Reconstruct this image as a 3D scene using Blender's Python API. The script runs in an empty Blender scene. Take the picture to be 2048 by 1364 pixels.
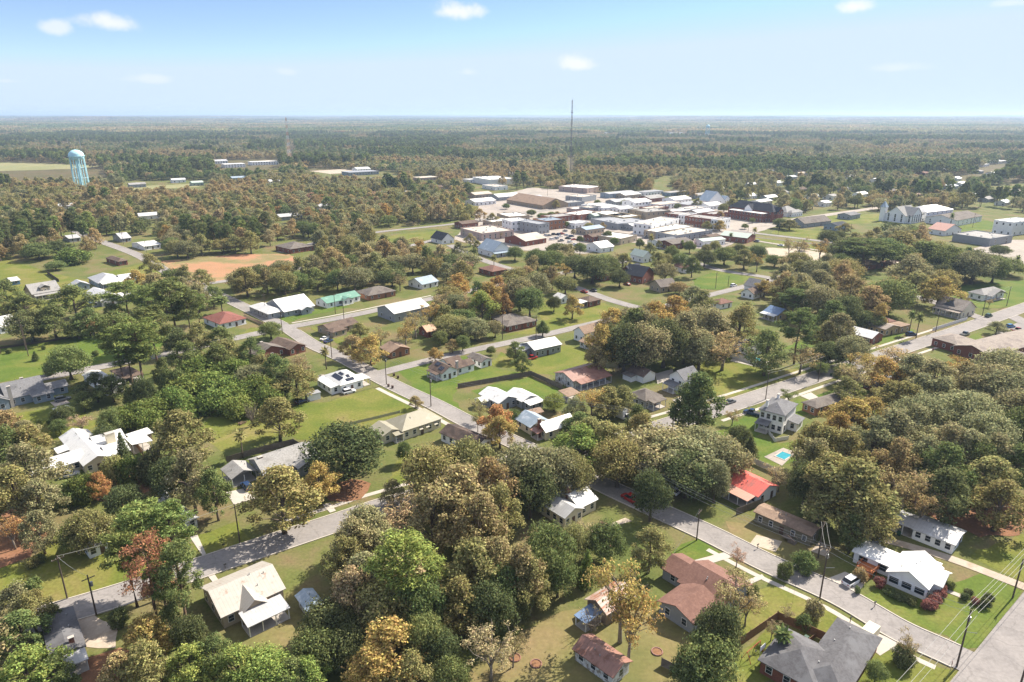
import bpy, math, random, numpy as np
from math import radians as R_
from mathutils import Vector
random.seed(7); rnd = random.random
S = bpy.context.scene
COL = S.collection
# ---------------------------------------------------------------- camera
H = 90.0; F = 1365.0; PT = math.atan((682 - 229) / F); CP, SP = math.cos(PT), math.sin(PT)
cam = bpy.data.objects.new("camera", bpy.data.cameras.new("camera")); COL.objects.link(cam)
cam.location = (0, 0, H); cam.rotation_euler = (math.pi / 2 - PT, 0, 0)
cam.data.sensor_width = 36; cam.data.lens = 36 * F / 2048; cam.data.clip_start = 1; cam.data.clip_end = 90000
S.camera = cam

def at(px, py, z=0.0):            # the place on level z that stands at this spot of the photograph
    a = (px - 1024) / F; b = (682 - py) / F
    dz = -SP + b * CP; t = (z - H) / dz
    return Vector((a * t, (CP + b * SP) * t, z))
def px_of(p):
    d = p[1] * CP + (H - p[2]) * SP; u = (p[2] - H) * CP + p[1] * SP
    return 1024 + F * p[0] / d, 682 - F * u / d, F / d
def inpoly(x, y, poly):
    c = False; j = len(poly) - 1
    for i in range(len(poly)):
        xi, yi = poly[i]; xj, yj = poly[j]
        if (yi > y) != (yj > y) and x < (xj - xi) * (y - yi) / (yj - yi) + xi: c = not c
        j = i
    return c
# ---------------------------------------------------------------- value noise for placement
_ng = np.random.default_rng(3).random((64, 64))
def vnoise(x, y):
    xi, yi = math.floor(x), math.floor(y); fx, fy = x - xi, y - yi
    fx = fx * fx * (3 - 2 * fx); fy = fy * fy * (3 - 2 * fy)
    g = lambda i, j: _ng[i & 63, j & 63]
    return (g(xi, yi) * (1 - fx) + g(xi + 1, yi) * fx) * (1 - fy) + (g(xi, yi + 1) * (1 - fx) + g(xi + 1, yi + 1) * fx) * fy
def hills(x, y):
    r = math.hypot(x, y)
    if r < 4500: return 0.0
    k = min(1, (r - 4500) / 6000)
    return k * (vnoise(x / 2600 + 9, y / 1500 + 4) ** 1.5 * 52 + vnoise(x / 900, y / 700) * 8)
# ---------------------------------------------------------------- materials
MATS = {}
def nn(nt, t, **kw):
    n = nt.nodes.new(t)
    for k, v in kw.items():
        if k in n.inputs.keys(): n.inputs[k].default_value = v
        else: setattr(n, k, v)
    return n
def L_(nt, a, b): nt.links.new(a, b)
def ramp(nt, fac, stops):
    r = nt.nodes.new("ShaderNodeValToRGB"); L_(nt, fac, r.inputs[0])
    e = r.color_ramp.elements
    while len(e) < len(stops): e.new(0.5)
    for k, (p, c) in enumerate(stops): e[k].position = p; e[k].color = (*c[:3], 1)
    return r.outputs[0]
def rgb(c, k): return tuple(min(1, max(0, x * k)) for x in c)
def surf(name, c, rough=.7, var=.25, scale=1.2, c2=None, amt=0.0, pscale=.25, stretch=None, metal=0.0, bump=0.0, spec=.3, seams=False, litter=0):
    """plain surface with fine tone variation (var), and patches of a second real colour c2 (stain, rust, wear)"""
    if name in MATS: return MATS[name]
    if max(c) < .6: c = rgb(c, .78)
    if c2 and max(c2) < .6: c2 = rgb(c2, .78)
    m = bpy.data.materials.new(name); m.use_nodes = True; nt = m.node_tree
    b = nt.nodes["Principled BSDF"]; b.inputs["Roughness"].default_value = rough; b.inputs["Metallic"].default_value = metal
    b.inputs["Specular IOR Level"].default_value = spec
    tc = nn(nt, "ShaderNodeTexCoord").outputs["Object"]
    n1 = nn(nt, "ShaderNodeTexNoise", Scale=scale, Detail=5.0, Roughness=.65); L_(nt, tc, n1.inputs["Vector"])
    col = ramp(nt, n1.outputs[0], [(.28, rgb(c, 1 - var)), (.72, rgb(c, 1 + var))])
    if c2:
        src = tc
        if stretch:
            mp = nn(nt, "ShaderNodeMapping"); mp.inputs["Scale"].default_value = stretch; L_(nt, tc, mp.inputs[0]); src = mp.outputs[0]
        n2 = nn(nt, "ShaderNodeTexNoise", Scale=pscale, Detail=6.0, Roughness=.7); L_(nt, src, n2.inputs["Vector"])
        f = ramp(nt, n2.outputs[0], [(.62 - amt * .5, (0, 0, 0)), (.76 - amt * .5, (1, 1, 1))])
        mx = nn(nt, "ShaderNodeMix", data_type='RGBA'); L_(nt, f, mx.inputs["Factor"])
        L_(nt, col, mx.inputs["A"]); mx.inputs["B"].default_value = (*c2, 1); col = mx.outputs["Result"]
    if litter:
        n4 = nn(nt, "ShaderNodeTexNoise", Scale=1.7, Detail=8.0, Roughness=.75); L_(nt, nn(nt, "ShaderNodeNewGeometry").outputs["Position"], n4.inputs["Vector"])
        f = ramp(nt, n4.outputs[0], [(.66, (0, 0, 0)), (.74, (litter,) * 3)]); mx = nn(nt, "ShaderNodeMix", data_type='RGBA'); L_(nt, f, mx.inputs["Factor"]); L_(nt, col, mx.inputs["A"]); mx.inputs["B"].default_value = (.16, .10, .06, 1); col = mx.outputs["Result"]
    if seams:
        g = nn(nt, "ShaderNodeNewGeometry"); cr = nn(nt, "ShaderNodeVectorMath", operation='CROSS_PRODUCT'); L_(nt, g.outputs["Normal"], cr.inputs[0]); cr.inputs[1].default_value = (0, 0, 1)
        no = nn(nt, "ShaderNodeVectorMath", operation='NORMALIZE'); L_(nt, cr.outputs[0], no.inputs[0]); dt = nn(nt, "ShaderNodeVectorMath", operation='DOT_PRODUCT'); L_(nt, no.outputs[0], dt.inputs[0]); L_(nt, g.outputs["Position"], dt.inputs[1])
        a = nn(nt, "ShaderNodeMath", operation='MULTIPLY'); L_(nt, dt.outputs["Value"], a.inputs[0]); a.inputs[1].default_value = 1.5
        fr = nn(nt, "ShaderNodeMath", operation='FRACT'); L_(nt, a.outputs[0], fr.inputs[0]); f = ramp(nt, fr.outputs[0], [(.0, (.72, .72, .72)), (.14, (1, 1, 1))])
        mu = nn(nt, "ShaderNodeMix", data_type='RGBA', blend_type='MULTIPLY'); mu.inputs["Factor"].default_value = 1; L_(nt, col, mu.inputs["A"]); L_(nt, f, mu.inputs["B"]); col = mu.outputs["Result"]
    L_(nt, col, b.inputs["Base Color"])
    if bump:
        bp = nn(nt, "ShaderNodeBump", Strength=bump, Distance=.05); L_(nt, n1.outputs[0], bp.inputs["Height"]); L_(nt, bp.outputs[0], b.inputs["Normal"])
    MATS[name] = m; return m
def leafmat(name, src):
    m = bpy.data.materials.new(name); m.use_nodes = True; nt = m.node_tree
    nt.nodes.remove(nt.nodes["Principled BSDF"]); out = nt.nodes["Material Output"]
    if src == 'object': c = nn(nt, "ShaderNodeObjectInfo").outputs["Color"]
    else: c = nn(nt, "ShaderNodeAttribute", attribute_type='INSTANCER', attribute_name='tint').outputs["Color"]
    g = nn(nt, "ShaderNodeNewGeometry").outputs["Random Per Island"]
    mr = nn(nt, "ShaderNodeMapRange"); L_(nt, g, mr.inputs[0]); mr.inputs[3].default_value = .45; mr.inputs[4].default_value = 1.75
    g2 = nn(nt, "ShaderNodeMath", operation='MULTIPLY'); L_(nt, g, g2.inputs[0]); g2.inputs[1].default_value = 37.7
    g3 = nn(nt, "ShaderNodeMath", operation='FRACT'); L_(nt, g2.outputs[0], g3.inputs[0])
    hu = nn(nt, "ShaderNodeMapRange"); L_(nt, g3.outputs[0], hu.inputs[0]); hu.inputs[3].default_value = .47; hu.inputs[4].default_value = .525
    hs = nn(nt, "ShaderNodeHueSaturation"); L_(nt, c, hs.inputs["Color"]); L_(nt, hu.outputs[0], hs.inputs["Hue"]); L_(nt, mr.outputs[0], hs.inputs["Value"])
    d = nn(nt, "ShaderNodeBsdfDiffuse"); t = nn(nt, "ShaderNodeBsdfTranslucent")
    L_(nt, hs.outputs[0], d.inputs[0]); L_(nt, hs.outputs[0], t.inputs[0])
    mx = nn(nt, "ShaderNodeMixShader"); mx.inputs[0].default_value = .38; L_(nt, d.outputs[0], mx.inputs[1]); L_(nt, t.outputs[0], mx.inputs[2])
    L_(nt, mx.outputs[0], out.inputs[0])
    return m
LEAF = leafmat("foliage", 'object'); LEAFI = leafmat("woodland foliage", 'inst')

BARK = surf("bark", (.16, .125, .095), .9, .35, 3)
BARKP = surf("pine bark", (.2, .13, .09), .9, .35, 3)
BARKL = surf("pale bark", (.26, .22, .18), .9, .3, 3)
# walls
W = dict(
 white=surf("white siding", (.80, .80, .79), .7, .04, .6, (.62, .62, .6), .05), cream=surf("cream siding", (.62, .56, .42), .75, .07, .6, (.45, .4, .3), .05),
 grey=surf("grey siding", (.36, .38, .40), .75, .08, .6), bluegrey=surf("blue grey siding", (.33, .40, .46), .75, .08, .6), tan=surf("tan siding", (.46, .38, .28), .8, .1, .6),
 brick=surf("red brick", (.26, .10, .07), .85, .3, 5, (.34, .2, .15), .1), orbrick=surf("orange brick", (.36, .17, .09), .85, .25, 5), tanbrick=surf("tan brick", (.42, .32, .22), .85, .2, 5),
 olive=surf("olive siding", (.22, .20, .14), .7, .08, .6), oldwhite=surf("weathered white boards", (.6, .6, .58), .85, .15, 2, (.3, .25, .2), .3, 1.2), wood=surf("weathered boards", (.28, .22, .16), .9, .25, 2, (.15, .11, .08), .2, 1.0),
 blue=surf("blue siding", (.10, .2, .3), .7, .1, 1), redwood=surf("red brown boards", (.27, .09, .06), .8, .2, 1.5), pink=surf("pinkish stucco", (.52, .4, .35), .85, .12, .6), yellow=surf("ochre stucco", (.5, .38, .2), .85, .12, .6), green=surf("pale green boards", (.4, .5, .42), .8, .1, .6))
# roofs
def mt(n, c, c2=None, amt=0., **k): return surf(n, c, k.pop('rough', .45), .08, .8, c2, amt, k.pop('pscale', .35), k.pop('stretch', None), metal=.0, spec=.5, seams=True, litter=.5)
def sh(n, c, c2=None, amt=.15): return surf(n, c, .92, .26, 2.2, c2, amt + .1, .3, spec=.15, litter=.6)
RF = dict(
 white=mt("white metal roof", (.60, .595, .58), (.5, .5, .48), .12), bright=mt("bright white metal roof", (.70, .695, .68), (.6, .6, .57), .12), cream=mt("cream metal roof", (.52, .48, .43), (.36, .22, .15), .1, pscale=.6),
 ltgrey=mt("light grey metal roof", (.5, .5, .51), (.62, .62, .62), .15), bluegrey=mt("blue grey metal roof", (.34, .42, .5), (.5, .55, .6), .15), bluem=mt("blue metal roof", (.16, .25, .42), (.3, .4, .55), .1),
 tanm=mt("olive tan metal roof", (.36, .33, .24), (.45, .42, .33), .15), greenm=mt("green metal roof", (.16, .33, .25), (.28, .45, .36), .15), pgreen=mt("pale green metal roof", (.5, .58, .5)),
 rust=mt("rusted metal roof", (.33, .17, .13), (.2, .08, .05), .25, pscale=.5), rust2=mt("patchy rusted metal roof", (.5, .42, .37), (.36, .13, .06), .36, stretch=(.35, 2.5, 1), pscale=.8, rough=.6), red=mt("red metal roof", (.6, .13, .10), (.5, .17, .14), .25),
 salmon=mt("salmon roof", (.55, .3, .23)), beige=surf("beige flat roof", (.56, .5, .43), .9, .1, .3, (.42, .36, .3), .15, .12), whiteflat=surf("white flat roof", (.68, .66, .63), .9, .08, .3, (.45, .42, .38), .12, .12), greyflat=surf("grey flat roof", (.36, .35, .34), .9, .12, .3, (.25, .24, .23), .2, .12),
 dk=sh("dark grey shingles", (.085, .085, .095), (.13, .13, .14)), charcoal=sh("charcoal shingles", (.135, .132, .14), (.18, .18, .19), .2), grey=sh("grey shingles", (.21, .21, .22), (.15, .15, .16)), ltsh=sh("pale grey shingles", (.36, .35, .34), (.28, .27, .26)),
 brown=sh("brown shingles", (.17, .125, .10), (.11, .08, .07)), dkbrown=sh("mottled dark brown shingles", (.13, .095, .08), (.07, .055, .05), .3), tan=sh("tan brown shingles", (.32, .23, .17), (.24, .17, .13)), redbr=sh("red brown shingles", (.23, .13, .105), (.18, .1, .08)), brickr=sh("brick red shingles", (.27, .115, .095), (.22, .09, .075)),
 greybr=sh("grey brown shingles", (.20, .175, .155), (.14, .12, .11), .2), tangrey=sh("tan grey shingles", (.36, .31, .27), (.26, .22, .2), .2), orange=mt("orange tan metal roof", (.55, .33, .2)), slate=sh("dark slate", (.045, .05, .065), (.07, .075, .09)))
TRIM = surf("white trim", (.74, .74, .73), .5, .04); GLASS = surf("window glass", (.03, .04, .05), .12, .1, .5, spec=.6); DKWOOD = surf("dark post wood", (.12, .09, .07), .9, .25, 3)
CONC = surf("concrete", (.5, .46, .42), .9, .12, .8, (.38, .34, .3), .15, .3); DOORM = surf("dark door", (.12, .07, .05), .5, .1); SOLAR = surf("solar panel", (.02, .025, .045), .15, .15, 1, spec=.6)
FENCE = surf("weathered fence boards", (.19, .155, .125), .9, .3, 2.5, (.28, .24, .2), .2, .8); FENCEW = surf("white fence", (.66, .64, .62), .8, .1, 1.5); FENCEB = surf("new brown fence boards", (.27, .155, .09), .85, .2, 2.5); FENCET = surf("tan fence", (.5, .36, .26), .85, .2, 2)
BRICKC = surf("chimney brick", (.25, .11, .08), .9, .25, 5); STEEL = surf("galvanised steel", (.45, .47, .48), .4, .1, 2, metal=.6); BLACK = surf("black rubber", (.02, .02, .02), .7, .1); WIRE = surf("wire", (.5, .49, .46), .5, .05)
# ---------------------------------------------------------------- mesh builder
class MB:
    def __init__(s): s.v = []; s.f = []
    def poly(s, pts):
        n = len(s.v); s.v += [tuple(p) for p in pts]; s.f.append(tuple(range(n, n + len(pts)))); return s
    def hexa(s, b, t):
        n = len(s.v); s.v += [tuple(p) for p in b] + [tuple(p) for p in t]; k = len(b)
        s.f.append(tuple(n + k - 1 - i for i in range(k))); s.f.append(tuple(n + k + i for i in range(k)))
        for i in range(k): j = (i + 1) % k; s.f.append((n + i, n + j, n + k + j, n + k + i))
        return s
    def box(s, x0, x1, y0, y1, z0, z1):
        return s.hexa([(x0, y0, z0), (x1, y0, z0), (x1, y1, z0), (x0, y1, z0)], [(x0, y0, z1), (x1, y0, z1), (x1, y1, z1), (x0, y1, z1)])
    def bar(s, a, b, w, h):          # upright-sectioned beam from a to b
        a, b = Vector(a), Vector(b); d = b - a; t = Vector((-d.y, d.x, 0)); t = t.normalized() * (w / 2) if t.length > 1e-6 else Vector((w / 2, 0, 0))
        u = d.cross(t).normalized() * (h / 2)
        return s.hexa([a - t - u, a + t - u, a + t + u, a - t + u], [b - t - u, b + t - u, b + t + u, b - t + u])
    def tube(s, pts, rs, n=6, caps=True):
        pts = [Vector(p) for p in pts]; base = len(s.v)
        for i, p in enumerate(pts):
            d = (pts[min(i + 1, len(pts) - 1)] - pts[max(i - 1, 0)]).normalized()
            a = d.cross(Vector((0, 0, 1))); a = a.normalized() if a.length > 1e-3 else Vector((1, 0, 0)); b = d.cross(a)
            for k in range(n):
                q = p + (a * math.cos(k * math.tau / n) + b * math.sin(k * math.tau / n)) * rs[i]; s.v.append(tuple(q))
        for i in range(len(pts) - 1):
            for k in range(n):
                j = (k + 1) % n; s.f.append((base + i * n + k, base + i * n + j, base + (i + 1) * n + j, base + (i + 1) * n + k))
        if caps:
            s.f.append(tuple(base + k for k in range(n))[::-1]); e = base + (len(pts) - 1) * n; s.f.append(tuple(e + k for k in range(n)))
        return s
    def mesh(s, name, mat, smooth=False):
        m = bpy.data.meshes.new(name); m.from_pydata(s.v, [], s.f); m.materials.append(mat)
        if smooth: m.polygons.foreach_set("use_smooth", [True] * len(m.polygons))
        m.update(); return m
    def build(s, name, mat, parent=None, smooth=False): return obj(name, s.mesh(name, mat, smooth), parent)
def obj(name, mesh, parent=None):
    o = bpy.data.objects.new(name, mesh); COL.objects.link(o)
    if parent: o.parent = parent
    return o
def tag(o, label=None, cat=None, group=None, kind=None):
    for k, v in (('label', label), ('category', cat), ('group', group), ('kind', kind)):
        if v: o[k] = v
    return o
def empty(name, loc, rz=0.0):
    o = bpy.data.objects.new(name, None); COL.objects.link(o); o.location = loc; o.rotation_euler = (0, 0, rz); o.empty_display_size = .1; return o
LAND = []          # landmarks: (px, py, phrase)
USED = set()
def near_phrase(px, py, n=1, skip=None):
    c = sorted((((a - px) ** 2 + ((b - py) * 1.3) ** 2) ** .5, a, b, s) for a, b, s in LAND if s != skip)
    out = []
    for d, a, b, s in c[:n]:
        dx, dy = px - a, py - b
        if abs(dy) > abs(dx) * .55: rel = "behind" if dy < 0 else "in front of"
        else: rel = "beside"
        out.append(f"{rel} the {s}")
    return out, [x[3] for x in c[:n]]
def unique(base, px, py, group, lim=16):
    """a label built from how it looks and the landmark it stands by, made unique where it can be"""
    o2, names = near_phrase(px, py, 5)
    cands = [f"{base} {o2[0]}"] + [f"{base} {o2[0]}, towards the {n}" for n in names[1:]] + [f"{base} {x}" for x in o2[1:]]
    for c in cands:
        if len(c.split()) <= lim and c not in USED: USED.add(c); return c
    return cands[0]
# ---------------------------------------------------------------- houses
OH = .45
def roof_mesh(x0, x1, y0, y1, h, t, ax, p, T=.16, oh=OH):
    m = MB()
    if t == 'f':
        return m.box(x0 - .25, x1 + .25, y0 - .25, y1 + .25, h, h + .22)
    if t == 's':                      # single slope rising from ax side ('y0' low at the front, 'x0', 'x1', 'y1')
        zf = dict(y0=lambda x, y: h + p * (y - y0), y1=lambda x, y: h + p * (y1 - y), x0=lambda x, y: h + p * (x - x0), x1=lambda x, y: h + p * (x1 - x))[ax]
        c = [(x0 - oh, y0 - oh), (x1 + oh, y0 - oh), (x1 + oh, y1 + oh), (x0 - oh, y1 + oh)]
        return m.hexa([(x, y, zf(x, y)) for x, y in c], [(x, y, zf(x, y) + T) for x, y in c])
    if t == 'g':
        if ax == 'u': a0, a1, b0, b1 = x0 - oh, x1 + oh, y0 - oh, y1 + oh; P = lambda a, b, z: (a, b, z)
        else: a0, a1, b0, b1 = y0 - oh, y1 + oh, x0 - oh, x1 + oh; P = lambda a, b, z: (b, a, z)
        bm = (b0 + b1) / 2; ze = h - oh * p; zr = h + ((b1 - b0) / 2 - oh) * p
        sec = [(b0, ze), (bm, zr), (b1, ze), (b1, ze + T), (bm, zr + T), (b0, ze + T)]
        n = len(m.v); m.v += [P(a0, b, z) for b, z in sec] + [P(a1, b, z) for b, z in sec]
        for i in range(6): j = (i + 1) % 6; m.f.append((n + i, n + j, n + 6 + j, n + 6 + i))
        for o in (n, n + 6): m.f.append((o, o + 1, o + 4, o + 5)); m.f.append((o + 1, o + 2, o + 3, o + 4))
        return m
    X0, X1, Y0, Y1 = x0 - oh, x1 + oh, y0 - oh, y1 + oh; ze = h - oh * p * .3; w = min(X1 - X0, Y1 - Y0) / 2; zr = ze + w * p
    e = .02 if abs((X1 - X0) - (Y1 - Y0)) < .1 else 0
    if X1 - X0 >= Y1 - Y0: r = [(X0 + w, (Y0 + Y1) / 2), (X1 - w + e, (Y0 + Y1) / 2)]
    else: r = [((X0 + X1) / 2, Y0 + w), ((X0 + X1) / 2, Y1 - w)]
    c = [(X0, Y0), (X1, Y0), (X1, Y1), (X0, Y1)]
    m.v += [(*q, ze) for q in c] + [(*q, ze + T) for q in c] + [(*q, zr + T) for q in r]
    m.f += [(3, 2, 1, 0)] + [(i, (i + 1) % 4, 4 + (i + 1) % 4, 4 + i) for i in range(4)]
    if X1 - X0 >= Y1 - Y0: m.f += [(4, 5, 9, 8), (6, 7, 8, 9), (5, 6, 9), (7, 4, 8)]
    else: m.f += [(5, 6, 9, 8), (7, 4, 8, 9), (4, 5, 8), (6, 7, 9)]
    return m
def wall_mesh(x0, x1, y0, y1, h, t, ax, p):
    m = MB(); z0 = -.3
    if t == 'g':
        d = ((y1 - y0) if ax == 'u' else (x1 - x0)) / 2 * p
        if ax == 'u':
            a = [(y0, z0), (y1, z0), (y1, h), ((y0 + y1) / 2, h + d), (y0, h)]; return m.hexa([(x0, b, z) for b, z in a], [(x1, b, z) for b, z in a])
        a = [(x0, z0), (x1, z0), (x1, h), ((x0 + x1) / 2, h + d), (x0, h)]; return m.hexa([(b, y0, z) for b, z in a], [(b, y1, z) for b, z in a])
    if t == 's':
        zf = dict(y0=lambda x, y: h + p * (y - y0), y1=lambda x, y: h + p * (y1 - y), x0=lambda x, y: h + p * (x - x0), x1=lambda x, y: h + p * (x1 - x))[ax]
        c = [(x0, y0), (x1, y0), (x1, y1), (x0, y1)]; return m.hexa([(x, y, z0) for x, y in c], [(x, y, zf(x, y)) for x, y in c])
    return m.box(x0, x1, y0, y1, z0, h)
_win = {}
def window(parent, x, y, z, face, w, hh, detail, frame=TRIM):
    k = (round(w, 2), round(hh, 2), face, frame.name)
    if k not in _win:
        a = MB(); b = MB(); d = .06
        if face == 'F': a.box(-w / 2 - .09, w / 2 + .09, -d, .02, -.09, hh + .09); b.box(-w / 2, w / 2, -d - .012, -.01, 0, hh / 2 - .03); b.box(-w / 2, w / 2, -d - .012, -.01, hh / 2 + .03, hh)
        else: a.box(-d, .02, -w / 2 - .09, w / 2 + .09, -.09, hh + .09); b.box(-d - .012, -.01, -w / 2, w / 2, 0, hh / 2 - .03); b.box(-d - .012, -.01, -w / 2, w / 2, hh / 2 + .03, hh)
        _win[k] = (a.mesh("window", frame), b.mesh("pane", GLASS))
    o = obj("window", _win[k][0], parent); o.location = (x, y, z)
    obj("pane", _win[k][1], o)
    return o
def door(parent, x, y, face, w=.95, hh=2.05, mat=DOORM):
    m = MB(); d = .07
    if face == 'F': m.box(x - w / 2, x + w / 2, y - d, y + .02, 0, hh)
    else: m.box(x - d, x + .02, y - w / 2, y + w / 2, 0, hh)
    o = m.build("door", mat, parent)
    k = MB(); (k.box(x + w * .3, x + w * .3 + .06, y - d - .06, y - d, .95, 1.05) if face == 'F' else k.box(x - d - .06, x - d, y + w * .3, y + w * .3 + .06, .95, 1.05)); k.build("handle", STEEL, o)
FOOT = []        # footprints (corners in plan) and photo boxes that trees keep off
def place(N, Rr, Lf):
    n, r, l = at(*N), at(*Rr), at(*Lf); a, b = r - n, l - n
    va = a + Vector((b.y, -b.x, 0)); th = math.atan2(va.y, va.x)
    th = min(max(th, R_(27)), R_(50))
    u = Vector((math.cos(th), math.sin(th), 0)); v = Vector((-u.y, u.x, 0))
    return n, th, max(2.2, a.dot(u)), max(2.2, b.dot(v)), u, v
def house(short, label, N, Rr, Lf, h=2.8, t='g', ax='u', p=.42, wall='white', roof='white', add=None, win=(3, 2), name='house', cat='house', det=True, doorat='F', ww=(1.0, 1.3), frame=TRIM, parapet=False, wmat=None):
    n, th, LL, DD, u, v = place(N, Rr, Lf)
    root = empty(name, n, th); tag(root, label, cat)
    blocks = [('p' if name in ('carport', 'canopy_shed') else 'b', 0, LL, 0, DD, h, t, ax, p, roof, wall)] + [tuple(q) for q in ((add(LL, DD)) if add else [])]
    solid = [b for b in blocks if b[0] == 'b']
    for b in blocks:
        if b[0] in 'bp':
            k, x0, x1, y0, y1, hh, tt, aa, pp = b[:9]; rm = RF[b[9]] if len(b) > 9 and b[9] else RF[roof]; wm = W[b[10]] if len(b) > 10 and b[10] else W[wall]
            if parapet and k == 'b' and tt == 'f':
                wall_mesh(x0, x1, y0, y1, hh + .1, 'f', '', 0).build("wall", wm, root)
                q = MB(); e = .3
                for a_ in ((x0 - .04, x1 + .04, y0 - .04, y0 + e), (x0 - .04, x1 + .04, y1 - e, y1 + .04), (x0 - .04, x0 + e, y0 + e, y1 - e), (x1 - e, x1 + .04, y0 + e, y1 - e)): q.box(*a_, hh + .1, hh + .75)
                q.build("parapet", wm, root)
                MB().box(x0 + e, x1 - e, y0 + e, y1 - e, hh + .1, hh + .22).build("roof", rm, root)
                rr = random.Random(int(n.x * 7)); mm = MB()
                for _ in range(max(1, int((x1 - x0) * (y1 - y0) / 110))):
                    a, c = x0 + 1 + rr.random() * (x1 - x0 - 3), y0 + 1 + rr.random() * (y1 - y0 - 3); s_ = .5 + rr.random() * .6; mm2 = MB().box(a, a + s_ * 1.4, c, c + s_, hh + .22, hh + .5 + rr.random() * .7); mm2.build("rooftop_unit", STEEL, root)
                continue
            if k == 'b': wall_mesh(x0, x1, y0, y1, hh, tt, aa, pp).build("wall", wm, root)
            else:
                MB().box(x0, x1, y0, y1, -.2, .12).build("porch_floor", CONC, root)
                hz = hh
                nx = max(1, round((x1 - x0) / 3)); ny = max(1, round((y1 - y0) / 3)); pts = set()
                for i in range(nx + 1): pts.add((round(x0 + .1 + (x1 - x0 - .2) * i / nx, 3), y0 + .1))
                for j in range(ny + 1): pts.add((x0 + .1, round(y0 + .1 + (y1 - y0 - .2) * j / ny, 3))); pts.add((x1 - .1, round(y0 + .1 + (y1 - y0 - .2) * j / ny, 3)))
                for (a, c) in pts:
                    if any(s[1] - .1 < a < s[2] + .1 and s[3] - .1 < c < s[4] + .1 for s in solid): continue
                    if tt == 's': hz = hh + pp * dict(y0=c - y0, y1=y1 - c, x0=a - x0, x1=x1 - a)[aa]
                    MB().box(a - .08, a + .08, c - .08, c + .08, .12, hz).build("porch_post", TRIM, root)
            roof_mesh(x0, x1, y0, y1, hh, tt, aa, pp, oh=(OH if k == 'b' else .2)).build("roof", rm, root)
        elif b[0] == 'c':
            _, x, y, w, zt, *mm = b; c = MB().box(x - w / 2, x + w / 2, y - w * .35, y + w * .35, 0, zt).build("chimney", mm[0] if mm else BRICKC, root)
            MB().box(x - w / 2 - .08, x + w / 2 + .08, y - w * .35 - .08, y + w * .35 + .08, zt, zt + .15).build("chimney_cap", CONC, c)
        elif b[0] == 's':      # solar panel on the main roof: side, along0, along1, up0, up1 in metres
            _, sd, a0, a1, d0, d1 = b; z = lambda d: h + p * d + .28
            q = [(a0, d0), (a1, d0), (a1, d1), (a0, d1)]
            pt = (lambda a, d: (a, d, z(d))) if sd == 'F' else (lambda a, d: (d, a, z(d)))
            MB().hexa([pt(*k) for k in q], [(x, y, zz + .05) for x, y, zz in (pt(*k) for k in q)]).build("solar_panel", SOLAR, root)
        elif b[0] == 'd':      # dormer on the front slope: x0,x1,y0,zbase,h
            _, x0, x1, y0, y1, z0, z1 = b
            MB().box(x0, x1, y0, y1, z0, z1).build("dormer_wall", W[wall], root); roof_mesh(x0, x1, y0, y1, z1, 'g', 'v', .45, oh=.25).build("dormer_roof", RF[roof], root)
            for i in range(3): window(root, x0 + (x1 - x0) * (i + .5) / 3, y0, z0 + .9, 'F', .55, .7, det)
        elif b[0] == 'a':      # awning over a window on the front wall
            _, x, y, z, w, col = b; MB().hexa([(x - w / 2, y - .8, z - .45), (x + w / 2, y - .8, z - .45), (x + w / 2, y, z), (x - w / 2, y, z)], [(x - w / 2, y - .8, z - .4), (x + w / 2, y - .8, z - .4), (x + w / 2, y, z + .08), (x - w / 2, y, z + .08)]).build("awning", RF[col], root)
    if det and t in 'gh':
        rr = random.Random(int(n.x * 13 + n.y))
        for _ in range(3):
            a, c = LL * (.15 + .7 * rr.random()), DD * (.15 + .7 * rr.random())
            dd = min(c, DD - c) if (t == 'g' and ax == 'u') else min(a, LL - a) if t == 'g' else min(a, LL - a, c, DD - c)
            zz = h + p * dd; MB().tube([(a, c, zz - .1), (a, c, zz + .55)], [.09, .09], 6).build("vent_pipe", STEEL, root)
    def free(x, y): return not any(s[1] + .05 < x < s[2] - .05 and s[3] + .05 < y < s[4] - .05 for s in solid)
    for s in solid:
        _, x0, x1, y0, y1, hh, tt, aa, pp = s[:9]
        rows = [.9] if hh < 4.6 else [.9, hh - 2.3]
        k1 = (x1 - x0) * (y1 - y0) / (LL * DD); nF = win[0] if k1 == 1 else max(1, round((x1 - x0) / 3.5)); nS = win[1] if k1 == 1 else max(1, round((y1 - y0) / 3.5))
        if not win[0] and k1 == 1: nF = 0
        if win == (0, 0): nF = nS = 0
        dr = False
        for z in rows:
            for i in range(nF):
                x = x0 + (x1 - x0) * (i + .5) / nF
                if free(x, y0 - .3):
                    if doorat == 'F' and k1 == 1 and i == nF // 2 and z == rows[0] and nF > 1: door(root, x, y0, 'F'); continue
                    window(root, x, y0, z, 'F', *ww, det, frame)
            for i in range(nS):
                y = y0 + (y1 - y0) * (i + .5) / nS
                if free(x0 - .3, y):
                    if doorat == 'S' and k1 == 1 and i == nS // 2 and z == rows[0] and nS > 1: door(root, x0, y, 'S'); continue
                    window(root, x0, y, z, 'S', *ww, det, frame)
    xs = [b[i] for b in blocks if b[0] in 'bp' for i in (1, 2)]; ys = [b[i] for b in blocks if b[0] in 'bp' for i in (3, 4)]; zt = max(b[5] for b in blocks if b[0] in 'bp') + 1.5
    cs = [n + u * a + v * b for a in (min(xs), max(xs)) for b in (min(ys), max(ys))]
    pp_ = [px_of((c.x, c.y, z)) for c in cs for z in (0, zt)]
    FOOT.append((n, u, v, min(xs), max(xs), min(ys), max(ys), (min(q[0] for q in pp_), min(q[1] for q in pp_), max(q[0] for q in pp_), max(q[1] for q in pp_)), px_of((n.x, n.y, 0))))
    LAND.append((sum(q[0] for q in pp_) / 8, sum(q[1] for q in pp_) / 8, short)); USED.add(label)
    return root
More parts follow.
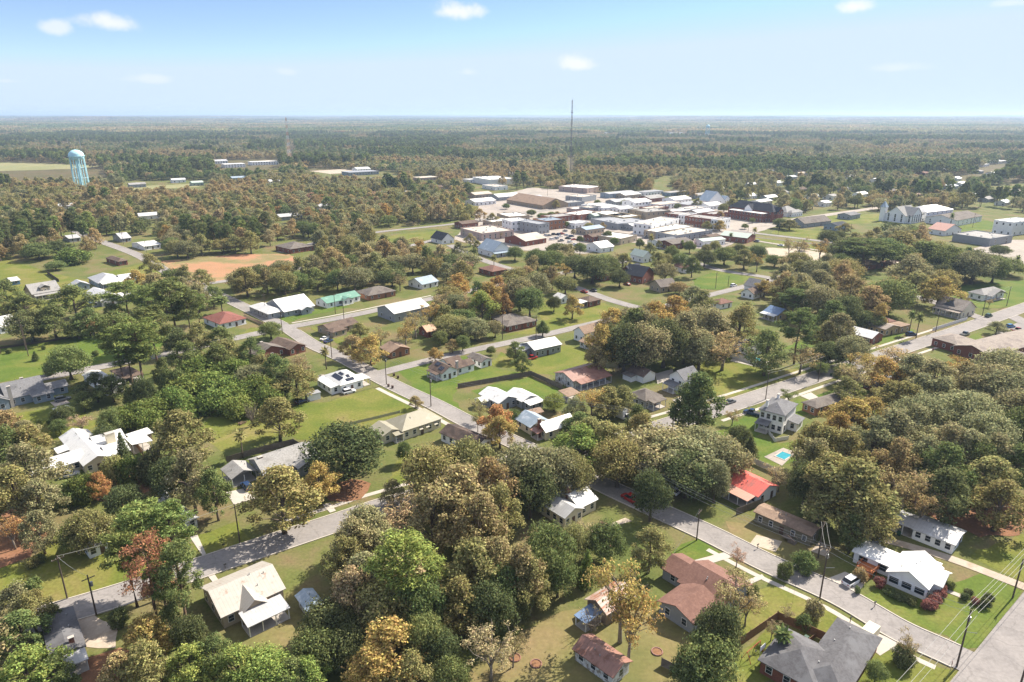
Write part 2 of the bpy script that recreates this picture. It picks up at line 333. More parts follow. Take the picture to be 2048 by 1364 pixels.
# ---------------------------------------------------------------- vehicles
GL2 = surf("car glass", (.02, .025, .03), .08, .05, spec=.7); LAMP = surf("headlight lens", (.7, .7, .68), .1, .05, spec=.6); TAIL = surf("tail light", (.4, .03, .02), .2, .05); RIM = surf("alloy rim", (.4, .4, .42), .3, .05, metal=.7)
PAINT = {k: surf(k + " car paint", c, .22, .02, spec=.6) for k, c in dict(white=(.75, .75, .75), silver=(.42, .43, .45), grey=(.18, .19, .2), black=(.02, .02, .025), darkblue=(.03, .06, .14), blue=(.06, .2, .42), red=(.4, .03, .025), green=(.03, .09, .05), tan=(.42, .36, .27)).items()}
_veh = {}
def veh_meshes(kind, col):
    if (kind, col) in _veh: return _veh[(kind, col)]
    L, Wd, belt, top, cab = dict(suv=(4.7, 1.9, 1.05, 1.72, (-2.2, 1.0)), sedan=(4.7, 1.82, .92, 1.42, (-1.6, 1.0)), pickup=(5.7, 1.98, 1.1, 1.85, (-.5, 1.5)), van=(5.0, 2.0, 1.1, 1.85, (-2.4, 1.5)), truck=(6.8, 2.2, 1.2, 2.2, (1.6, 3.0)))[kind]
    hw = Wd / 2; x0, x1 = -L / 2, L / 2; b = MB(); hood = belt - .08
    st = [(x0, hw * .86, .42, belt * .9), (x0 + .18, hw * .97, .3, belt), (cab[0], hw, .28, belt), (cab[1], hw, .28, belt), (cab[1] + .25, hw * .99, .28, hood), (x1 - .35, hw * .95, .3, hood - .08), (x1, hw * .8, .42, hood - .25)]
    ring = lambda x, w, zb, zt: [(x, -w, zb), (x, -w, zt - .16), (x, -w * .88, zt), (x, w * .88, zt), (x, w, zt - .16), (x, w, zb)]
    n0 = 0
    for s in st: b.v += ring(*s)
    for i in range(len(st) - 1):
        for k in range(6): j = (k + 1) % 6; b.f.append((i * 6 + k, i * 6 + j, i * 6 + 6 + j, i * 6 + 6 + k))
    b.f += [tuple(range(6))[::-1], tuple(range(len(st) * 6 - 6, len(st) * 6))]
    g = MB(); ra, rb = (.5, .62) if kind != 'sedan' else (.75, .8)
    if kind in ('pickup', 'truck'): ra, rb = .18, .6
    c0, c1 = cab; B = [(c0, -hw * .92), (c1 + .1, -hw * .92), (c1 + .1, hw * .92), (c0, hw * .92)]; T = [(c0 + ra, -hw * .74), (c1 - rb, -hw * .74), (c1 - rb, hw * .74), (c0 + ra, hw * .74)]
    g.hexa([(*q, belt - .03) for q in B], [(*q, top - .05) for q in T])
    r = MB(); r.hexa([(*q, top - .05) for q in T], [(q[0] * .98 + .01, q[1] * .93, top + .02) for q in T])
    parts = [("body", b.mesh("body", PAINT[col])), ("window_glass", g.mesh("window_glass", GL2)), ("roof", r.mesh("roof", PAINT[col]))]
    if kind == 'pickup': parts.append(("cargo_bed", MB().box(x0 + .2, cab[0] - .12, -hw * .78, hw * .78, belt - .05, belt + .015).mesh("cargo_bed", BLACK)))
    if kind == 'truck': parts.append(("cargo_box", MB().box(x0 - .1, 1.2, -hw * 1.05, hw * 1.05, .7, 3.1).mesh("cargo_box", PAINT['white'])))
    wl = MB(); wl.tube([(0, -.12, 0), (0, .12, 0)], [.35, .35], 14); wm = wl.mesh("wheel", BLACK); rm = MB().tube([(0, -.135, 0), (0, .135, 0)], [.2, .2], 10).mesh("rim", RIM)
    hl = MB().box(-.06, .06, -.2, .2, -.08, .08).mesh("headlight", LAMP); tl = MB().box(-.06, .06, -.16, .16, -.1, .1).mesh("tail_light", TAIL)
    _veh[(kind, col)] = (parts, wm, rm, hl, tl, L, hw, hood); return _veh[(kind, col)]
def vehicle(px, py, kind, col, label, ang=38, near=True, group=None):
    parts, wm, rm, hl, tl, L, hw, hood = veh_meshes(kind, col)
    nm = dict(suv='parked_car', sedan='parked_car', pickup='pickup_truck', van='parked_van', truck='box_truck')[kind]
    root = empty(nm, at(px, py), R_(ang)); tag(root, label, dict(suv='car', sedan='car', pickup='pickup truck', van='van', truck='truck')[kind], group); USED.add(label)
    for n, m in parts: obj(n, m, root)
    for sx in (-1, 1):
        for sy in (-1, 1):
            w = obj("wheel", wm, root); w.location = (sx * L * .31, sy * (hw - .1), .35)
            if near: obj("rim", rm, w)
    if near:
        for sy in (-1, 1):
            o = obj("headlight", hl, root); o.location = (L / 2 - .06, sy * hw * .6, hood - .35); o = obj("tail_light", tl, root); o.location = (-L / 2 + .03, sy * hw * .66, .85)
    return root
# ---------------------------------------------------------------- trees
rg = np.random.default_rng(11)
def leafcloud(cl, n, size, aspect=.55, up=.35, fill=.22, rng=rg):
    """leaf-sprays spread through clumps (cx,cy,cz,rx,rz): arrays of rhombic faces"""
    cl = np.array(cl, float); wgt = cl[:, 3] ** 1.7 * cl[:, 4] ** .4; wgt /= wgt.sum()
    k = rng.choice(len(cl), n, p=wgt); C = cl[k]
    d = rng.normal(size=(n, 3)); d[:, 2] = d[:, 2] * .9 + .25; d /= np.linalg.norm(d, axis=1)[:, None]
    r = np.where(rng.random(n) < fill, rng.random(n) * .75, np.abs(rng.normal(.86, .2, n)))
    P = C[:, :3] + d * np.stack([C[:, 3], C[:, 3], C[:, 4]], 1) * r[:, None]
    N = d * .75 + rng.normal(size=(n, 3)) * .55; N[:, 2] += up; N /= np.linalg.norm(N, axis=1)[:, None]
    t = rng.normal(size=(n, 3)); t -= N * (t * N).sum(1)[:, None]; t /= np.linalg.norm(t, axis=1)[:, None]; b = np.cross(N, t)
    s = size * (.6 + .8 * rng.random(n)); l = s[:, None] * .5; w = l * aspect
    bend = N * (s[:, None] * .12)
    V = np.stack([P - t * l - bend, P + b * w, P + t * l - bend, P - b * w], 1).reshape(-1, 3)
    return V
def leafmesh(name, V, mat):
    n = len(V) // 4; m = bpy.data.meshes.new(name); m.vertices.add(len(V)); m.vertices.foreach_set("co", V.astype(np.float32).ravel())
    m.loops.add(4 * n); m.loops.foreach_set("vertex_index", np.arange(4 * n, dtype=np.int32)); m.polygons.add(n); m.polygons.foreach_set("loop_start", np.arange(0, 4 * n, 4, dtype=np.int32))
    m.materials.append(mat); m.update(calc_edges=True); return m
def limb(mb, a, b, r0, r1, sag=.15, n=5):
    a, b = Vector(a), Vector(b); mid = a.lerp(b, .5) + Vector(((rg.random() - .5) * sag * 3, (rg.random() - .5) * sag * 3, (b - a).length * .08)); mb.tube([a, mid, b], [r0, (r0 + r1) / 2, r1], n, False)
def clumps_round(R, zc, rz, n, cr, jit=.25, low=-.45):
    out = []
    for i in range(n):
        z = low + (1 - low) * ((i + .5) / n); a = i * 2.39996 + rg.normal() * .35; rr = math.sqrt(max(0, 1 - min(1, abs(z)) ** 2)) if z > 0 else 1 - z * z * .6
        k = 1 - jit * rg.random(); q = R * rr * k * (1 - cr * .7)
        c = R * cr * (.5 + 1.0 * rg.random()); out.append((q * math.cos(a), q * math.sin(a), zc + z * rz * k * (1 - cr * .4), c, c * .72))
    return out
def proto(kind, seed):
    """real-size tree: clumps, trunk and limbs.  returns clumps, trunk builder, leaf size, leaf count, aspect, h, r, crown-centre fraction"""
    global rg; rg = np.random.default_rng(seed); tb = MB(); J = lambda s: (rg.random() - .5) * s
    if kind == 'oak':
        h, R = 13.5, 7.5; cl = clumps_round(R, 7.0, 5.6, 58, .25, .32, -.6) + [(J(3), J(3), 6.5, 3.6, 3)]
        tb.tube([(0, 0, -.3), (.1, .05, 1.2), (.1, 0, 3.6)], [.75, .5, .42], 8)
        for i in range(9): c = cl[rg.integers(len(cl) - 1)]; limb(tb, (0, 0, 2.6 + rg.random()), c[:3], .28, .07)
        return cl, tb, .54, 9200, .6, h, R, .54
    if kind == 'broad':
        h, R = 17.0, 6.6; cl = []
        for i in range(46):
            z = 4.2 + 12.2 * (i + .5) / 46; f = (z - 4.2) / 12.2; prof = (.62 + .5 * math.sin(min(1, f * 1.15 + .1) * math.pi) ** .8 - .42 * f ** 3); a = i * 2.4 + rg.normal() * .5
            k = (.35 + .65 * rg.random() ** .6) * (1.28 if rg.random() < .16 else 1); q = R * prof * .78 * k; c = R * (.12 + .2 * rg.random() ** 1.4); cl.append((q * math.cos(a), q * math.sin(a), z - .4, c, c * .9))
        tb.tube([(0, 0, -.3), (.1, 0, 2), (.25, .1, 6), (.1, 0, 12)], [.5, .38, .28, .1], 8)
        for i in range(14): c = cl[rg.integers(len(cl))]; limb(tb, (.15, .05, min(c[2] - 1.0, 3.5 + rg.random() * 5)), c[:3], .16, .04)
        return cl, tb,   .54, 6600, .6, h, R, .57
    if kind == 'sparse':
        h, R = 16.0, 6.8; cl = []; tb.tube([(0, 0, -.3), (.1, 0, 2.5), (.2, .15, 5)], [.45, .33, .27], 8)
        for i in range(7):
            a = i * 2.4 + J(.8); top = Vector((math.cos(a) * R * (.35 + .4 * rg.random()), math.sin(a) * R * (.35 + .4 * rg.random()), 9.5 + rg.random() * 5.2)); s = Vector((.15, .1, 3.4 + rg.random() * 1.8))
            limb(tb, s, top, .2, .06, .5)
            for j in range(6):
                f = .4 + .6 * rg.random(); b0 = s.lerp(top, f); e = b0 + Vector((J(5.4), J(5.4), .2 + J(3.4))); limb(tb, b0, e, .06, .02, .3, 4)
                c = .85 + .8 * rg.random(); cl.append((e.x, e.y, e.z, c, c * .75))
        return cl, tb, .46, 2300, .55, h, R, .6
    if kind == 'pine':
        h, R = 24.0, 5.0; cl = []; tb.tube([(0, 0, -.3), (J(.4), J(.4), 8), (J(.6), J(.6), 16), (0, 0, 22.5)], [.38, .3, .22, .06], 8)
        for i in range(34):
            f = (i + .5) / 34; z = 12.0 + 11.6 * f; prof = (.55 + .6 * math.sin(math.pi * (f * .8 + .16))) * (1.0 if f < .8 else 1.7 - f * .9); a = i * 2.4 + J(.8); q = R * prof * (.3 + .62 * rg.random())
            c = 1.0 + .75 * rg.random(); e = (q * math.cos(a), q * math.sin(a), z, c, c * .62); cl.append(e); limb(tb, (0, 0, z - 1.2), e[:3], .09, .03, .2, 4)
        return cl, tb, .7, 6200, .3, h, R, .8
    if kind == 'dead':
        cl, tb, ls, n, asp, h, R, cf = proto('pine', seed); return cl, tb, .6, 2600, .34, h, R, .78
    if kind == 'cedar':
        h, R = 9.0, 2.6; cl = []; tb.tube([(0, 0, -.2), (0, 0, 8)], [.16, .04], 6)
        for i in range(30):
            f = (i + .5) / 30; a = i * 2.4; q = R * (1 - f) ** .75 * .62; c = .4 + R * .28 * (1 - f); cl.append((q * math.cos(a), q * math.sin(a), .9 + 7.6 * f, c, c * 1.2))
        return cl, tb, .42, 3600, .5, h, R, .48
    if kind == 'bush':
        h, R = 3.0, 2.2; cl = clumps_round(R, 1.35, 1.5, 20, .34, .3, -.8); tb.tube([(0, 0, -.2), (0, 0, 1.2)], [.12, .06], 5)
        return cl, tb, .34, 2600, .6, h, R, .48
    if kind == 'mound':
        h, R = 7.0, 5.5; cl = clumps_round(R, 2.9, 3.7, 40, .27, .35, -.8); tb.tube([(0, 0, -.2), (0, 0, 3)], [.2, .1], 5)
        return cl, tb, .5, 5200, .75, h, R, .5
    if kind == 'bare':
        h, R = 5.0, 3.2; cl = []; tb.tube([(0, 0, -.2), (0, 0, .6)], [.2, .17], 6)
        for i in range(26):
            a = i * 2.4; e = Vector((math.cos(a) * R * (.4 + .55 * rg.random()), math.sin(a) * R * (.4 + .55 * rg.random()), 2.2 + rg.random() * 2.6)); limb(tb, (0, 0, .5), e, .08, .03, .5, 5)
            for j in range(3): f = Vector((0, 0, .5)).lerp(e, .5 + .45 * rg.random()); limb(tb, f, f + Vector((J(1.6), J(1.6), rg.random())), .03, .012, .2, 4)
            cl.append((e.x, e.y, e.z, .35, .3))
        return cl, tb, .2, 260, .5, h, R, .55
    if kind == 'palm':
        return [], None, 0, 0, 0, 8.0, 2.4, .85
def palm_meshes(seed):
    r = random.Random(seed); tb = MB().tube([(0, 0, -.2), (.1, 0, 3), (.05, .05, 7)], [.24, .19, .2], 8); V = []
    for i in range(34):
        a = i * 2.4; el = 1.35 - 2.0 * (i / 34); l = 1.9 + r.random() * .7; p = Vector((.05, .05, 7.0)); d = Vector((math.cos(a) * math.cos(el), math.sin(a) * math.cos(el), math.sin(el)))
        pts = [p]
        for s in range(5): d = (d + Vector((0, 0, -.16))).normalized(); pts.append(pts[-1] + d * l / 5)
        side = d.cross(Vector((0, 0, 1))).normalized()
        for s in range(5):
            w0, w1 = [.05, .3, .42, .4, .25, .03][s], [.05, .3, .42, .4, .25, .03][s + 1]
            for g in (-1, 1):
                n0 = pts[s]; n1 = pts[s + 1]; o0 = side * g * w0 + Vector((0, 0, -.3 * w0)); o1 = side * g * w1 + Vector((0, 0, -.3 * w1)); V += [n0, n1, n1 + o1, n0 + o0]
    return tb, np.array([tuple(v) for v in V])
KINDS = dict(oak=[1, 2, 3, 4], broad=[21, 22, 23, 24, 25], sparse=[31, 32, 33, 34], pine=[41, 42, 43], dead=[46], cedar=[51], bush=[61, 62], mound=[71, 72, 73], bare=[81], palm=[91])
PRO = {}
def lod_mesh(cl, n, size, asp, name, rng): return leafmesh(name, leafcloud(cl, n, size, asp, rng=rng), LEAFI)
for kd, seeds in KINDS.items():
    for i, sd in enumerate(seeds):
        cl, tb, ls, n, asp, h, R, cf = proto(kd, sd); bark = BARKP if kd in ('pine', 'dead') else BARKL if kd in ('sparse', 'bare') else BARK
        if kd == 'palm': tb, V = palm_meshes(sd); asp = .5
        else: V = leafcloud(cl, n, ls, asp)
        PRO[(kd, i)] = dict(crown=leafmesh("crown", V, LEAF), trunk=tb.mesh("trunk", bark, True), h=h, R=R, cf=cf, cl=cl, asp=asp, ls=ls, n=n)
PAL = dict(dg=(.13, .15, .065), g=(.165, .20, .075), ol=(.27, .255, .105), gg=(.28, .27, .14), br=(.34, .275, .135), y=(.41, .305, .11), o=(.40, .245, .105), r=(.37, .19, .105), lg=(.23, .28, .08), pg=(.215, .26, .085), t=(.38, .31, .175), pk=(.39, .27, .18), k=(.165, .21, .06), rb=(.28, .128, .105))
CW = dict(dg="dark green", g="green", ol="olive green", gg="grey green", br="brownish", y="yellow brown", o="orange", r="rust red", lg="light green", pg="bright green", t="pale tan", pk="pinkish brown", k="leafy green", rb="purplish red")
KN = dict(oak=("oak_tree", "tree", "round dense oak tree", "oaks"), broad=("broadleaf_tree", "tree", "tall broadleaf tree", "broadleaf trees"), sparse=("thin_crowned_tree", "tree", "thin-crowned tree", "thin-crowned trees"), pine=("pine_tree", "tree", "tall pine tree", "pines"), dead=("dying_pine_tree", "tree", "dying pine tree with dry needles", "dying pines"), cedar=("cedar_tree", "tree", "pointed cedar tree", "cedars"), bush=("shrub", "shrub", "rounded shrub", "shrubs"), mound=("vine_covered_thicket", "thicket", "vine-covered thicket", "thickets"), bare=("bare_tree", "tree", "leafless branching tree", "bare trees"), palm=("palm_tree", "palm", "palm tree", "palms"))
TREES = []     # x, y, r, h, kind, tint, variant, rot
def tint(c, j=.16):
    b = PAL[c] if isinstance(c, str) else c; k = 1 + (rnd() - .5) * 2 * j; return (b[0] * k * (1 + (rnd() - .5) * .16), b[1] * k, b[2] * k)
def tree_obj(x, y, r, h, kd, col, var=None, label=None):
    vs = KINDS[kd]; v = int(rnd() * len(vs)) if var is None else var; p = PRO[(kd, v)]; name, cat, base, grp = KN[kd]
    root = empty(name, (x, y, 0), rnd() * math.tau); sx, sz = r / p['R'], h / p['h']
    t = obj("trunk", p['trunk'], root); c = obj("crown", p['crown'], root)
    for o in (t, c): o.scale = (sx, sx, sz)
    if kd in ('pine', 'palm', 'dead'): t.scale = ((sx + .9) / 2, (sx + .9) / 2, sz)
    tc = tint(col); c.color = (*tc, 1)
    px, py, k = px_of((x, y, h * p['cf']))
    g = f"{grp} about the town"
    if not label:
        cw = CW[col] if isinstance(col, str) else "olive green"
        if kd == 'bush': base = "rounded shrub" if h < 2.6 else "tall shrub"
        elif kd in ('oak', 'broad', 'sparse'): base = ("small " if h < 9 else "" if h < 16 else "very large " if kd == 'oak' or r > 8 else "") + base
        label = unique(f"{cw} {base}", px, py, g)
    tag(root, label, cat, g); return root
# ================================================================ houses of the near blocks (photo positions of base corners: near, uphill, far)
hs = house
hs("cream metal-roofed house", "tan house with a long cream metal roof and a peaked entry gable by the street", (449, 1257), (567, 1199), (414, 1197), 2.9, 'g', 'u', .42, 'tan', 'cream',
   lambda L, D: [('b', 3.2, 7.6, -1.6, 4.2, 2.9, 'g', 'v', .75, 'cream'), ('p', 2.6, 10.2, -5.6, -1.6, 2.45, 's', 'y0', .1, 'ltgrey')], (4, 3))
hs("blue-roofed garden shed", "small white garden shed with a blue metal roof under tall trees", (620, 1243), (648, 1230), (598, 1212), 2.4, 'g', 'v', .45, 'oldwhite', 'bluegrey', None, (1, 2), 'shed', 'shed', ww=(.7, .9))
hs("dark-shingled house", "dark shingled house with a pale metal back porch beside a sandy drive", (112, 1342), (172, 1316), (92, 1262), 2.7, 'g', 'v', .25, 'brick', 'charcoal',
   lambda L, D: [('p', -1.0, L, -3.4, 0, 2.3, 's', 'y0', .08, 'ltgrey'), ('c', L * .7, 1.5, .8, 4.2)], (3, 3))
hs("rambling white-roofed house", "large rambling cream house under many white metal roof wings", (173, 949), (226, 929), (133, 890), 2.8, 'g', 'v', .45, 'cream', 'white',
   lambda L, D: [('b', -10.5, 1, 4.0, 11, 2.8, 'g', 'u', .4, 'white'), ('b', L - 1, L + 6, 10, 17, 2.8, 'g', 'u', .4, 'white'), ('b', L - .5, L + 4.5, 1.5, 9, 2.6, 'g', 'u', .36, 'white'), ('p', -3.0, 0, 13, 17, 2.4, 's', 'x0', .1, 'white'), ('p', L + 6, L + 11, 3, 8.5, 2.4, 's', 'x1', .12, 'white'), ('c', L + 2.5, 9.5, 2.2, 5.6, W['cream'])], (3, 4))
hs("white-topped pool cabana", "narrow white-roofed pool cabana at the end of a board fence", (268, 893), (303, 879), (261, 886), 2.4, 's', 'y0', .1, 'wood', 'white', None, (0, 0), 'pool_cabana', 'cabana')
hs("grey house with brick chimney", "light grey roofed house with a brick chimney inside a board fence", (532, 968), (637, 930), (503, 936), 2.7, 'g', 'u', .42, 'grey', 'ltsh',
   lambda L, D: [('b', L * .55, L * .55 + 7, -2.5, 4, 2.7, 'g', 'v', .42, 'ltsh'), ('c', 1.2, D * .5, 1.2, 5.2)], (4, 3))
r_ = hs("grey gabled carport", "open carport with a grey gabled roof sheltering cars over a concrete pad", (466, 976), (514, 958), (447, 955), 2.5, 'g', 'v', .42, 'grey', 'ltsh', None, (0, 0), 'carport', 'carport')
hs("narrow metal-roofed outbuilding", "narrow outbuilding with a pale metal roof below the trees near the verge", (377, 1062), (392, 1055), (318, 1020), 2.4, 'g', 'v', .25, 'oldwhite', 'white', None, (1, 3), 'outbuilding', 'outbuilding')
hs("leaning blue white shed", "small pale blue shed in deep shade between large trees", (337, 1003), (346, 998), (312, 985), 2.5, 'g', 'u', .5, 'bluegrey', 'ltgrey', None, (0, 1), 'shed', 'shed')
hs("shade-hidden white cottage", "pale cottage almost hidden behind a dark oak near the street", (180, 1118), (236, 1098), (150, 1085), 2.8, 'g', 'u', .45, 'white', 'ltgrey', None, (3, 3))
hs("blue-grey gabled house", "long blue grey house with two chimneys and a front gable above its lawn", (19, 815), (97, 800), (-10, 795), 3.0, 'g', 'u', .5, 'bluegrey', 'grey',
   lambda L, D: [('b', -7, 0, -1.5, D + 2, 3.2, 'g', 'v', .6, 'grey'), ('b', L * .62, L * .62 + 5.5, -2.6, 0, 2.5, 's', 'y0', .12, 'grey'), ('b', L, L + 6.5, 1, 8, 2.6, 'g', 'u', .3, 'grey'), ('c', .9, -.45, 1.0, 7.2, CONC), ('c', L * .55, D * .55, .9, 6.6)], (4, 2))
hs("white flat-ridged house", "white metal roofed house half hidden behind an oak by the road", (215, 792), (246, 782), (163, 765), 2.7, 'g', 'v', .3, 'white', 'white', None, (2, 3))
hs("flat dark carport", "open carport with a flat dark roof holding a dark car", (252, 772), (285, 760), (230, 754), 2.6, 'f', 'u', 0, 'white', 'brown', None, (0, 0), 'carport', 'carport')
hs("tiny white yard shed", "tiny white flat-topped shed at the edge of the thicket", (120, 838), (142, 831), (113, 830), 2.2, 'g', 'u', .15, 'white', 'white', None, (0, 0), 'shed', 'shed')
hs("white solar-panelled house", "white house with a pyramid metal roof carrying black solar panels", (683, 787), (728, 776), (648, 768), 3.0, 'h', 'u', .48, 'white', 'white',
   lambda L, D: [('s', 'F', L * .3, L * .68, .5, 1.8), ('s', 'F', L * .42, L * .58, 2.0, 3.4), ('s', 'S', D * .2, D * .72, .7, 2.4), ('s', 'S', D * .34, D * .6, 2.6, 3.6), ('b', -3.0, 0, 1.0, D, 2.6, 's', 'x0', .12, 'white'), ('p', L, L + 3.2, .5, 6, 2.5, 's', 'x1', .12, 'white')], (3, 3))
hs("low white board shed", "low white board shed behind the solar-panelled house", (616, 804), (641, 797), (612, 799), 2.2, 'f', 'u', 0, 'white', 'ltgrey', None, (0, 0), 'shed', 'shed')
hs("cream hip-roofed house", "cream house with a broad olive tan hipped roof beside the open lawn", (806, 881), (886, 857), (768, 862), 3.0, 'h', 'u', .5, 'cream', 'tanm',
   lambda L, D: [('b', -5.6, .5, 1.6, D - .5, 2.7, 'g', 'v', .36, 'tanm'), ('p', -2.6, 0, -.6, 1.6, 2.5, 's', 'y0', .15, 'tanm'), ('a', L * .45, 0, 2.35, 1.2, 'tanm'), ('a', L * .62, 0, 2.35, 1.2, 'tanm'), ('a', L * .84, 0, 2.35, 1.2, 'tanm')], (5, 3))
hs("dark-roofed white garage", "long white garage under a mottled dark brown gabled roof", (951, 912), (987, 898), (878, 884), 2.8, 'g', 'v', .42, 'white', 'dkbrown', None, (2, 5), 'garage', 'garage')
hs("white house with roof panels", "white gabled house with dark shingles and rooftop solar panels at the bend", (885, 762), (913, 753), (861, 749), 3.0, 'g', 'v', .55, 'white', 'brown',
   lambda L, D: [('s', 'S', 1.0, 3.4, .5, 1.9), ('s', 'S', 4.4, 6.8, 1.4, 2.8), ('b', L, L + 8.5, 1.0, 6.5, 2.8, 'g', 'u', .45, 'brown'), ('b', L + 1, L + 7, 6.5, 12, 2.8, 'g', 'u', .45, 'brown'), ('c', L + .6, .75, .9, 5.6, CONC), ('p', -1.8, 0, 1, D - 1, 2.4, 's', 'x0', .2, 'brown')], (3, 3))
hs("brown hip garage", "small garage with a brown hipped roof behind the panelled house", (963, 737), (984, 731), (936, 726), 2.6, 'g', 'v', .4, 'white', 'greybr', None, (2, 3), 'garage', 'garage')
hs("white L-roofed house", "pale grey house with long white metal roofs stepping down to a low wing", (998, 823), (1031, 811), (962, 803), 2.9, 'g', 'v', .4, 'grey', 'white',
   lambda L, D: [('b', L, L + 6.5, -3.0, 5.0, 2.6, 'g', 'v', .36, 'white'), ('b', L + .5, L + 6, -6.5, -3.0, 2.3, 's', 'y0', .1, 'white'), ('p', -3.2, 0, D * .45, D * .85, 2.4, 'g', 'u', .45, 'white')], (3, 4))
hs("brown lean shed", "small brown board shed beside a clipped round shrub", (1056, 844), (1084, 836), (1046, 837), 2.3, 'g', 'u', .4, 'wood', 'tan', None, (2, 1), 'shed', 'shed', doorat='S')
hs("white cottage with chimney", "small cottage with bright white metal roofs and a front brick chimney", (1092, 881), (1145, 860), (1073, 866), 2.9, 'g', 'u', .62, 'cream', 'bright',
   lambda L, D: [('b', -1.5, 5.5, D, D + 7, 2.7, 'g', 'v', .5, 'bluegrey'), ('c', -.4, D * .5, .9, 5.9), ('p', -2.2, 0, D * .2, D * .8, 2.3, 's', 'x0', .25, 'rust')], (3, 2))
hs("big rusty-roofed barn", "big open-fronted barn with a rusty red metal roof at the fence corner", (1146, 779), (1214, 761), (1107, 763), 3.2, 'g', 'u', .32, 'oldwhite', 'rust',
   lambda L, D: [('p', 1.0, L, -3.0, 0, 2.6, 's', 'y0', .2, 'rust')], (0, 2), 'barn', 'barn')
hs("tan lean-to canopies", "low tan lean-to canopy on posts in front of the rusty barn", (1136, 806), (1159, 798), (1119, 796), 2.2, 's', 'y0', .08, 'wood', 'tan', None, (0, 0), 'canopy_shed', 'shed')
hs("white gabled garage", "white garage with a steep dark brown gabled roof on the grass", (1286, 767), (1311, 760), (1254, 755), 2.7, 'g', 'v', .55, 'white', 'brown',
   lambda L, D: [('b', -2.6, 0, D * .45, D, 2.1, 's', 'x0', .12, 'greybr')], (0, 0), 'garage', 'garage')
hs("grey hip-roofed bungalow", "grey bungalow with a dark hipped roof and white-columned corner porch", (1290, 819), (1326, 810), (1253, 806), 3.0, 'h', 'u', .5, 'grey', 'greybr',
   lambda L, D: [('p', 1, L - .5, -2.6, 0, 2.7, 's', 'y0', .16, 'greybr')], (4, 3), frame=TRIM)
hs("white two-storey gable house", "white two-storey gabled house behind a tall dark tree", (1366, 787), (1396, 777), (1337, 776), 5.0, 'g', 'u', .75, 'white', 'grey',
   lambda L, D: [('p', -3.4, 0, 1.5, D, 2.6, 's', 'x0', .15, 'grey')], (2, 2))
hs("white two-storey hip house", "tall white two-storey house with a grey pyramid roof and dark windows", (1563, 869), (1598, 848), (1511, 860), 6.2, 'h', 'u', .5, 'white', 'grey',
   lambda L, D: [('b', 4.5, L - 1, -2.8, 0, 2.7, 's', 'y0', .15, 'grey'), ('c', 1.3, D * .8, .9, 9.0, W['white']), ('c', L * .8, D * .7, .9, 8.8, W['white']), ('p', -3, 0, D * .5, D, 2.7, 's', 'x0', .15, 'grey')], (3, 4), ww=(1.0, 1.5))
hs("brick hip ranch house", "orange brick ranch house with a wide grey brown hipped roof", (1630, 832), (1712, 806), (1606, 820), 2.7, 'h', 'u', .36, 'orbrick', 'greybr', None, (4, 2))
hs("red metal-roofed house", "white house with a bright red metal roof half under a live oak", (1513, 1012), (1553, 992), (1431, 972), 2.8, 'g', 'v', .4, 'white', 'red',
   lambda L, D: [('p', -3.4, 0, .5, D * .7, 2.3, 's', 'x0', .1, 'salmon')], (2, 5))
hs("olive mobile home", "long olive green mobile home with a brown roof and wooden front steps", (1618, 1093), (1641, 1079), (1506, 1047), 2.9, 'g', 'v', .2, 'olive', 'tan',
   None, (1, 5), 'mobile_home', 'mobile home', doorat='S', ww=(.8, 1.2))
hs("low-pitched white house", "low white house with a shallow pale roof dappled by tree shade", (1903, 1109), (1930, 1085), (1822, 1080), 2.6, 'g', 'v', .2, 'white', 'ltgrey',
   lambda L, D: [('p', 0, L - 1, D, D + 4.5, 2.5, 'g', 'v', .2, 'ltgrey')], (2, 4))
hs("bright white corner house", "white corner house with a dazzling white gabled metal roof and red-leaved hedge", (1849, 1201), (1888, 1165), (1769, 1172), 3.0, 'g', 'u', .55, 'white', 'bright',
   lambda L, D: [('b', 2.5, 8, D, D + 7.5, 2.6, 'g', 'v', .18, 'bright'), ('b', 3, 8.5, -1.6, 3, 2.8, 'g', 'v', .5, 'bright'), ('p', L, L + 2.2, .5, D - 1.5, 2.5, 's', 'x1', .2, 'bright')], (3, 3), ww=(1.7, 1.3))
hs("charcoal-roofed corner house", "brick house with a huge charcoal shingled hip roof near the crossroads", (1681, 1421), (1763, 1308), (1592, 1380), 2.8, 'h', 'u', .42, 'brick', 'charcoal',
   lambda L, D: [('b', -1.5, 8.5, D - 3, D + 6, 2.7, 'h', 'u', .42, 'charcoal')], (4, 3))
hs("reddish-brown shingled house", "grey house with a long reddish brown shingled roof and rear wing", (1440, 1237), (1505, 1197), (1352, 1190), 2.8, 'g', 'v', .42, 'grey', 'redbr',
   lambda L, D: [('b', -7.5, .5, D - 8.5, D - 1, 2.7, 'g', 'u', .36, 'redbr'), ('b', 1.2, L - 2, D, D + 5, 2.6, 'g', 'v', .42, 'redbr')], (2, 5))
hs("rusty tin-roofed barn", "old wooden barn with a patchy rust and white tin roof and a blue tarp", (1212, 1252), (1270, 1222), (1168, 1228), 3.0, 'g', 'u', .55, 'wood', 'rust2',
   lambda L, D: [('p', -4.2, 0, D * .25, D * .8, 2.1, 's', 'x0', .08, 'bluem')], (2, 1), 'barn', 'barn')
hs("rust-roofed white shed", "long whitewashed board shed with a rusty red gabled roof near trees", (1224, 1374), (1267, 1352), (1142, 1326), 2.5, 'g', 'v', .5, 'oldwhite', 'rust', None, (1, 3), 'shed', 'shed')
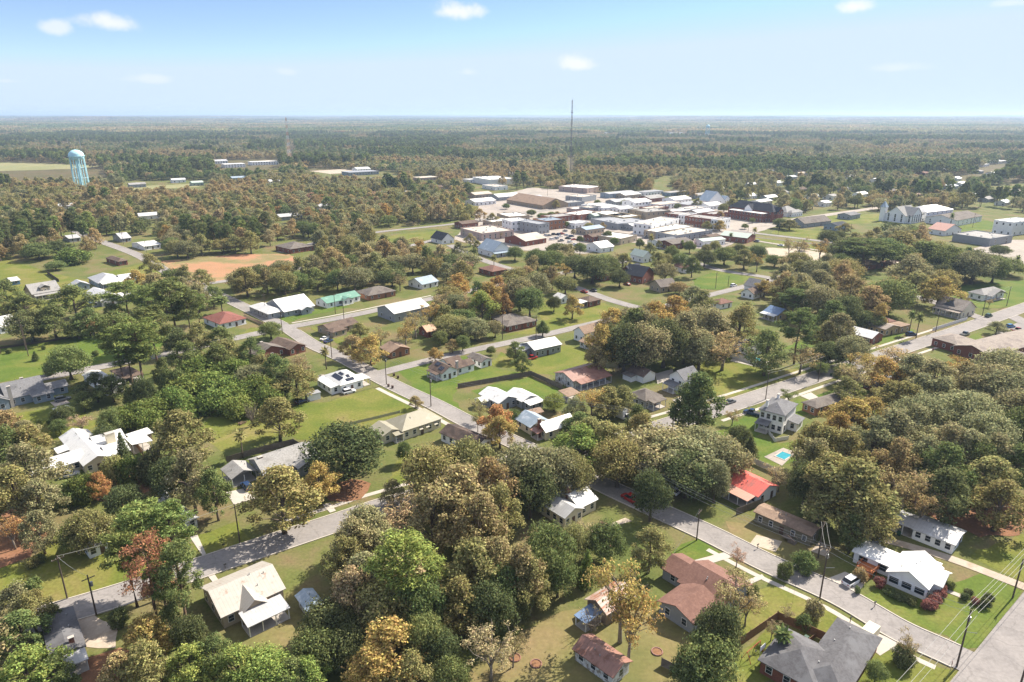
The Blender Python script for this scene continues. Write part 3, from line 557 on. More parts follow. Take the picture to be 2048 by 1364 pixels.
hs("cream house among oaks", "cream house with pale metal gables and a brick chimney among oaks", (1129, 1057), (1166, 1040), (1076, 1026), 3.0, 'g', 'v', .45, 'cream', 'ltgrey',
   lambda L, D: [('b', L, L + 5.5, .8, 8.5, 3.0, 'g', 'u', .42, 'white'), ('b', L * .2, L, D, D + 3, 2.6, 's', 'y1', .12, 'ltgrey'), ('c', L + .4, 5.2, 1.1, 6.4)], (3, 4))
hs("long white-roofed hall", "long grey hall with a bright white gabled roof on the green", (1069, 716), (1121, 704), (1043, 703), 3.4, 'g', 'u', .36, 'grey', 'bright',
   lambda L, D: [('b', -4, 0, D * .35, D, 2.6, 's', 'x0', .15, 'ltgrey')], (5, 2), 'hall', 'hall')
hs("brown brick ranch", "brown brick ranch house with a mottled hipped roof above the bend", (1015, 665), (1069, 651), (1000, 655), 2.7, 'h', 'u', .3, 'brick', 'greybr',
   lambda L, D: [('b', 2, L - 2, D, D + 8, 2.7, 'h', 'u', .3, 'greybr')], (5, 2))
hs("white house with side gable", "white one-and-a-half storey house tucked behind an orange tree", (1168, 686), (1202, 676), (1148, 679), 4.2, 'g', 'u', .7, 'white', 'tan', None, (2, 2))
hs("brown-topped white garage", "low white garage with a brown roof on the grass below the tall tree", (1186, 703), (1206, 697), (1159, 694), 2.5, 'g', 'v', .3, 'oldwhite', 'tan', None, (1, 3), 'garage', 'garage')
hs("white steel warehouse", "large white steel warehouse roof seen through bare branches", (790, 645), (856, 628), (760, 631), 4.2, 'g', 'u', .32, 'grey', 'white', None, (4, 2), 'warehouse', 'warehouse')
hs("orange barn shed", "small barn shed with an orange tan roof among trees", (855, 676), (872, 671), (841, 668), 2.8, 'g', 'u', .55, 'redwood', 'orange', None, (1, 1), 'shed', 'shed')
hs("tan-roofed brick cabin", "orange brick cabin with a tan roof in dry grass", (782, 718), (818, 708), (765, 707), 2.7, 'g', 'v', .36, 'orbrick', 'tan', None, (3, 2))
hs("tan cottage by the crossing", "tan cottage with brown roof and white porch near the crossing", (662, 673), (715, 657), (634, 665), 2.7, 'g', 'u', .36, 'tan', 'brown',
   lambda L, D: [('b', -1, 6, -3, 2, 2.6, 'h', 'u', .36, 'brown')], (4, 2))
hs("red brick corner ranch", "red brick ranch house with two brown roofs at the street corner", (581, 712), (609, 702), (545, 697), 2.7, 'g', 'v', .4, 'brick', 'brown',
   lambda L, D: [('b', -12, 0, 3, 10, 2.7, 'g', 'v', .4, 'greybr'), ('c', -6, 10, 1, 5.2)], (3, 2))
hs("red-roofed ranch house", "ranch house with a broad brick red shingled roof and white gable", (441, 660), (490, 647), (414, 645), 2.7, 'h', 'u', .4, 'white', 'brickr', None, (4, 2))
hs("white-roofed twin gable house", "house with sprawling white metal roofs facing the street corner", (570, 635), (628, 622), (533, 619), 2.8, 'g', 'u', .42, 'grey', 'white',
   lambda L, D: [('b', -7, 1, 2, D + 2, 2.7, 'h', 'u', .4, 'white'), ('b', L * .5, L * .5 + 5, -2.5, 3, 2.7, 'g', 'v', .42, 'white')], (4, 2))
hs("green-roofed white house", "long white house with a green metal roof along the street", (655, 617), (718, 601), (636, 609), 2.7, 'g', 'u', .36, 'white', 'greenm',
   lambda L, D: [('b', 8, 14, -1.8, 4, 2.7, 'g', 'v', .36, 'greenm')], (4, 2))
hs("grey-brown brick ranch", "brick ranch house with a grey brown hipped roof under trees", (738, 602), (789, 591), (718, 592), 2.7, 'h', 'u', .38, 'orbrick', 'greybr', None, (4, 2))
hs("brick school annex", "low red brick building with a grey hipped roof beyond the dirt field", (582, 508), (624, 500), (557, 500), 3.2, 'h', 'u', .32, 'brick', 'greybr', None, (4, 3))
hs("dormered bungalow", "grey bungalow with a wide pale roof and a windowed dormer", (68, 602), (120, 591), (51, 594), 3.6, 'g', 'u', .62, 'tan', 'ltsh',
   lambda L, D: [('d', L * .33, L * .68, .8, 5.5, 3.4, 6.0), ('p', .5, L - .5, -2.4, 0, 2.6, 's', 'y0', .2, 'ltsh')], (4, 2))
hs("blue shed", "small blue shed with a white roof at the yard edge", (25, 571), (40, 568), (14, 565), 2.4, 'g', 'u', .2, 'blue', 'white', None, (1, 1), 'shed', 'shed')
hs("white-grey sprawling house", "sprawling pale house with light grey and white metal roofs", (199, 577), (248, 570), (176, 566), 2.9, 'h', 'u', .45, 'bluegrey', 'ltgrey',
   lambda L, D: [('b', -12, -4, 2, 9, 2.8, 'g', 'v', .5, 'ltgrey'), ('p', 1, L, -3.5, 0, 2.6, 's', 'y0', .2, 'white'), ('b', L, L + 8, 3, 11, 2.8, 'g', 'u', .4, 'white')], (4, 3))
hs("blue and white roofed house", "house with blue and white metal roof planes among pines", (205, 614), (250, 606), (164, 600), 2.9, 'g', 'v', .5, 'grey', 'white',
   lambda L, D: [('b', L, L + 7, 2, 9, 2.7, 'g', 'u', .4, 'white'), ('b', -4, 0, 2, 8, 2.6, 's', 'x0', .5, 'bluem')], (3, 3))
hs("edge white house", "white house cut by the picture edge behind dark trees", (2, 668), (34, 659), (-30, 658), 3.0, 'g', 'u', .42, 'white', 'white', None, (3, 2))
hs("brown hip cottage", "brown roofed brick cottage near the dirt field lane", (238, 532), (252, 528), (214, 524), 2.7, 'h', 'u', .42, 'brick', 'brown', None, (2, 2))
hs("grey lane cottage", "grey roofed cottage where the lane climbs away", (244, 485), (261, 482), (229, 480), 2.8, 'g', 'u', .4, 'grey', 'ltgrey', None, (3, 2))
hs("flat grey cottage", "flat pale roof cottage deep among the trees", (140, 485), (158, 481), (129, 480), 2.8, 'g', 'u', .2, 'grey', 'ltgrey', None, (2, 1))
hs("white trailer house", "white trailer house beside the lane at the wood edge", (290, 501), (313, 494), (271, 493), 2.8, 'g', 'u', .15, 'white', 'white', None, (3, 1))
hs("slate-roofed brick church hall", "red brick gabled hall with a dark slate roof beside the oaks", (1284, 568), (1301, 559), (1249, 560), 4.2, 'g', 'v', .7, 'brick', 'slate',
   lambda L, D: [('b', 3, L + 3, D - 4, D + 4, 4.6, 'g', 'u', .8, 'slate')], (2, 4), 'brick_hall', 'hall')
hs("small brick gable house", "small red brick gable fronted house under spreading oaks", (1207, 563), (1219, 559), (1187, 557), 3.6, 'g', 'v', .7, 'brick', 'brown', None, (2, 3))
hs("brown gambrel house", "house with a steep brown grey roof beside the round palm clump", (1321, 586), (1345, 579), (1308, 577), 3.2, 'g', 'u', .6, 'tan', 'greybr', None, (3, 2))
hs("teal-roofed house", "white house with steep teal and white roofs in the oaks", (1286, 526), (1298, 522), (1266, 519), 4.0, 'g', 'v', .8, 'white', 'pgreen', None, (2, 2))
hs("rosy-roofed house", "house with a rosy brown roof between garden trees", (1370, 547), (1381, 543), (1353, 540), 3.0, 'g', 'v', .5, 'white', 'redbr', None, (2, 2))
hs("brown-roofed white house", "white house with a dark brown roof and tall rear gable", (1506, 599), (1521, 592), (1484, 593), 3.0, 'g', 'u', .55, 'white', 'brown',
   lambda L, D: [('b', L, L + 10, 2, D + 4, 4.2, 'g', 'v', .6, 'grey'), ('c', L + 7, 2.0, 1.2, 8.0)], (2, 2))
hs("blue-roofed yellow cottage", "yellow cottage with a bright blue metal roof among pines", (1553, 642), (1574, 634), (1531, 633), 2.8, 'g', 'v', .45, 'yellow', 'bluem',
   lambda L, D: [('p', -2.5, 0, 0, D, 2.4, 's', 'x0', .15, 'white')], (2, 2))
hs("cream-roofed street house", "house with a plain white metal roof facing the wide street", (1741, 690), (1759, 681), (1694, 676), 2.9, 'g', 'v', .4, 'brick', 'white', None, (2, 4))
hs("arched stucco house", "ochre stucco house with an arcade of arches and palms", (1768, 673), (1789, 665), (1722, 657), 3.2, 'g', 'v', .25, 'yellow', 'tangrey',
   lambda L, D: [('b', L, L + 7, -.5, 5, 3.0, 'f', 'u', 0, 'tan'), ('b', L + 2, L + 6, 6, 11, 3.2, 'h', 'u', .4, 'redbr')], (3, 5))
hs("cream gabled villa", "large cream villa with blue slate hip and front gable by the white wall", (1921, 637), (1940, 628), (1874, 624), 3.8, 'g', 'v', .6, 'cream', 'tangrey',
   lambda L, D: [('b', 1, L + 2, 4, D - 2, 4.2, 'h', 'u', .75, 'slate'), ('p', -2.5, 0, 0, D, 2.8, 's', 'x0', .15, 'tangrey')], (3, 4))
hs("grey porch bungalow", "pale grey bungalow with a columned porch beside young trees", (1965, 602), (2003, 593), (1941, 594), 3.0, 'h', 'u', .5, 'white', 'ltsh',
   lambda L, D: [('p', 2, L - 3, -3, 0, 2.7, 'g', 'v', .4, 'ltsh')], (4, 2))
hs("wide tan-grey office roof", "wide low office building with folded tan grey roofs by the car park", (1975, 728), (2100, 690), (1922, 703), 3.4, 'g', 'u', .3, 'brick', 'tangrey',
   lambda L, D: [('b', 3, 15, -8, 1, 3.4, 'g', 'v', .3, 'tangrey'), ('b', 2, 14, D, D + 10, 3.4, 'h', 'u', .35, 'tangrey')], (6, 3), 'office_building', 'office')
hs("brown roof in the wood", "brown hipped roof buried in a dark tree clump", (1730, 541), (1754, 535), (1705, 534), 3.0, 'h', 'u', .35, 'brick', 'brown', None, (2, 2))
hs("pink roof in the wood", "pinkish roofed brick house at the dark wood edge", (1780, 538), (1797, 533), (1767, 532), 3.2, 'h', 'u', .3, 'brick', 'salmon', None, (2, 2))
hs("grey roof in the thicket", "grey hipped roof showing between olive trees", (1752, 786), (1792, 772), (1727, 776), 2.7, 'h', 'u', .35, 'brick', 'grey', None, (3, 2))
hs("dark-roofed olive cottage", "olive cottage with a dark roof at the picture edge", (2040, 916), (2082, 900), (2018, 902), 2.9, 'g', 'u', .45, 'tan', 'dk', None, (3, 2))
hs("poolside house", "low house with a grey roof beside a fenced swimming pool", (1505, 713), (1532, 704), (1464, 701), 2.8, 'h', 'u', .35, 'white', 'grey', None, (2, 3))
hs("brown roof under the oaks", "dark brown roof mostly covered by oak crowns at the street", (1320, 902), (1347, 891), (1298, 889), 2.7, 'g', 'v', .4, 'brick', 'dkbrown', None, (2, 2))
hs("maroon-roofed brick house", "maroon roofed brick house between the two streets", (985, 553), (1012, 547), (961, 545), 2.8, 'h', 'u', .35, 'brick', 'redbr', None, (3, 2))
hs("blue-white metal house", "white house with a pale blue metal roof behind yellow trees", (845, 579), (873, 571), (821, 571), 2.8, 'g', 'u', .4, 'white', 'bluegrey', None, (3, 2))
hs("steep light-blue house", "steep light blue metal roofed house by the corner palm", (985, 515), (1014, 508), (967, 505), 4.0, 'g', 'v', .75, 'white', 'bluegrey',
   lambda L, D: [('p', 0, L, -3, 0, 2.8, 's', 'y0', .2, 'bluegrey')], (3, 2))
hs("white lawn cottage", "white gabled cottage behind a dark magnolia on the lawn", (1122, 608), (1137, 604), (1111, 602), 2.8, 'g', 'v', .5, 'white', 'white', None, (2, 2))
hs("dark brown bungalow", "dark brown roofed bungalow with white carport by the shaded street", (1178, 615), (1199, 609), (1157, 608), 2.8, 'h', 'u', .36, 'brick', 'brown', lambda L, D: [('p', -5, 0, 1, 6, 2.5, 's', 'x0', .08, 'white')], (3, 2))
hs("pink-roofed cottage", "small cottage with a rosy hip roof behind a dark oak", (1440, 619), (1459, 613), (1423, 612), 2.7, 'h', 'u', .4, 'white', 'redbr', None, (2, 1))
hs("blue-gabled house", "dark roofed house with two blue white gables near the shops", (884, 489), (901, 484), (873, 482), 3.4, 'g', 'v', .8, 'white', 'slate', None, (2, 1))
hs("rust-roofed little shed", "little shed with a rusty orange roof in the tree line", (1275, 722), (1291, 716), (1257, 715), 2.2, 'g', 'u', .2, 'wood', 'rust', None, (0, 0), 'shed', 'shed')
hs("small grey garden shed", "small pale grey garden shed by the orange deck steps", (1748, 1106), (1757, 1095), (1722, 1092), 2.2, 'g', 'v', .3, 'oldwhite', 'ltgrey', None, (1, 1), 'shed', 'shed', doorat='S')
# ================================================================ downtown
fl = lambda short, label, N, Rr, Lf, h, wall, roof, win=(3, 3), **k: house(short, label, N, Rr, Lf, h, 'f', 'u', 0, wall, roof, None, win, k.pop('name', 'shop_building'), k.pop('cat', 'building'), parapet=True, ww=k.pop('ww', (1.2, 1.6)), **k)
fl("wide beige flat-roofed store", "wide beige flat-roofed store with dark strip windows", (964, 482), (1021, 473), (931, 469), 5, 'pink', 'beige', (6, 3))
fl("white corner two-storey", "white two-storey corner building with a grey awning base", (1023, 463), (1054, 459), (1010, 457), 7.5, 'white', 'whiteflat', (4, 3))
fl("pale brick two-storey shop", "pale grey two-storey shop with rounded windows beside the orange brick one", (1077, 469), (1089, 464), (1045, 460), 7.5, 'grey', 'ltgrey', (3, 5))
fl("orange brick shop", "orange brick two-storey shop near the parked cars", (1091, 461), (1123, 455), (1076, 454), 7, 'orbrick', 'bluegrey', (5, 2))
house("red-walled feed store", "red brown walled store with a broad beige gable roof", (1051, 493), (1099, 487), (1003, 486), 3.8, 'g', 'u', .26, 'redwood', 'beige', None, (4, 2), 'store_building', 'building', det=False)
fl("tan block with white roof", "tan block building with a white flat roof behind the green trees", (1018, 445), (1056, 441), (1006, 437), 4.5, 'tan', 'whiteflat', (3, 2))
house("old railway depot", "long old depot with a rust and teal roof on the green", (1086, 419), (1123, 412), (1029, 405), 4, 'g', 'v', .35, 'tanbrick', 'tan', lambda L, D: [('b', L * .35, L * .65, 10, D - 12, 6.4, 'g', 'v', .3, 'bluegrey')], (4, 9), 'depot', 'depot', det=False)
house("white gabled store", "white gabled metal store at the end of the depot green", (997, 402), (1034, 397), (988, 398), 4, 'g', 'u', .3, 'grey', 'white', None, (3, 2), 'store_building', 'building', det=False)
fl("big white steel warehouse", "big white walled warehouse by the far trees", (979, 371), (1017, 366), (967, 364), 7, 'white', 'whiteflat', (0, 0), name='warehouse', cat='warehouse')
fl("small white depot office", "small white flat office in front of the big white warehouse", (990, 381), (1008, 378), (976, 376), 4, 'white', 'beige', (2, 2))
fl("white canopied market", "pink walled market under a wide white canopy roof", (1174, 387), (1187, 381), (1126, 381), 5.5, 'pink', 'whiteflat', (3, 3))
house("metal workshop", "pale metal workshop at the edge of the far wood", (1218, 397), (1263, 391), (1207, 394), 5, 'g', 'u', .12, 'bluegrey', 'ltgrey', None, (3, 1), 'workshop', 'workshop', det=False)
fl("grey block store", "grey block store with a blank side wall", (1164, 405), (1178, 399), (1136, 401), 5, 'grey', 'beige', (0, 2))
fl("dark canopied garage", "low building with dark canopy beside the depot", (1135, 414), (1163, 410), (1123, 410), 3.6, 'grey', 'greyflat', (3, 2))
fl("long white shop", "long white flat roofed shop along the main street", (1207, 428), (1246, 424), (1163, 420), 5, 'white', 'whiteflat', (5, 4))
fl("brick low shop", "low brick red shop with a white roof near round trees", (1157, 442), (1197, 434), (1129, 437), 4.6, 'brick', 'whiteflat', (4, 2))
fl("tan-fronted store", "store with a tan front and white roof mid block", (1224, 445), (1251, 440), (1204, 434), 5, 'tan', 'whiteflat', (3, 3))
fl("grey ridged market hall", "grey metal roofed market hall behind the shady trees", (1235, 460), (1291, 452), (1188, 448), 4.4, 'grey', 'ltgrey', (4, 3))
fl("small tan store", "small tan store with a plain parapet", (1247, 448), (1272, 442), (1222, 441), 5, 'yellow', 'whiteflat', (3, 3))
fl("tan two-storey store", "tan two-storey store with arched upper windows", (1292, 444), (1330, 438), (1287, 436), 8, 'tan', 'greyflat', (5, 2))
a0, a1 = (1439, 461.5), (1331, 444.8); rr0 = (1457, 455.5)
for k, (f0, f1, wl, nm, lb) in enumerate([(0, .16, 'white', "white end shop", "white two-storey shop ending the brick row"), (.16, .62, 'brick', "long brick shop row", "long red brick two-storey shop with dark canopy"), (.62, .76, 'white', "white stuccoed shop", "white narrow two-storey shop between two brick ones"), (.76, 1, 'brick', "brown brick corner shop", "brown brick two-storey shop at the head of the row")]):
    q = lambda f: (a0[0] + (a1[0] - a0[0]) * f, a0[1] + (a1[1] - a0[1]) * f); n_ = q(f0); l_ = q(f1 - .004)
    fl(nm, lb, n_, (n_[0] + 17, n_[1] - 5.6), l_, 8 - .3 * (k % 2), wl, 'greyflat', (4, max(3, int((f1 - f0) * 18))))
fl("two-storey pale store", "two-storey pale store with a row of small upper windows", (1302, 472), (1342, 456), (1272, 466), 8, 'white', 'beige', (5, 4))
fl("white-roofed store", "single-storey store with a brilliant white roof next to the pale one", (1323, 480), (1365, 463), (1301, 472), 5, 'tan', 'whiteflat', (5, 3))
fl("green-awned store", "grey white store with green awnings over its side windows", (1352, 486), (1404, 471), (1327, 476), 5, 'grey', 'beige', (7, 3))
house("green-roofed brick store", "red brick store with a pale green gabled roof by the rail line", (1493, 487), (1510, 481), (1436, 482), 4, 'g', 'v', .25, 'brick', 'pgreen', None, (2, 4), 'store_building', 'building', det=False)
house("pale green-roofed store", "white store with a pale green roof in front of the brick one", (1405, 494), (1445, 488), (1394, 489), 4, 'g', 'u', .2, 'white', 'pgreen', None, (4, 2), 'store_building', 'building', det=False)
fl("white canopy petrol stop", "brown walled store under a wide white canopy roof by palms", (1241, 490), (1264, 481), (1197, 481), 4, 'tan', 'whiteflat', (3, 4))
house("cream-roofed cottage shop", "cottage with a cream white roof among town oaks", (1201, 506), (1218, 500), (1181, 498), 3.4, 'g', 'u', .4, 'white', 'bright', None, (2, 2))
house("brick courthouse", "large red brick courthouse with steep dark slate roofs and white dormers", (1544, 445), (1549, 440), (1466, 431), 9, 'h', 'v', .75, 'brick', 'slate',
      lambda L, D: [('b', -8, 0, D * .1, D * .85, 7.5, 'f', 'u', 0, 'whiteflat'), ('b', L * .25, L * .7, -2.5, 4, 9.4, 'g', 'v', 1.0, 'slate'), ('b', -1.5, 4, D * .45, D * .6, 10.0, 'g', 'u', 1.0, 'slate', 'white')], (3, 8), 'courthouse', 'courthouse', det=False, ww=(1.3, 2.0))
house("grey hipped law office", "pale house with clustered grey hip roofs behind the courthouse", (1573, 434), (1592, 430), (1548, 430), 4, 'h', 'u', .6, 'white', 'ltsh', lambda L, D: [('b', 2, L, -4, 2, 4, 'h', 'u', .6, 'ltsh')], (3, 2), det=False)
house("brown-grey chapel", "brown grey gabled hall on the grass across from the courthouse", (1608, 456), (1637, 446), (1596, 449), 3.6, 'g', 'u', .5, 'grey', 'greybr', None, (4, 2), 'hall', 'hall', det=False)
house("twin white gables", "white house with twin pale blue gables behind the shops", (1417, 412), (1439, 408), (1404, 408), 5, 'g', 'v', .8, 'white', 'bluegrey', lambda L, D: [('b', L, L + 9, 0, 8, 5, 'g', 'v', .8, 'bluegrey')], (2, 2), det=False)
house("long grey hall", "long white walled hall with a brownish low gable roof", (1911, 453), (1953, 442), (1853, 445), 5, 'g', 'u', .25, 'white', 'greybr', None, (6, 3), 'hall', 'hall', det=False)
house("salmon-roofed house", "white house with a salmon pink gable roof", (1888, 472), (1908, 466), (1871, 465), 4, 'g', 'v', .4, 'white', 'salmon', None, (3, 2), det=False)
fl("grey flat warehouse", "low grey flat-roofed warehouse at the dark wood edge", (1977, 493), (1998, 482), (1916, 480), 5, 'grey', 'greyflat', (2, 0))
fl("white pillared hall", "tall white pillared hall at the picture edge", (2022, 472), (2060, 465), (2010, 463), 10, 'white', 'whiteflat', (4, 3))
house("white church annex", "white two-storey church annex with a pale hipped roof", (1850, 443), (1877, 433), (1818, 435), 8, 'h', 'u', .35, 'white', 'ltgrey', None, (6, 5), 'church_annex', 'annex', det=False)
ch = house("white church", "white gabled church with a pointed blue grey steeple and tall arched windows", (1808, 447), (1823, 441.5), (1776, 441), 6.5, 'g', 'u', .8, 'white', 'ltsh', lambda L, D: [('b', 3, L - 2, -4, D * .6, 6.5, 'g', 'v', .8, 'ltsh')], (1, 3), 'church', 'church', det=False, ww=(1.3, 3.0))
sb = MB().box(-2.2, 2.0, 17.5, 21.7, 0, 12.2).build("steeple_tower", W['white'], ch)
MB().hexa([(-2.7, 17, 12.2), (2.5, 17, 12.2), (2.5, 22.2, 12.2), (-2.7, 22.2, 12.2)], [(-.2, 19.5, 17.5), (0, 19.5, 17.5), (0, 19.7, 17.5), (-.2, 19.7, 17.5)]).build("spire", RF['bluegrey'], ch)
# far scattered roofs: photo place, width, depth, height, wall, roof
far = [(450, 336, 45, 22, 6, 'white', 'whiteflat', "long white school block"), (505, 331, 62, 24, 6, 'white', 'whiteflat', "second long white school block"), (430, 328, 30, 20, 5, 'white', 'ltgrey', "grey white school wing"), (330, 325, 60, 30, 5, 'grey', 'white', "pale roofed plant"), (280, 318, 34, 20, 5, 'white', 'white', "white roof by orange trees"), (190, 316, 14, 12, 4, 'white', 'white', "single white roof in woods"),
       (700, 352, 62, 30, 5, 'grey', 'ltgrey', "wide grey dealership"), (715, 345, 30, 20, 5, 'white', 'white', "small white dealership"), (840, 362, 40, 22, 4, 'pink', 'beige', "pink strip store"), (260, 376, 24, 14, 4, 'grey', 'greyflat', "grey roofed farm house"), (345, 366, 22, 12, 4, 'white', 'white', "white tin farm roof"), (385, 372, 18, 14, 4, 'green', 'pgreen', "green tin farm roof"), (465, 362, 26, 14, 4, 'bluegrey', 'bluegrey', "blue tin shop"),
       (940, 366, 40, 20, 4, 'white', 'white', "white strip roof"), (950, 397, 30, 16, 4, 'pink', 'beige', "beige strip building"), (950, 412, 34, 18, 4, 'white', 'whiteflat', "white strip building"), (1290, 392, 40, 14, 4, 'white', 'ltgrey', "white roofed motel"), (1340, 393, 44, 12, 4, 'bluegrey', 'greyflat', "blue grey motel wing"), (1300, 405, 30, 18, 4, 'brick', 'greyflat', "brick bank"), (1350, 408, 34, 18, 4, 'white', 'whiteflat', "white canopied station"), (1375, 418, 40, 18, 4, 'pink', 'ltgrey', "grey roofed diner"), (1320, 420, 40, 14, 5, 'white', 'beige', "white walled furniture store"), (1270, 420, 30, 18, 7, 'white', 'whiteflat', "tall white block"), (1230, 412, 36, 14, 4, 'grey', 'ltgrey', "grey side shop"), (1420, 420, 26, 16, 4, 'white', 'whiteflat', "white drive-in"),
       (1555, 372, 20, 14, 4, 'white', 'white', "white roof between pines"), (1580, 360, 24, 12, 4, 'grey', 'ltgrey', "grey roof between pines"), (1650, 414, 16, 12, 4, 'white', 'white', "white cottage by the churchyard"), (1665, 400, 16, 12, 4, 'white', 'ltsh', "pale gable in oaks"), (1755, 366, 22, 14, 4, 'white', 'white', "white roof beyond the church"), (1900, 380, 30, 14, 4, 'bluegrey', 'bluegrey', "blue grey roof pair"), (1925, 374, 26, 14, 4, 'white', 'white', "white roof pair"), (1850, 352, 34, 14, 4, 'brick', 'redbr', "red roof lodge"), (1890, 344, 30, 12, 4, 'bluegrey', 'bluegrey', "blue roofed lodge"), (1965, 334, 40, 18, 4, 'white', 'white', "white far store"), (2000, 328, 50, 20, 5, 'white', 'whiteflat', "long far white store"), (1990, 352, 24, 14, 4, 'white', 'white', "white far house"), (1960, 348, 18, 12, 4, 'grey', 'ltsh', "grey far house"), (2035, 390, 24, 14, 4, 'pink', 'beige', "pink far store"),
       (1210, 268, 60, 30, 7, 'white', 'white', "hazy white mill"), (1345, 270, 130, 50, 9, 'white', 'white', "hazy wide white mill"), (1395, 273, 80, 40, 7, 'white', 'beige', "hazy beige mill"), (1250, 270, 60, 30, 7, 'white', 'white', "hazy small mill"), (120, 288, 40, 24, 5, 'white', 'beige', "hazy beige barn"), (150, 291, 26, 16, 4, 'white', 'white', "hazy white barn"), (1070, 470, 0, 0, 0, '', '', '')]
for (x, y, w, d, h, wl, rf, nm) in far:
    if not w: continue
    r0 = at(x, y); th = R_(38); u = Vector((math.cos(th), math.sin(th), 0)); v = Vector((-u.y, u.x, 0)); P = lambda q: px_of(q)[:2]
    house(nm, f"{nm} far off among the trees", P(r0), P(r0 + u * w * .8), P(r0 + v * d), h, 'g' if w < 40 else 'f', 'u', .25, wl, rf, None, (max(2, w // 6), 2), 'far_building', 'building', det=False, ww=(1.6, 1.5))
extra = [(985, 455, 22, 14, 4, 'tan', 'whiteflat', "tan shop facing the town lawn"), (1105, 448, 26, 16, 5, 'brick', 'greyflat', "brick shop behind the orange brick one"), (1178, 428, 18, 14, 5, 'grey', 'beige', "grey annex of the long white shop"), (1150, 428, 22, 12, 4, 'pink', 'whiteflat', "pink shop near the depot"), (1268, 432, 24, 14, 5, 'tan', 'greyflat', "tan shop with grey roof"), (1240, 432, 18, 14, 6, 'white', 'ltgrey', "white shop with grey metal roof"), (1190, 441, 16, 12, 4, 'green', 'pgreen', "small green shop"), (1300, 432, 26, 14, 6, 'brick', 'beige', "brick shop with beige roof"), (1350, 436, 28, 14, 5, 'grey', 'whiteflat', "grey shop behind the brick row"), (1395, 437, 24, 14, 5, 'tan', 'ltgrey', "tan shop behind the brick row"), (1425, 444, 22, 12, 6, 'brick', 'greyflat', "brick shop by the courthouse"), (1380, 428, 26, 14, 4, 'white', 'beige', "white diner by the car park"), (1345, 452, 14, 10, 4, 'brick', 'rust', "rust roofed lean-to behind the store"), (1150, 458, 16, 12, 4, 'white', 'whiteflat', "white kiosk shop"), (1172, 470, 20, 12, 4, 'tan', 'bluegrey', "tan shop with blue grey roof"), (1185, 485, 16, 10, 4, 'brick', 'brown', "brown roofed brick shop"), (1265, 462, 14, 10, 4, 'grey', 'white', "white roofed shop by the hall"), (1420, 485, 12, 8, 4, 'tan', 'brown', "brown roofed hut by the green store"), (1320, 497, 20, 12, 4, 'white', 'grey', "grey roofed town cottage"), (1345, 500, 22, 14, 4, 'brick', 'greybr', "brown roofed town house"), (1065, 402, 14, 10, 4, 'grey', 'ltgrey', "grey pump shed by the depot"), (1250, 398, 26, 14, 4, 'tan', 'white', "white roofed garage by the wood"), (1395, 398, 24, 12, 4, 'grey', 'ltsh', "grey roofed clinic"), (1480, 418, 18, 12, 4, 'white', 'ltgrey', "white office behind the courthouse"), (1520, 412, 22, 12, 4, 'white', 'white', "white roofed office row"), (925, 458, 16, 12, 4, 'brick', 'brown', "brown roofed lawn house"), (1700, 440, 18, 12, 4, 'grey', 'grey', "grey house by the churchyard"), (1675, 462, 18, 12, 4, 'bluegrey', 'slate', "slate roofed house by the car park")]
for (x, y, w, d, h, wl, rf, nm) in extra:
    r0 = at(x, y); th = R_(38); u = Vector((math.cos(th), math.sin(th), 0)); v = Vector((-u.y, u.x, 0)); P = lambda q: px_of(q)[:2]
    flat = 'flat' in rf or rf == 'beige'
    house(nm, f"{nm} in the crowded town centre", P(r0), P(r0 + u * w), P(r0 + v * d), h, 'f' if flat else 'g', 'u', .25, wl, rf, None, (max(2, w // 4), 3), 'shop_building', 'building', det=False, ww=(1.3, 1.5), parapet=flat)

spots = [(1500, 398, 'white', 'white'), (1535, 402, 'grey', 'ltgrey'), (1560, 392, 'white', 'ltsh'), (1600, 385, 'tan', 'brown'), (1625, 398, 'white', 'white'), (1690, 385, 'grey', 'grey'), (1720, 395, 'white', 'white'), (1780, 388, 'brick', 'greybr'), (1810, 375, 'white', 'ltgrey'), (1835, 398, 'tan', 'tan'), (1950, 395, 'white', 'white'), (1975, 405, 'grey', 'ltsh'), (2010, 412, 'white', 'bluegrey'), (1915, 362, 'white', 'white'), (1600, 352, 'white', 'beige'), (1700, 358, 'white', 'white'), (1500, 375, 'grey', 'ltgrey'), (1440, 385, 'white', 'white'), (1540, 346, 'white', 'white'), (1020, 352, 'white', 'white'), (880, 380, 'tan', 'brown'), (815, 392, 'white', 'ltgrey'), (640, 420, 'white', 'ltgrey'), (560, 442, 'grey', 'ltgrey'), (280, 440, 'white', 'white'), (115, 420, 'white', 'ltgrey'), (540, 368, 'white', 'white'), (780, 372, 'white', 'white'), (2040, 345, 'white', 'white')]
for k, (x, y, wl, rf) in enumerate(spots):
    r0 = at(x, y); th = R_(38); u = Vector((math.cos(th), math.sin(th), 0)); v = Vector((-u.y, u.x, 0)); P = lambda q: px_of(q)[:2]; w = 13 + (k * 7) % 9
    rn = RF[rf].name.replace("shingles", "shingled roof"); nm = f"{rn} house"
    lb = unique(f"{W[wl].name} house with {rn}", x, y, "")
    house(f"{rn} house in trees", lb, P(r0), P(r0 + u * w), P(r0 + v * 10), 3.4, 'g', 'u', .4, wl, rf, None, (3, 2), 'far_house', 'house', det=False); LAND.pop()
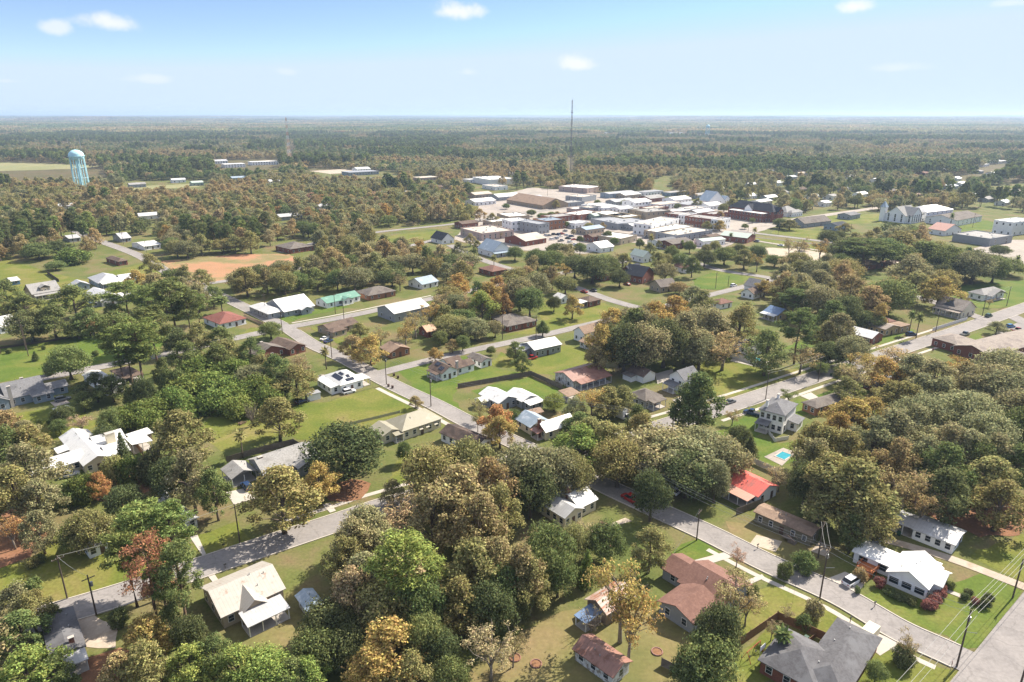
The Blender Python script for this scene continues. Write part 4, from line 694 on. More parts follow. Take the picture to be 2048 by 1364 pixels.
# ================================================================ ground, roads, lawns
def groundmat(name, stops, sc=.06, fine=1.6, var=.3, rough=.95, cracks=0):
    m = bpy.data.materials.new(name); m.use_nodes = True; nt = m.node_tree; b = nt.nodes["Principled BSDF"]; b.inputs["Roughness"].default_value = rough; b.inputs["Specular IOR Level"].default_value = .1
    tc = nn(nt, "ShaderNodeTexCoord").outputs["Object"]
    n1 = nn(nt, "ShaderNodeTexNoise", Scale=sc, Detail=8.0, Roughness=.62, Distortion=.4); L_(nt, tc, n1.inputs["Vector"]); c = ramp(nt, n1.outputs[0], stops)
    n2 = nn(nt, "ShaderNodeTexNoise", Scale=fine, Detail=4.0, Roughness=.7); L_(nt, tc, n2.inputs["Vector"])
    n3 = nn(nt, "ShaderNodeTexNoise", Scale=.012, Detail=2.0); L_(nt, tc, n3.inputs["Vector"])
    k = nn(nt, "ShaderNodeMapRange"); L_(nt, n2.outputs[0], k.inputs[0]); k.inputs[1].default_value = .25; k.inputs[2].default_value = .75; k.inputs[3].default_value = 1 - var; k.inputs[4].default_value = 1 + var
    hs = nn(nt, "ShaderNodeHueSaturation"); L_(nt, c, hs.inputs["Color"]); L_(nt, k.outputs[0], hs.inputs["Value"]); hh = nn(nt, "ShaderNodeMapRange"); L_(nt, n3.outputs[0], hh.inputs[0]); hh.inputs[3].default_value = .475; hh.inputs[4].default_value = .525; L_(nt, hh.outputs[0], hs.inputs["Hue"])
    col = hs.outputs[0]
    if cracks:
        vo = nn(nt, "ShaderNodeTexVoronoi", feature='DISTANCE_TO_EDGE', Scale=cracks); ad = nn(nt, "ShaderNodeVectorMath", operation='ADD'); sc = nn(nt, "ShaderNodeVectorMath", operation='SCALE'); L_(nt, n1.outputs["Color"], sc.inputs[0]); sc.inputs["Scale"].default_value = 6; L_(nt, tc, ad.inputs[0]); L_(nt, sc.outputs[0], ad.inputs[1]); L_(nt, ad.outputs[0], vo.inputs["Vector"])
        f = ramp(nt, vo.outputs["Distance"], [(.0, (.8,) * 3), (.022, (1,) * 3)]); n5 = nn(nt, "ShaderNodeTexNoise", Scale=.35, Detail=3.0); L_(nt, tc, n5.inputs["Vector"]); f2 = ramp(nt, n5.outputs[0], [(.58, (1,) * 3), (.68, (.86,) * 3)])
        for q in (f, f2):
            mu = nn(nt, "ShaderNodeMix", data_type='RGBA', blend_type='MULTIPLY'); mu.inputs["Factor"].default_value = 1; L_(nt, col, mu.inputs["A"]); L_(nt, q, mu.inputs["B"]); col = mu.outputs["Result"]
    L_(nt, col, b.inputs["Base Color"]); return m
G_BASE = groundmat("rough grass and leaf litter", [(.3, (.072, .095, .026)), (.46, (.108, .122, .038)), (.58, (.145, .128, .058)), (.72, (.17, .12, .07))])
G_LAWN = groundmat("mown lawn", [(.3, (.085, .118, .022)), (.45, (.118, .136, .028)), (.58, (.155, .152, .042)), (.72, (.2, .16, .07))], .07, 1.4, .3)
G_LUSH = groundmat("lush lawn", [(.3, (.062, .108, .018)), (.5, (.09, .128, .024)), (.66, (.128, .142, .034)), (.8, (.175, .15, .058))], .09, 1.4, .28)
G_DRY = groundmat("dry lawn", [(.3, (0.118, 0.121, 0.044)), (.5, (0.162, 0.143, 0.059)), (.68, (0.206, 0.154, 0.081)), (.8, (0.243, 0.162, 0.096))], .08, 1.1, .22)
G_DIRT = groundmat("worn dirt and grass field", [(.3, (.15, .145, .06)), (.45, (.21, .175, .085)), (.53, (.34, .19, .11)), (.63, (.31, .18, .10)), (.72, (.2, .17, .08))], .035, 1, .15)
G_SAND = groundmat("pale sand", [(.3, (0.331, 0.279, 0.221)), (.55, (0.404, 0.346, 0.279)), (.75, (0.279, 0.221, 0.147))], .15, 1.5, .15)
G_LITTER = groundmat("brown leaf litter", [(.3, (0.147, 0.088, 0.051)), (.5, (0.221, 0.118, 0.066)), (.7, (0.176, 0.103, 0.051))], .15, 2, .3)
G_FIELD = groundmat("pasture", [(.3, (0.184, 0.191, 0.088)), (.6, (0.243, 0.228, 0.118)), (.8, (0.279, 0.228, 0.147))], .01, .3, .12)
G_FOREST = groundmat("woodland floor", [(.3, (0.074, 0.074, 0.033)), (.5, (0.103, 0.088, 0.044)), (.7, (0.132, 0.096, 0.059))], .03, .4, .25)
ASPH = groundmat("worn asphalt", [(.3, (.205, .191, .184)), (.5, (.242, .225, .216)), (.72, (.275, .255, .243))], .12, 1.5, .16, .9, cracks=.16)
PAVE = groundmat("pale concrete paving", [(.3, (.28, .25, .222)), (.5, (.34, .302, .268)), (.66, (.25, .225, .205)), (.8, (.31, .265, .22))], .03, .5, .16, .9, cracks=.1)
WALK = groundmat("concrete path", [(.3, (0.368, 0.338, 0.301)), (.6, (0.426, 0.390, 0.346))], .4, 2, .1, .9)
def struct(o, lab=None): o['kind'] = 'structure'; return o
def sheet(name, pts, z, mat, jit=0.0, step=3.0):
    P = [at(*p) for p in pts]; out = []
    for i, p in enumerate(P):
        q = P[(i + 1) % len(P)]; n = max(1, int((q - p).length / step)) if jit else 1
        for k in range(n):
            s = p.lerp(q, k / n)
            if jit: s = s + Vector(((rnd() - .5) * jit, (rnd() - .5) * jit, 0))
            out.append((s.x, s.y, z))
    import bmesh
    bm = bmesh.new(); f = bm.faces.new([bm.verts.new(p) for p in out])
    bmesh.ops.triangulate(bm, faces=[f])
    for f in bm.faces:
        if f.normal.z < 0: f.normal_flip()
    m = bpy.data.meshes.new(name); bm.to_mesh(m); bm.free(); m.materials.append(mat)
    return struct(obj(name, m))
# the whole land as one sheet, out to the hazy ridges
rings = [0, 60, 150, 300, 500, 800, 1200, 1800, 2600, 3600, 4500] + [4500 + 500 * k for k in range(1, 52)]
v = [(0, 0, 0)]; f = []; NA = 160
for r in rings[1:]:
    for k in range(NA): a = k * math.tau / NA; x, y = r * math.cos(a), r * math.sin(a); v.append((x, y, hills(x, y)))
for k in range(NA): f.append((0, 1 + k, 1 + (k + 1) % NA))
for i in range(len(rings) - 2):
    for k in range(NA): j = (k + 1) % NA; a = 1 + i * NA; f.append((a + k, a + NA + k, a + NA + j, a + j))
m = bpy.data.meshes.new("ground"); m.from_pydata(v, [], f); m.materials.append(G_BASE); m.materials.append(G_FOREST)
for p in m.polygons: p.material_index = 1 if math.hypot(p.center.x, p.center.y) > 1250 else 0; p.use_smooth = True
struct(obj("ground", m))
lawns = [
 ("lawn", G_LUSH, [(-60, 700), (0, 692), (120, 678), (240, 660), (335, 688), (300, 708), (215, 728), (100, 748), (-60, 775)]), ("lawn", G_LAWN, [(400, 860), (430, 828), (500, 832), (610, 806), (660, 802), (745, 778), (790, 783), (855, 822), (820, 834), (765, 850), (790, 885), (720, 880), (640, 882), (560, 872), (440, 905)]),
 ("lawn", G_LUSH, [(795, 742), (865, 722), (930, 712), (1000, 740), (1060, 748), (915, 775), (905, 800), (945, 840), (905, 822), (850, 790)]), ("lawn", G_LUSH, [(945, 780), (1062, 754), (1120, 780), (1085, 800), (1030, 805), (960, 790)]), ("lawn", G_LAWN, [(1000, 705), (1060, 724), (1130, 690), (1195, 705), (1215, 742), (1110, 752), (1060, 745), (985, 730)]),
 ("lawn", G_LAWN, [(1380, 712), (1460, 715), (1540, 738), (1610, 738), (1560, 768), (1480, 788), (1415, 800), (1370, 760)]), ("lawn", G_LUSH, [(1498, 872), (1560, 885), (1600, 880), (1612, 920), (1545, 934), (1500, 915)]), ("lawn", G_LUSH, [(1705, 1195), (1770, 1176), (1850, 1205), (1895, 1165), (1965, 1150), (2046, 1182), (2030, 1205), (1976, 1290), (1930, 1297), (1850, 1255), (1760, 1220)]),
 ("lawn", G_LUSH, [(1335, 1105), (1395, 1080), (1432, 1103), (1350, 1135)]), ("lawn", G_DRY, [(1040, 1265), (1160, 1215), (1300, 1215), (1420, 1235), (1500, 1240), (1400, 1290), (1360, 1400), (900, 1400), (960, 1320)]), ("lawn", G_LAWN, [(375, 1075), (480, 1040), (502, 1080), (405, 1113)]), ("lawn", G_LAWN, [(-80, 1135), (60, 1120), (150, 1030), (225, 1050), (240, 1120), (390, 1085), (250, 1170), (90, 1222), (-80, 1200)]),
 ("lawn", G_DRY, [(460, 1262), (570, 1200), (600, 1240), (650, 1260), (630, 1400), (500, 1400)]), ("lawn", G_LAWN, [(1700, 1290), (1790, 1300), (1930, 1345), (1935, 1420), (1640, 1440)]), ("lawn", G_LAWN, [(1480, 1310), (1555, 1245), (1650, 1280), (1560, 1350), (1440, 1380)]), ("lawn", G_LAWN, [(1500, 1180), (1560, 1170), (1720, 1255), (1660, 1270), (1560, 1225), (1480, 1270)]),
 ("lawn", G_LAWN, [(1935, 1110), (1990, 1085), (2110, 1055), (2110, 1150), (2048, 1160), (1990, 1138)]), ("lawn", G_DRY, [(1450, 1045), (1510, 1050), (1620, 1095), (1600, 1130), (1530, 1110), (1460, 1075)]), ("lawn", G_LAWN, [(900, 890), (800, 905), (770, 985), (850, 960), (950, 920)]), ("lawn", G_LAWN, [(20, 830), (130, 812), (215, 850), (110, 880), (20, 870)]), ("lawn", G_LUSH, [(1420, 870), (1500, 830), (1600, 800), (1720, 765), (1740, 785), (1600, 835), (1500, 880)]),
 ("lawn", G_DRY, [(330, 770), (400, 700), (430, 720), (350, 800)]), ("lawn", G_LAWN, [(20, 520), (110, 548), (170, 560), (230, 540), (320, 520), (340, 560), (255, 582), (190, 625), (120, 608), (0, 640), (-60, 600), (-40, 530)]), ("lawn", G_LUSH, [(560, 650), (620, 632), (700, 614), (660, 608), (560, 636)]), ("lawn", G_LAWN, [(450, 690), (500, 655), (560, 658), (470, 676)]), ("lawn", G_LAWN, [(620, 655), (640, 650), (700, 680), (760, 730), (700, 700)]),
 ("lawn", G_LAWN, [(1005, 672), (1080, 650), (1080, 600), (1180, 596), (1240, 620), (1225, 640), (1100, 665)]), ("lawn", G_LUSH, [(1385, 560), (1430, 542), (1510, 555), (1440, 580), (1395, 578)]), ("lawn", G_LUSH, [(1560, 700), (1690, 690), (1760, 690), (1830, 660), (1720, 640), (1640, 660)]), ("lawn", G_LUSH, [(1930, 570), (2048, 560), (2100, 590), (2020, 615), (1970, 618), (1900, 600)]), ("lawn", G_LUSH, [(1890, 690), (1960, 665), (1980, 690), (1920, 715)]),
 ("lawn", G_LAWN, [(740, 482), (800, 468), (870, 462), (880, 472), (830, 486), (760, 490)]), ("lawn", G_LUSH, [(970, 415), (1040, 418), (1090, 424), (1010, 430)]), ("lawn", G_LUSH, [(1900, 452), (1975, 440), (2010, 455), (1900, 470)]), ("lawn", G_LAWN, [(1640, 432), (1760, 428), (1780, 445), (1650, 450)]), ("lawn", G_LAWN, [(1500, 470), (1700, 500), (1690, 508), (1495, 478)]), ("lawn", G_LAWN, [(1560, 455), (1640, 462), (1700, 470), (1640, 480), (1540, 466)]),
 ("dirt_field", G_DIRT, [(322, 522), (480, 508), (580, 508), (605, 530), (480, 556), (400, 568), (345, 552)]), ("sand_lot", G_SAND, [(1520, 495), (1600, 498), (1665, 508), (1640, 522), (1545, 518)]), ("sand_lot", G_SAND, [(1080, 390), (1130, 382), (1190, 386), (1200, 392), (1100, 398)]), ("sand_patch", G_SAND, [(1515, 1072), (1560, 1085), (1545, 1100), (1500, 1085)]), ("sand_patch", G_SAND, [(1635, 1085), (1660, 1092), (1655, 1112), (1625, 1105)]),
 ("leaf_litter", G_LITTER, [(-40, 1040), (70, 1000), (100, 1060), (60, 1110), (-40, 1150)]), ("leaf_litter", G_LITTER, [(640, 985), (700, 960), (745, 965), (720, 1000), (660, 1005)]), ("leaf_litter", G_LITTER, [(1800, 990), (1900, 1000), (2060, 1010), (2040, 1070), (1960, 1075), (1880, 1040)]), ("leaf_litter", G_LITTER, [(160, 1320), (240, 1300), (330, 1330), (300, 1400), (160, 1400)]), ("leaf_litter", G_LITTER, [(180, 960), (260, 940), (330, 960), (260, 1010), (170, 1000)]),
 ("pasture", G_FIELD, [(-200, 322), (60, 326), (215, 331), (150, 338), (-200, 348)]), ("pasture", G_FIELD, [(400, 300), (470, 297), (480, 300), (410, 304)]), ("pasture", G_SAND, [(480, 245), (560, 244), (560, 247), (490, 248)]), ("pasture", G_SAND, [(935, 253), (1015, 253.5), (1010, 256), (945, 257)]), ("pasture", G_SAND, [(1640, 241), (1700, 241), (1700, 243), (1650, 243)]), ("pasture", G_SAND, [(620, 342), (690, 338), (730, 343), (660, 348)]), ("pasture", G_FIELD, [(190, 376), (380, 368), (400, 374), (200, 384)]),
]
OPEN = []
for i, (nm, mt_, pts) in enumerate(lawns):
    far_ = min(p[1] for p in pts) < 330
    sheet(nm, pts, (.012 + .0012 * i) if not far_ else .15, mt_, 0 if far_ else 1.6); OPEN.append(pts)
# downtown paving
town = [(905, 478), (948, 440), (960, 402), (1060, 375), (1190, 384), (1330, 398), (1460, 408), (1480, 430), (1590, 440), (1500, 470), (1440, 500), (1330, 492), (1250, 484), (1170, 508), (1060, 502), (960, 494)]
sheet("pavement", town, .075, PAVE, 1.5, 6); OPEN.append(town)
sheet("pavement", [(1960, 690), (2000, 660), (2048, 640), (2120, 640), (2120, 700), (2040, 690)], .085, ASPH)
sheet("pavement", [(1940, 500), (2000, 480), (2100, 480), (2100, 545), (1980, 535)], .085, PAVE); OPEN.append([(1950, 505), (2000, 485), (2100, 485), (2100, 540), (1985, 530)])
ROADS = []
def ribbon(name, pts, w, z, mat, smooth=True, curb=False):
    P = [at(*p) for p in pts]
    if smooth and len(P) > 2:      # Catmull-Rom
        Q = []
        for i in range(len(P) - 1):
            a, b, c, d = P[max(i - 1, 0)], P[i], P[i + 1], P[min(i + 2, len(P) - 1)]
            for k in range(6):
                t = k / 6; Q.append(.5 * ((2 * b) + (c - a) * t + (2 * a - 5 * b + 4 * c - d) * t * t + (3 * b - a - 3 * c + d) * t ** 3))
        P = Q + [P[-1]]
    m = MB(); n = len(P); lft, rgt = [], []
    for i, p in enumerate(P):
        d = (P[min(i + 1, n - 1)] - P[max(i - 1, 0)]).normalized(); s = Vector((-d.y, d.x, 0))
        lft.append(p + s * w / 2); rgt.append(p - s * w / 2)
    for i in range(n):
        m.v += [(lft[i].x, lft[i].y, z), (rgt[i].x, rgt[i].y, z)]
        if i: m.f.append((2 * i - 2, 2 * i - 1, 2 * i + 1, 2 * i))
    o = struct(m.build(name, mat)); ROADS.append((P, w)); return P
S1 = [(-60, 1280), (60, 1244), (250, 1187), (451, 1119), (687, 1041), (780, 1010), (1050, 933), (1324, 853), (1487, 803), (1636, 753), (1891, 670), (1975, 641), (2120, 590)]
S3 = [(2160, 1430), (1912, 1313), (1799, 1261), (1676, 1190), (1536, 1127), (1425, 1071), (1325, 1025), (1204, 969), (1035, 888), (940, 846), (871, 810), (782, 768), (687, 717), (625, 689), (574, 657), (492, 616), (410, 578), (345, 550), (277, 511), (205, 484), (150, 462)]
S2 = [(-60, 785), (25, 768), (200, 734), (343, 706), (455, 680), (574, 655), (693, 633), (874, 595), (1073, 556), (1169, 538), (1260, 520)]
S5 = [(755, 748), (823, 730), (938, 702), (1066, 675), (1186, 647), (1300, 620), (1405, 594), (1514, 567), (1600, 548), (1690, 526)]
S6 = [(1900, 1480), (2008, 1335), (2082, 1235), (2170, 1120)]
ribbon("road", S1, 7.6, .100, ASPH); ribbon("road", S3, 6.6, .104, ASPH); ribbon("road", S2, 6.6, .108, ASPH); ribbon("road", S5, 5.6, .112, ASPH); ribbon("road", S6, 9.0, .116, ASPH)
ribbon("road", [(1350, 508), (1430, 538), (1544, 557), (1640, 590), (1760, 628)], 6.5, .120, ASPH); ribbon("road", [(900, 490), (958, 517), (1013, 536), (1075, 556), (1148, 574), (1220, 600), (1300, 622)], 6.5, .124, ASPH); ribbon("road", [(372, 576), (412, 568), (472, 559), (560, 545), (670, 522), (760, 505), (870, 480)], 6, .128, ASPH)
ribbon("road", [(560, 505), (640, 484), (750, 465), (891, 450), (960, 440), (1060, 425), (1200, 407), (1300, 392)], 6.5, .132, ASPH); ribbon("road", [(1330, 500), (1441, 464), (1548, 446), (1640, 432), (1760, 415)], 10, .136, PAVE); ribbon("road", [(1460, 460), (1515, 467), (1640, 482), (1760, 500)], 6.5, .140, ASPH)
ribbon("road", [(1500, 480), (1610, 497), (1680, 507)], 4, .144, PAVE); ribbon("road", [(1690, 526), (1640, 540), (1560, 556)], 8, .148, ASPH); ribbon("road", [(1975, 641), (1900, 615), (1830, 592)], 6.5, .152, ASPH); ribbon("road", [(2017, 629), (2060, 650), (2160, 690)], 7, .156, ASPH)
ribbon("dirt_track", [(1745, 1075), (1797, 1087), (1899, 1117), (2000, 1155), (2090, 1190)], 2.6, .09, G_SAND); ribbon("railway_bed", [(1490, 472), (1640, 490), (1790, 512)], 4, .10, surf("rail ballast", (.16, .13, .11), .9, .3, 2))
# raised kerbs along the two near streets, and pale paths beside them
def offset(P, d):
    out = []
    for i, p in enumerate(P):
        t = (P[min(i + 1, len(P) - 1)] - P[max(i - 1, 0)]).normalized(); out.append(p + Vector((-t.y, t.x, 0)) * d)
    return out
def on_other_road(p, me, pad=.6):
    for k, (P, w) in enumerate(ROADS[:5]):
        if k == me: continue
        for i in range(len(P) - 1):
            a, b = P[i], P[i + 1]; ab = b - a; t = max(0, min(1, (p - a).dot(ab) / max(1e-6, ab.length_squared)))
            if (p - a - ab * t).length < w / 2 + pad: return True
    return False
KERB = surf("concrete kerb", (.55, .5, .44), .9, .15, 1)
def strip(name, P, d, w, z0, z1, mat, me, lo=0, hi=10 ** 9):
    Q = offset(P, d); run = []
    def flush():
        if len(run) > 1:
            m = MB(); 
            for i, p in enumerate(run):
                t = (run[min(i + 1, len(run) - 1)] - run[max(i - 1, 0)]).normalized(); s = Vector((-t.y, t.x, 0)) * w / 2
                a, b = p + s, p - s; m.v += [(a.x, a.y, z0), (b.x, b.y, z0), (b.x, b.y, z1), (a.x, a.y, z1)]
                if i:
                    k = 4 * i
                    for q in ((2, 3), (1, 2), (3, 0)): m.f.append((k - 4 + q[0], k - 4 + q[1], k + q[1], k + q[0]))
            struct(m.build(name, mat))
        run.clear()
    for p in Q:
        px = px_of(p)[0]
        if on_other_road(p, me, .9 + w / 2) or not (lo <= px <= hi): flush()
        else: run.append(p)
    flush()
for me, wd in ((0, 7.6), (1, 6.6)):
    for sg in (-1, 1): strip("kerb", ROADS[me][0], sg * (wd / 2 + .12), .26, 0, .2, KERB, me)
strip("footpath", ROADS[0][0], 7.2, 1.4, 0, .05, WALK, 0, 520, 1060); strip("footpath", ROADS[0][0], -6.6, 1.3, 0, .05, WALK, 0, 1420, 1900); strip("footpath", ROADS[0][0], 7.0, 1.3, 0, .05, WALK, 0, 1270, 1900); strip("footpath", ROADS[1][0], 5.6, 1.6, 0, .05, WALK, 1, 740, 900); strip("footpath", ROADS[1][0], 5.4, 1.2, 0, .05, WALK, 1, 1400, 1920); strip("footpath", ROADS[2][0], 5.4, 1.2, 0, .06, WALK, 2, 570, 880)
for i, pts in enumerate([[(452, 985), (498, 975), (516, 996), (468, 1010)], [(1640, 1163), (1690, 1144), (1733, 1162), (1709, 1197), (1682, 1186)], [(1347, 1132), (1452, 1104), (1466, 1114), (1375, 1142)], [(1476, 1168), (1524, 1149), (1530, 1156), (1484, 1176)], [(1744, 1262), (1800, 1286), (1760, 1312), (1735, 1292)], [(1310, 748), (1345, 738), (1350, 756), (1315, 768)], [(100, 805), (130, 798), (140, 806), (110, 814)],
                          [(1528, 914), (1566, 896), (1592, 905), (1564, 932)], [(1600, 792), (1622, 785), (1640, 797), (1625, 803)], [(1345, 800), (1372, 790), (1376, 798), (1352, 806)], [(405, 1140), (420, 1135), (440, 1165), (430, 1170)], [(380, 1075), (395, 1070), (412, 1108), (405, 1112)], [(1885, 1175), (1930, 1192), (1926, 1198), (1880, 1180)], [(645, 1010), (660, 1006), (672, 1022), (660, 1026)], [(1460, 722), (1530, 738), (1540, 724), (1475, 708)], [(820, 1010), (870, 990), (880, 996), (830, 1016)], [(840, 960), (960, 900), (966, 906), (850, 966)]]):
    sheet("driveway", pts, .082 + .0013 * i, WALK if i not in (6, 7) else PAVE)
sheet("driveway", [(140, 1243), (176, 1230), (240, 1250), (232, 1300), (160, 1296)], .05, G_SAND, 1.2)
sheet("driveway", [(1130, 1075), (1250, 1035), (1262, 1042), (1142, 1084)], .06, G_SAND, .8)
PW = surf("pool water", (.05, .34, .40), .08, .15, .5, spec=.6)
for nm, pts, lab in (("swimming_pool", [(1549, 913), (1564, 903), (1586, 911), (1569, 921)], "turquoise backyard pool on a pale concrete deck"), ("swimming_pool", [(1484, 716), (1498, 711), (1526, 720), (1516, 727)], "green blue pool behind the white yard fence")):
    P = [at(*p) for p in pts]; c = sum(P, Vector()) / 4; e = empty(nm, c); tag(e, lab, "pool")
    m = MB(); 
    for i in range(4): m.bar((*(P[i] - c).xy, .13), (*(P[(i + 1) % 4] - c).xy, .13), .35, .1)
    m.build("coping", WALK, e); MB().poly([(*(p - c).xy, .135) for p in P]).build("water_surface", PW, e)
OPEN += [[(440, 1000), (515, 1030), (500, 975), (450, 970)], [(1690, 1120), (2100, 1120), (2100, 1364), (1700, 1240)], [(1500, 1000), (1660, 1070), (1660, 1120), (1480, 1060)]]
# ================================================================ fences, poles, wires, cars, small things
def fence(label, pts, h=1.8, mat=FENCE, name="board_fence", gaps=2.4, thin=.05, cat="fence"):
    P = [at(*p) for p in pts]; o = P[0]; e = empty(name, o); tag(e, label, cat); USED.add(label)
    m = MB()
    for a, b in zip(P, P[1:]):
        n = max(1, int((b - a).length / gaps)); s = Vector((-(b - a).y, (b - a).x, 0)).normalized() * .09
        m.bar((*(a - o).xy, h / 2 + .03), (*(b - o).xy, h / 2 + .03), thin, h - .06)
        for k in range(n + 1):
            p = a.lerp(b, k / n) - o + s; MB().box(p.x - .06, p.x + .06, p.y - .06, p.y + .06, -.1, h + .08).build("post", mat, e)
        for z in (.4, h - .35): MB().bar((*(a - o + s * .5).xy, z), (*(b - o + s * .5).xy, z), .05, .1).build("rail", mat, e)
    m.build("board_panel", mat, e); return e
fence("weathered board fence enclosing the yard of the grey chimney house", [(454, 925), (512, 908), (587, 889), (615, 904)])
fence("long board fence dividing the green lawn from the rusty barn", [(916, 777), (1062, 751), (1124, 779)])
fence("brown board fence zigzagging beside the swing yard", [(1481, 1291), (1554, 1240), (1651, 1283)], 1.9, FENCEB)
fence("short leaning board fence near the bare bush", [(1322, 1332), (1350, 1346)])
fence("board fence between the red roof house and the mobile home", [(1473, 1030), (1526, 1009)])
fence("white wall-like fence along the wide street", [(1865, 662), (1934, 640)], 1.5, FENCEW, "white_fence")
fence("white fence around the poolside house yard", [(1456, 713), (1532, 736)], 1.7, FENCEW, "white_fence")
fence("tan lattice fence by the street crossing", [(488, 634), (527, 651)], 1.5, FENCET, "lattice_fence")
fence("pale block wall below the pool yard", [(1503, 926), (1554, 949)], 1.8, CONC, "block_wall", cat="wall")
fence("low white patio wall at the foot of the tall white house", [(1537, 868), (1549, 884), (1577, 879)], 1.2, FENCEW, "patio_wall", cat="wall")
fence("thin dark fence along the top of the wide lawn", [(-20, 701), (90, 685), (190, 668)], 1.0, DKWOOD, "rail_fence", 5)
fence("dark board fence stepping down the upper yard", [(95, 548), (118, 564)], 1.8, DKWOOD)
fence("board fence beside the white cabana and pool deck", [(266, 884), (287, 914)], 1.9, FENCEB)
fence("wire fence along the open lawn edge", [(700, 850), (760, 836), (800, 826)], .9, STEEL, "wire_fence", 5, .01)
fence("narrow boarded ramp beside the charcoal roof", [(1585, 1312), (1634, 1272)], 1.0, FENCEB, "ramp_rail")
fence("long low fence under the dark tree line", [(1236, 735), (1300, 718), (1340, 712)], 1.6)
POLES = []
def pole(b, t, h=10.5, arm=True, tr=False, lean=0):
    p = at(*b); e = empty("power_pole", p); e.rotation_euler = (0, 0, R_(38 + rnd() * 20))
    MB().tube([(0, 0, -.3), (0, 0, h * .5), (0, 0, h)], [.16, .14, .11], 8).build("shaft", DKWOOD, e)
    if arm:
        c = MB().box(-1.1, 1.1, -.2, -.1, h - .75, h - .6).build("crossarm", DKWOOD, e)
        for x in (-1, -.35, .35, 1): MB().tube([(x, -.15, h - .6), (x, -.15, h - .42)], [.05, .035], 6).build("insulator", CONC, c)
    if tr: MB().tube([(.36, 0, h - 2.6), (.36, 0, h - 1.7)], [.24, .24], 10).build("transformer", STEEL, e); MB().bar((0, 0, h * .62), (0, -1.6, h * .68), .06, .06).build("lamp_arm", STEEL, e)
    x, y, _ = px_of((p.x, p.y, h * .5)); tag(e, unique("wooden power pole " + ("with a transformer " if tr else "with a crossarm " if arm else ""), x, y, "power poles along the streets").replace("  ", " "), "power pole", "power poles along the streets")
    POLES.append(Vector((p.x, p.y, h))); return e
for b, h, tr in [((135, 1198), 10, 0), ((193, 1230), 9, 1), ((480, 1087), 10, 0), ((1393, 1081), 8, 0), ((1639, 1200), 12, 1), ((1636, 1116), 9, 0), ((1913, 1334), 12, 1), ((2040, 1372), 8, 0), ((862, 813), 11, 1), ((773, 769), 11, 1), ((1531, 799), 10, 0), ((1636, 764), 10, 0), ((1253, 877), 9.5, 0), ((664, 717), 11, 0), ((52, 700), 13, 0), ((57, 712), 13, 0), ((2, 708), 10, 0), ((329, 546), 11, 0), ((418, 572), 9, 0), ((532, 628), 10, 0), ((565, 667), 10, 1), ((688, 638), 10, 0), ((671, 628), 10, 0), ((467, 700), 7, 0), ((1005, 679), 11, 0), ((1072, 681), 11, 1), ((1431, 577), 9, 0), ((1456, 573), 6, 0), ((1871, 664), 9, 0), ((1964, 633), 9, 0), ((2013, 612), 10, 0), ((1713, 698), 7, 0), ((2025, 1196), 9, 0), ((1057, 542), 8, 0), ((1092, 538), 8, 0), ((1556, 470), 9, 0), ((1496, 464), 9, 0), ((1650, 517), 9, 0), ((1700, 470), 9, 0), ((1945, 455), 12, 0), ((294, 512), 10, 0), ((247, 489), 9, 0), ((1015, 395), 9, 0), ((1095, 392), 9, 0), ((1048, 470), 10, 0), ((1340, 448), 9, 0)]: pole(b, None, h, h > 6.5, tr)
WG = "overhead power wires"
def wire(a, b, off, zoff, label, sag=.6):
    d = (b - a).normalized(); s = Vector((-d.y, d.x, 0)) * off; pts = []
    for k in range(13):
        t = k / 12; p = a.lerp(b, t) + s; p.z += zoff - sag * 4 * t * (1 - t); pts.append(p)
    o = MB().tube(pts, [.026] * 13, 4).build("power_wire", WIRE); tag(o, label, "wire", WG)
def span(i, j, offs, where, zo=0, sag=.6):
    a = POLES[i] if isinstance(i, int) else Vector(i); b = POLES[j] if isinstance(j, int) else Vector(j)
    for k, q in enumerate(offs): wire(a, b, q, zo - .1 - .35 * (k % 3 == 2), f"thin pale power wire sagging {where}", sag)
P6 = POLES[6]; up = (at(2200, 1050) - at(1913, 1334)).normalized()
span(6, tuple(P6 + Vector((math.cos(R_(38)), math.sin(R_(38)), 0)) * 62), (-1, .3, 1, -.4), "above the corner lawn from the crossroads pole", 0, 1.2)
span(6, tuple(P6 - Vector((math.cos(R_(38)), math.sin(R_(38)), 0)) * 55), (-1, .3, 1), "from the crossroads pole down past the charcoal roof", 0, 1.0)
span(4, 6, (-.9, .9), "between the driveway pole and the crossroads pole", 0, 1.0); span(5, 4, (-.5, .5), "over the street by the mobile home", 0, .4)
span(4, tuple(at(1255, 915, 9)), (-.9, 0, .9), "from the driveway pole along the shaded street", 0, 1.5); span(8, 9, (-.9, .9), "between the two poles of the street bend"); span(8, 12, (-.9, .9), "over the orange tree street", 0, 1.2); span(9, 13, (-.9, .9), "above the street up the hill", 0, .8)
span(13, 20, (-.8, .8), "from the upper street to the crossing"); span(10, 11, (-.8, .8), "along the wide street"); span(24, 25, (-.8, .8), "along the bend road"); span(0, 1, (0,), "between the two lower street poles"); span(0, 2, (0,), "along the lower street"); span(28, 29, (-.8, .8), "along the office street"); span(29, 30, (-.8, .8), "by the porch bungalow"); span(33, 34, (0,), "by the palm street")
span(3, tuple(at(1340, 1118, 0.2)), (0,), "as a guy line from the lone pole to the grass", 0, 0)
V = vehicle
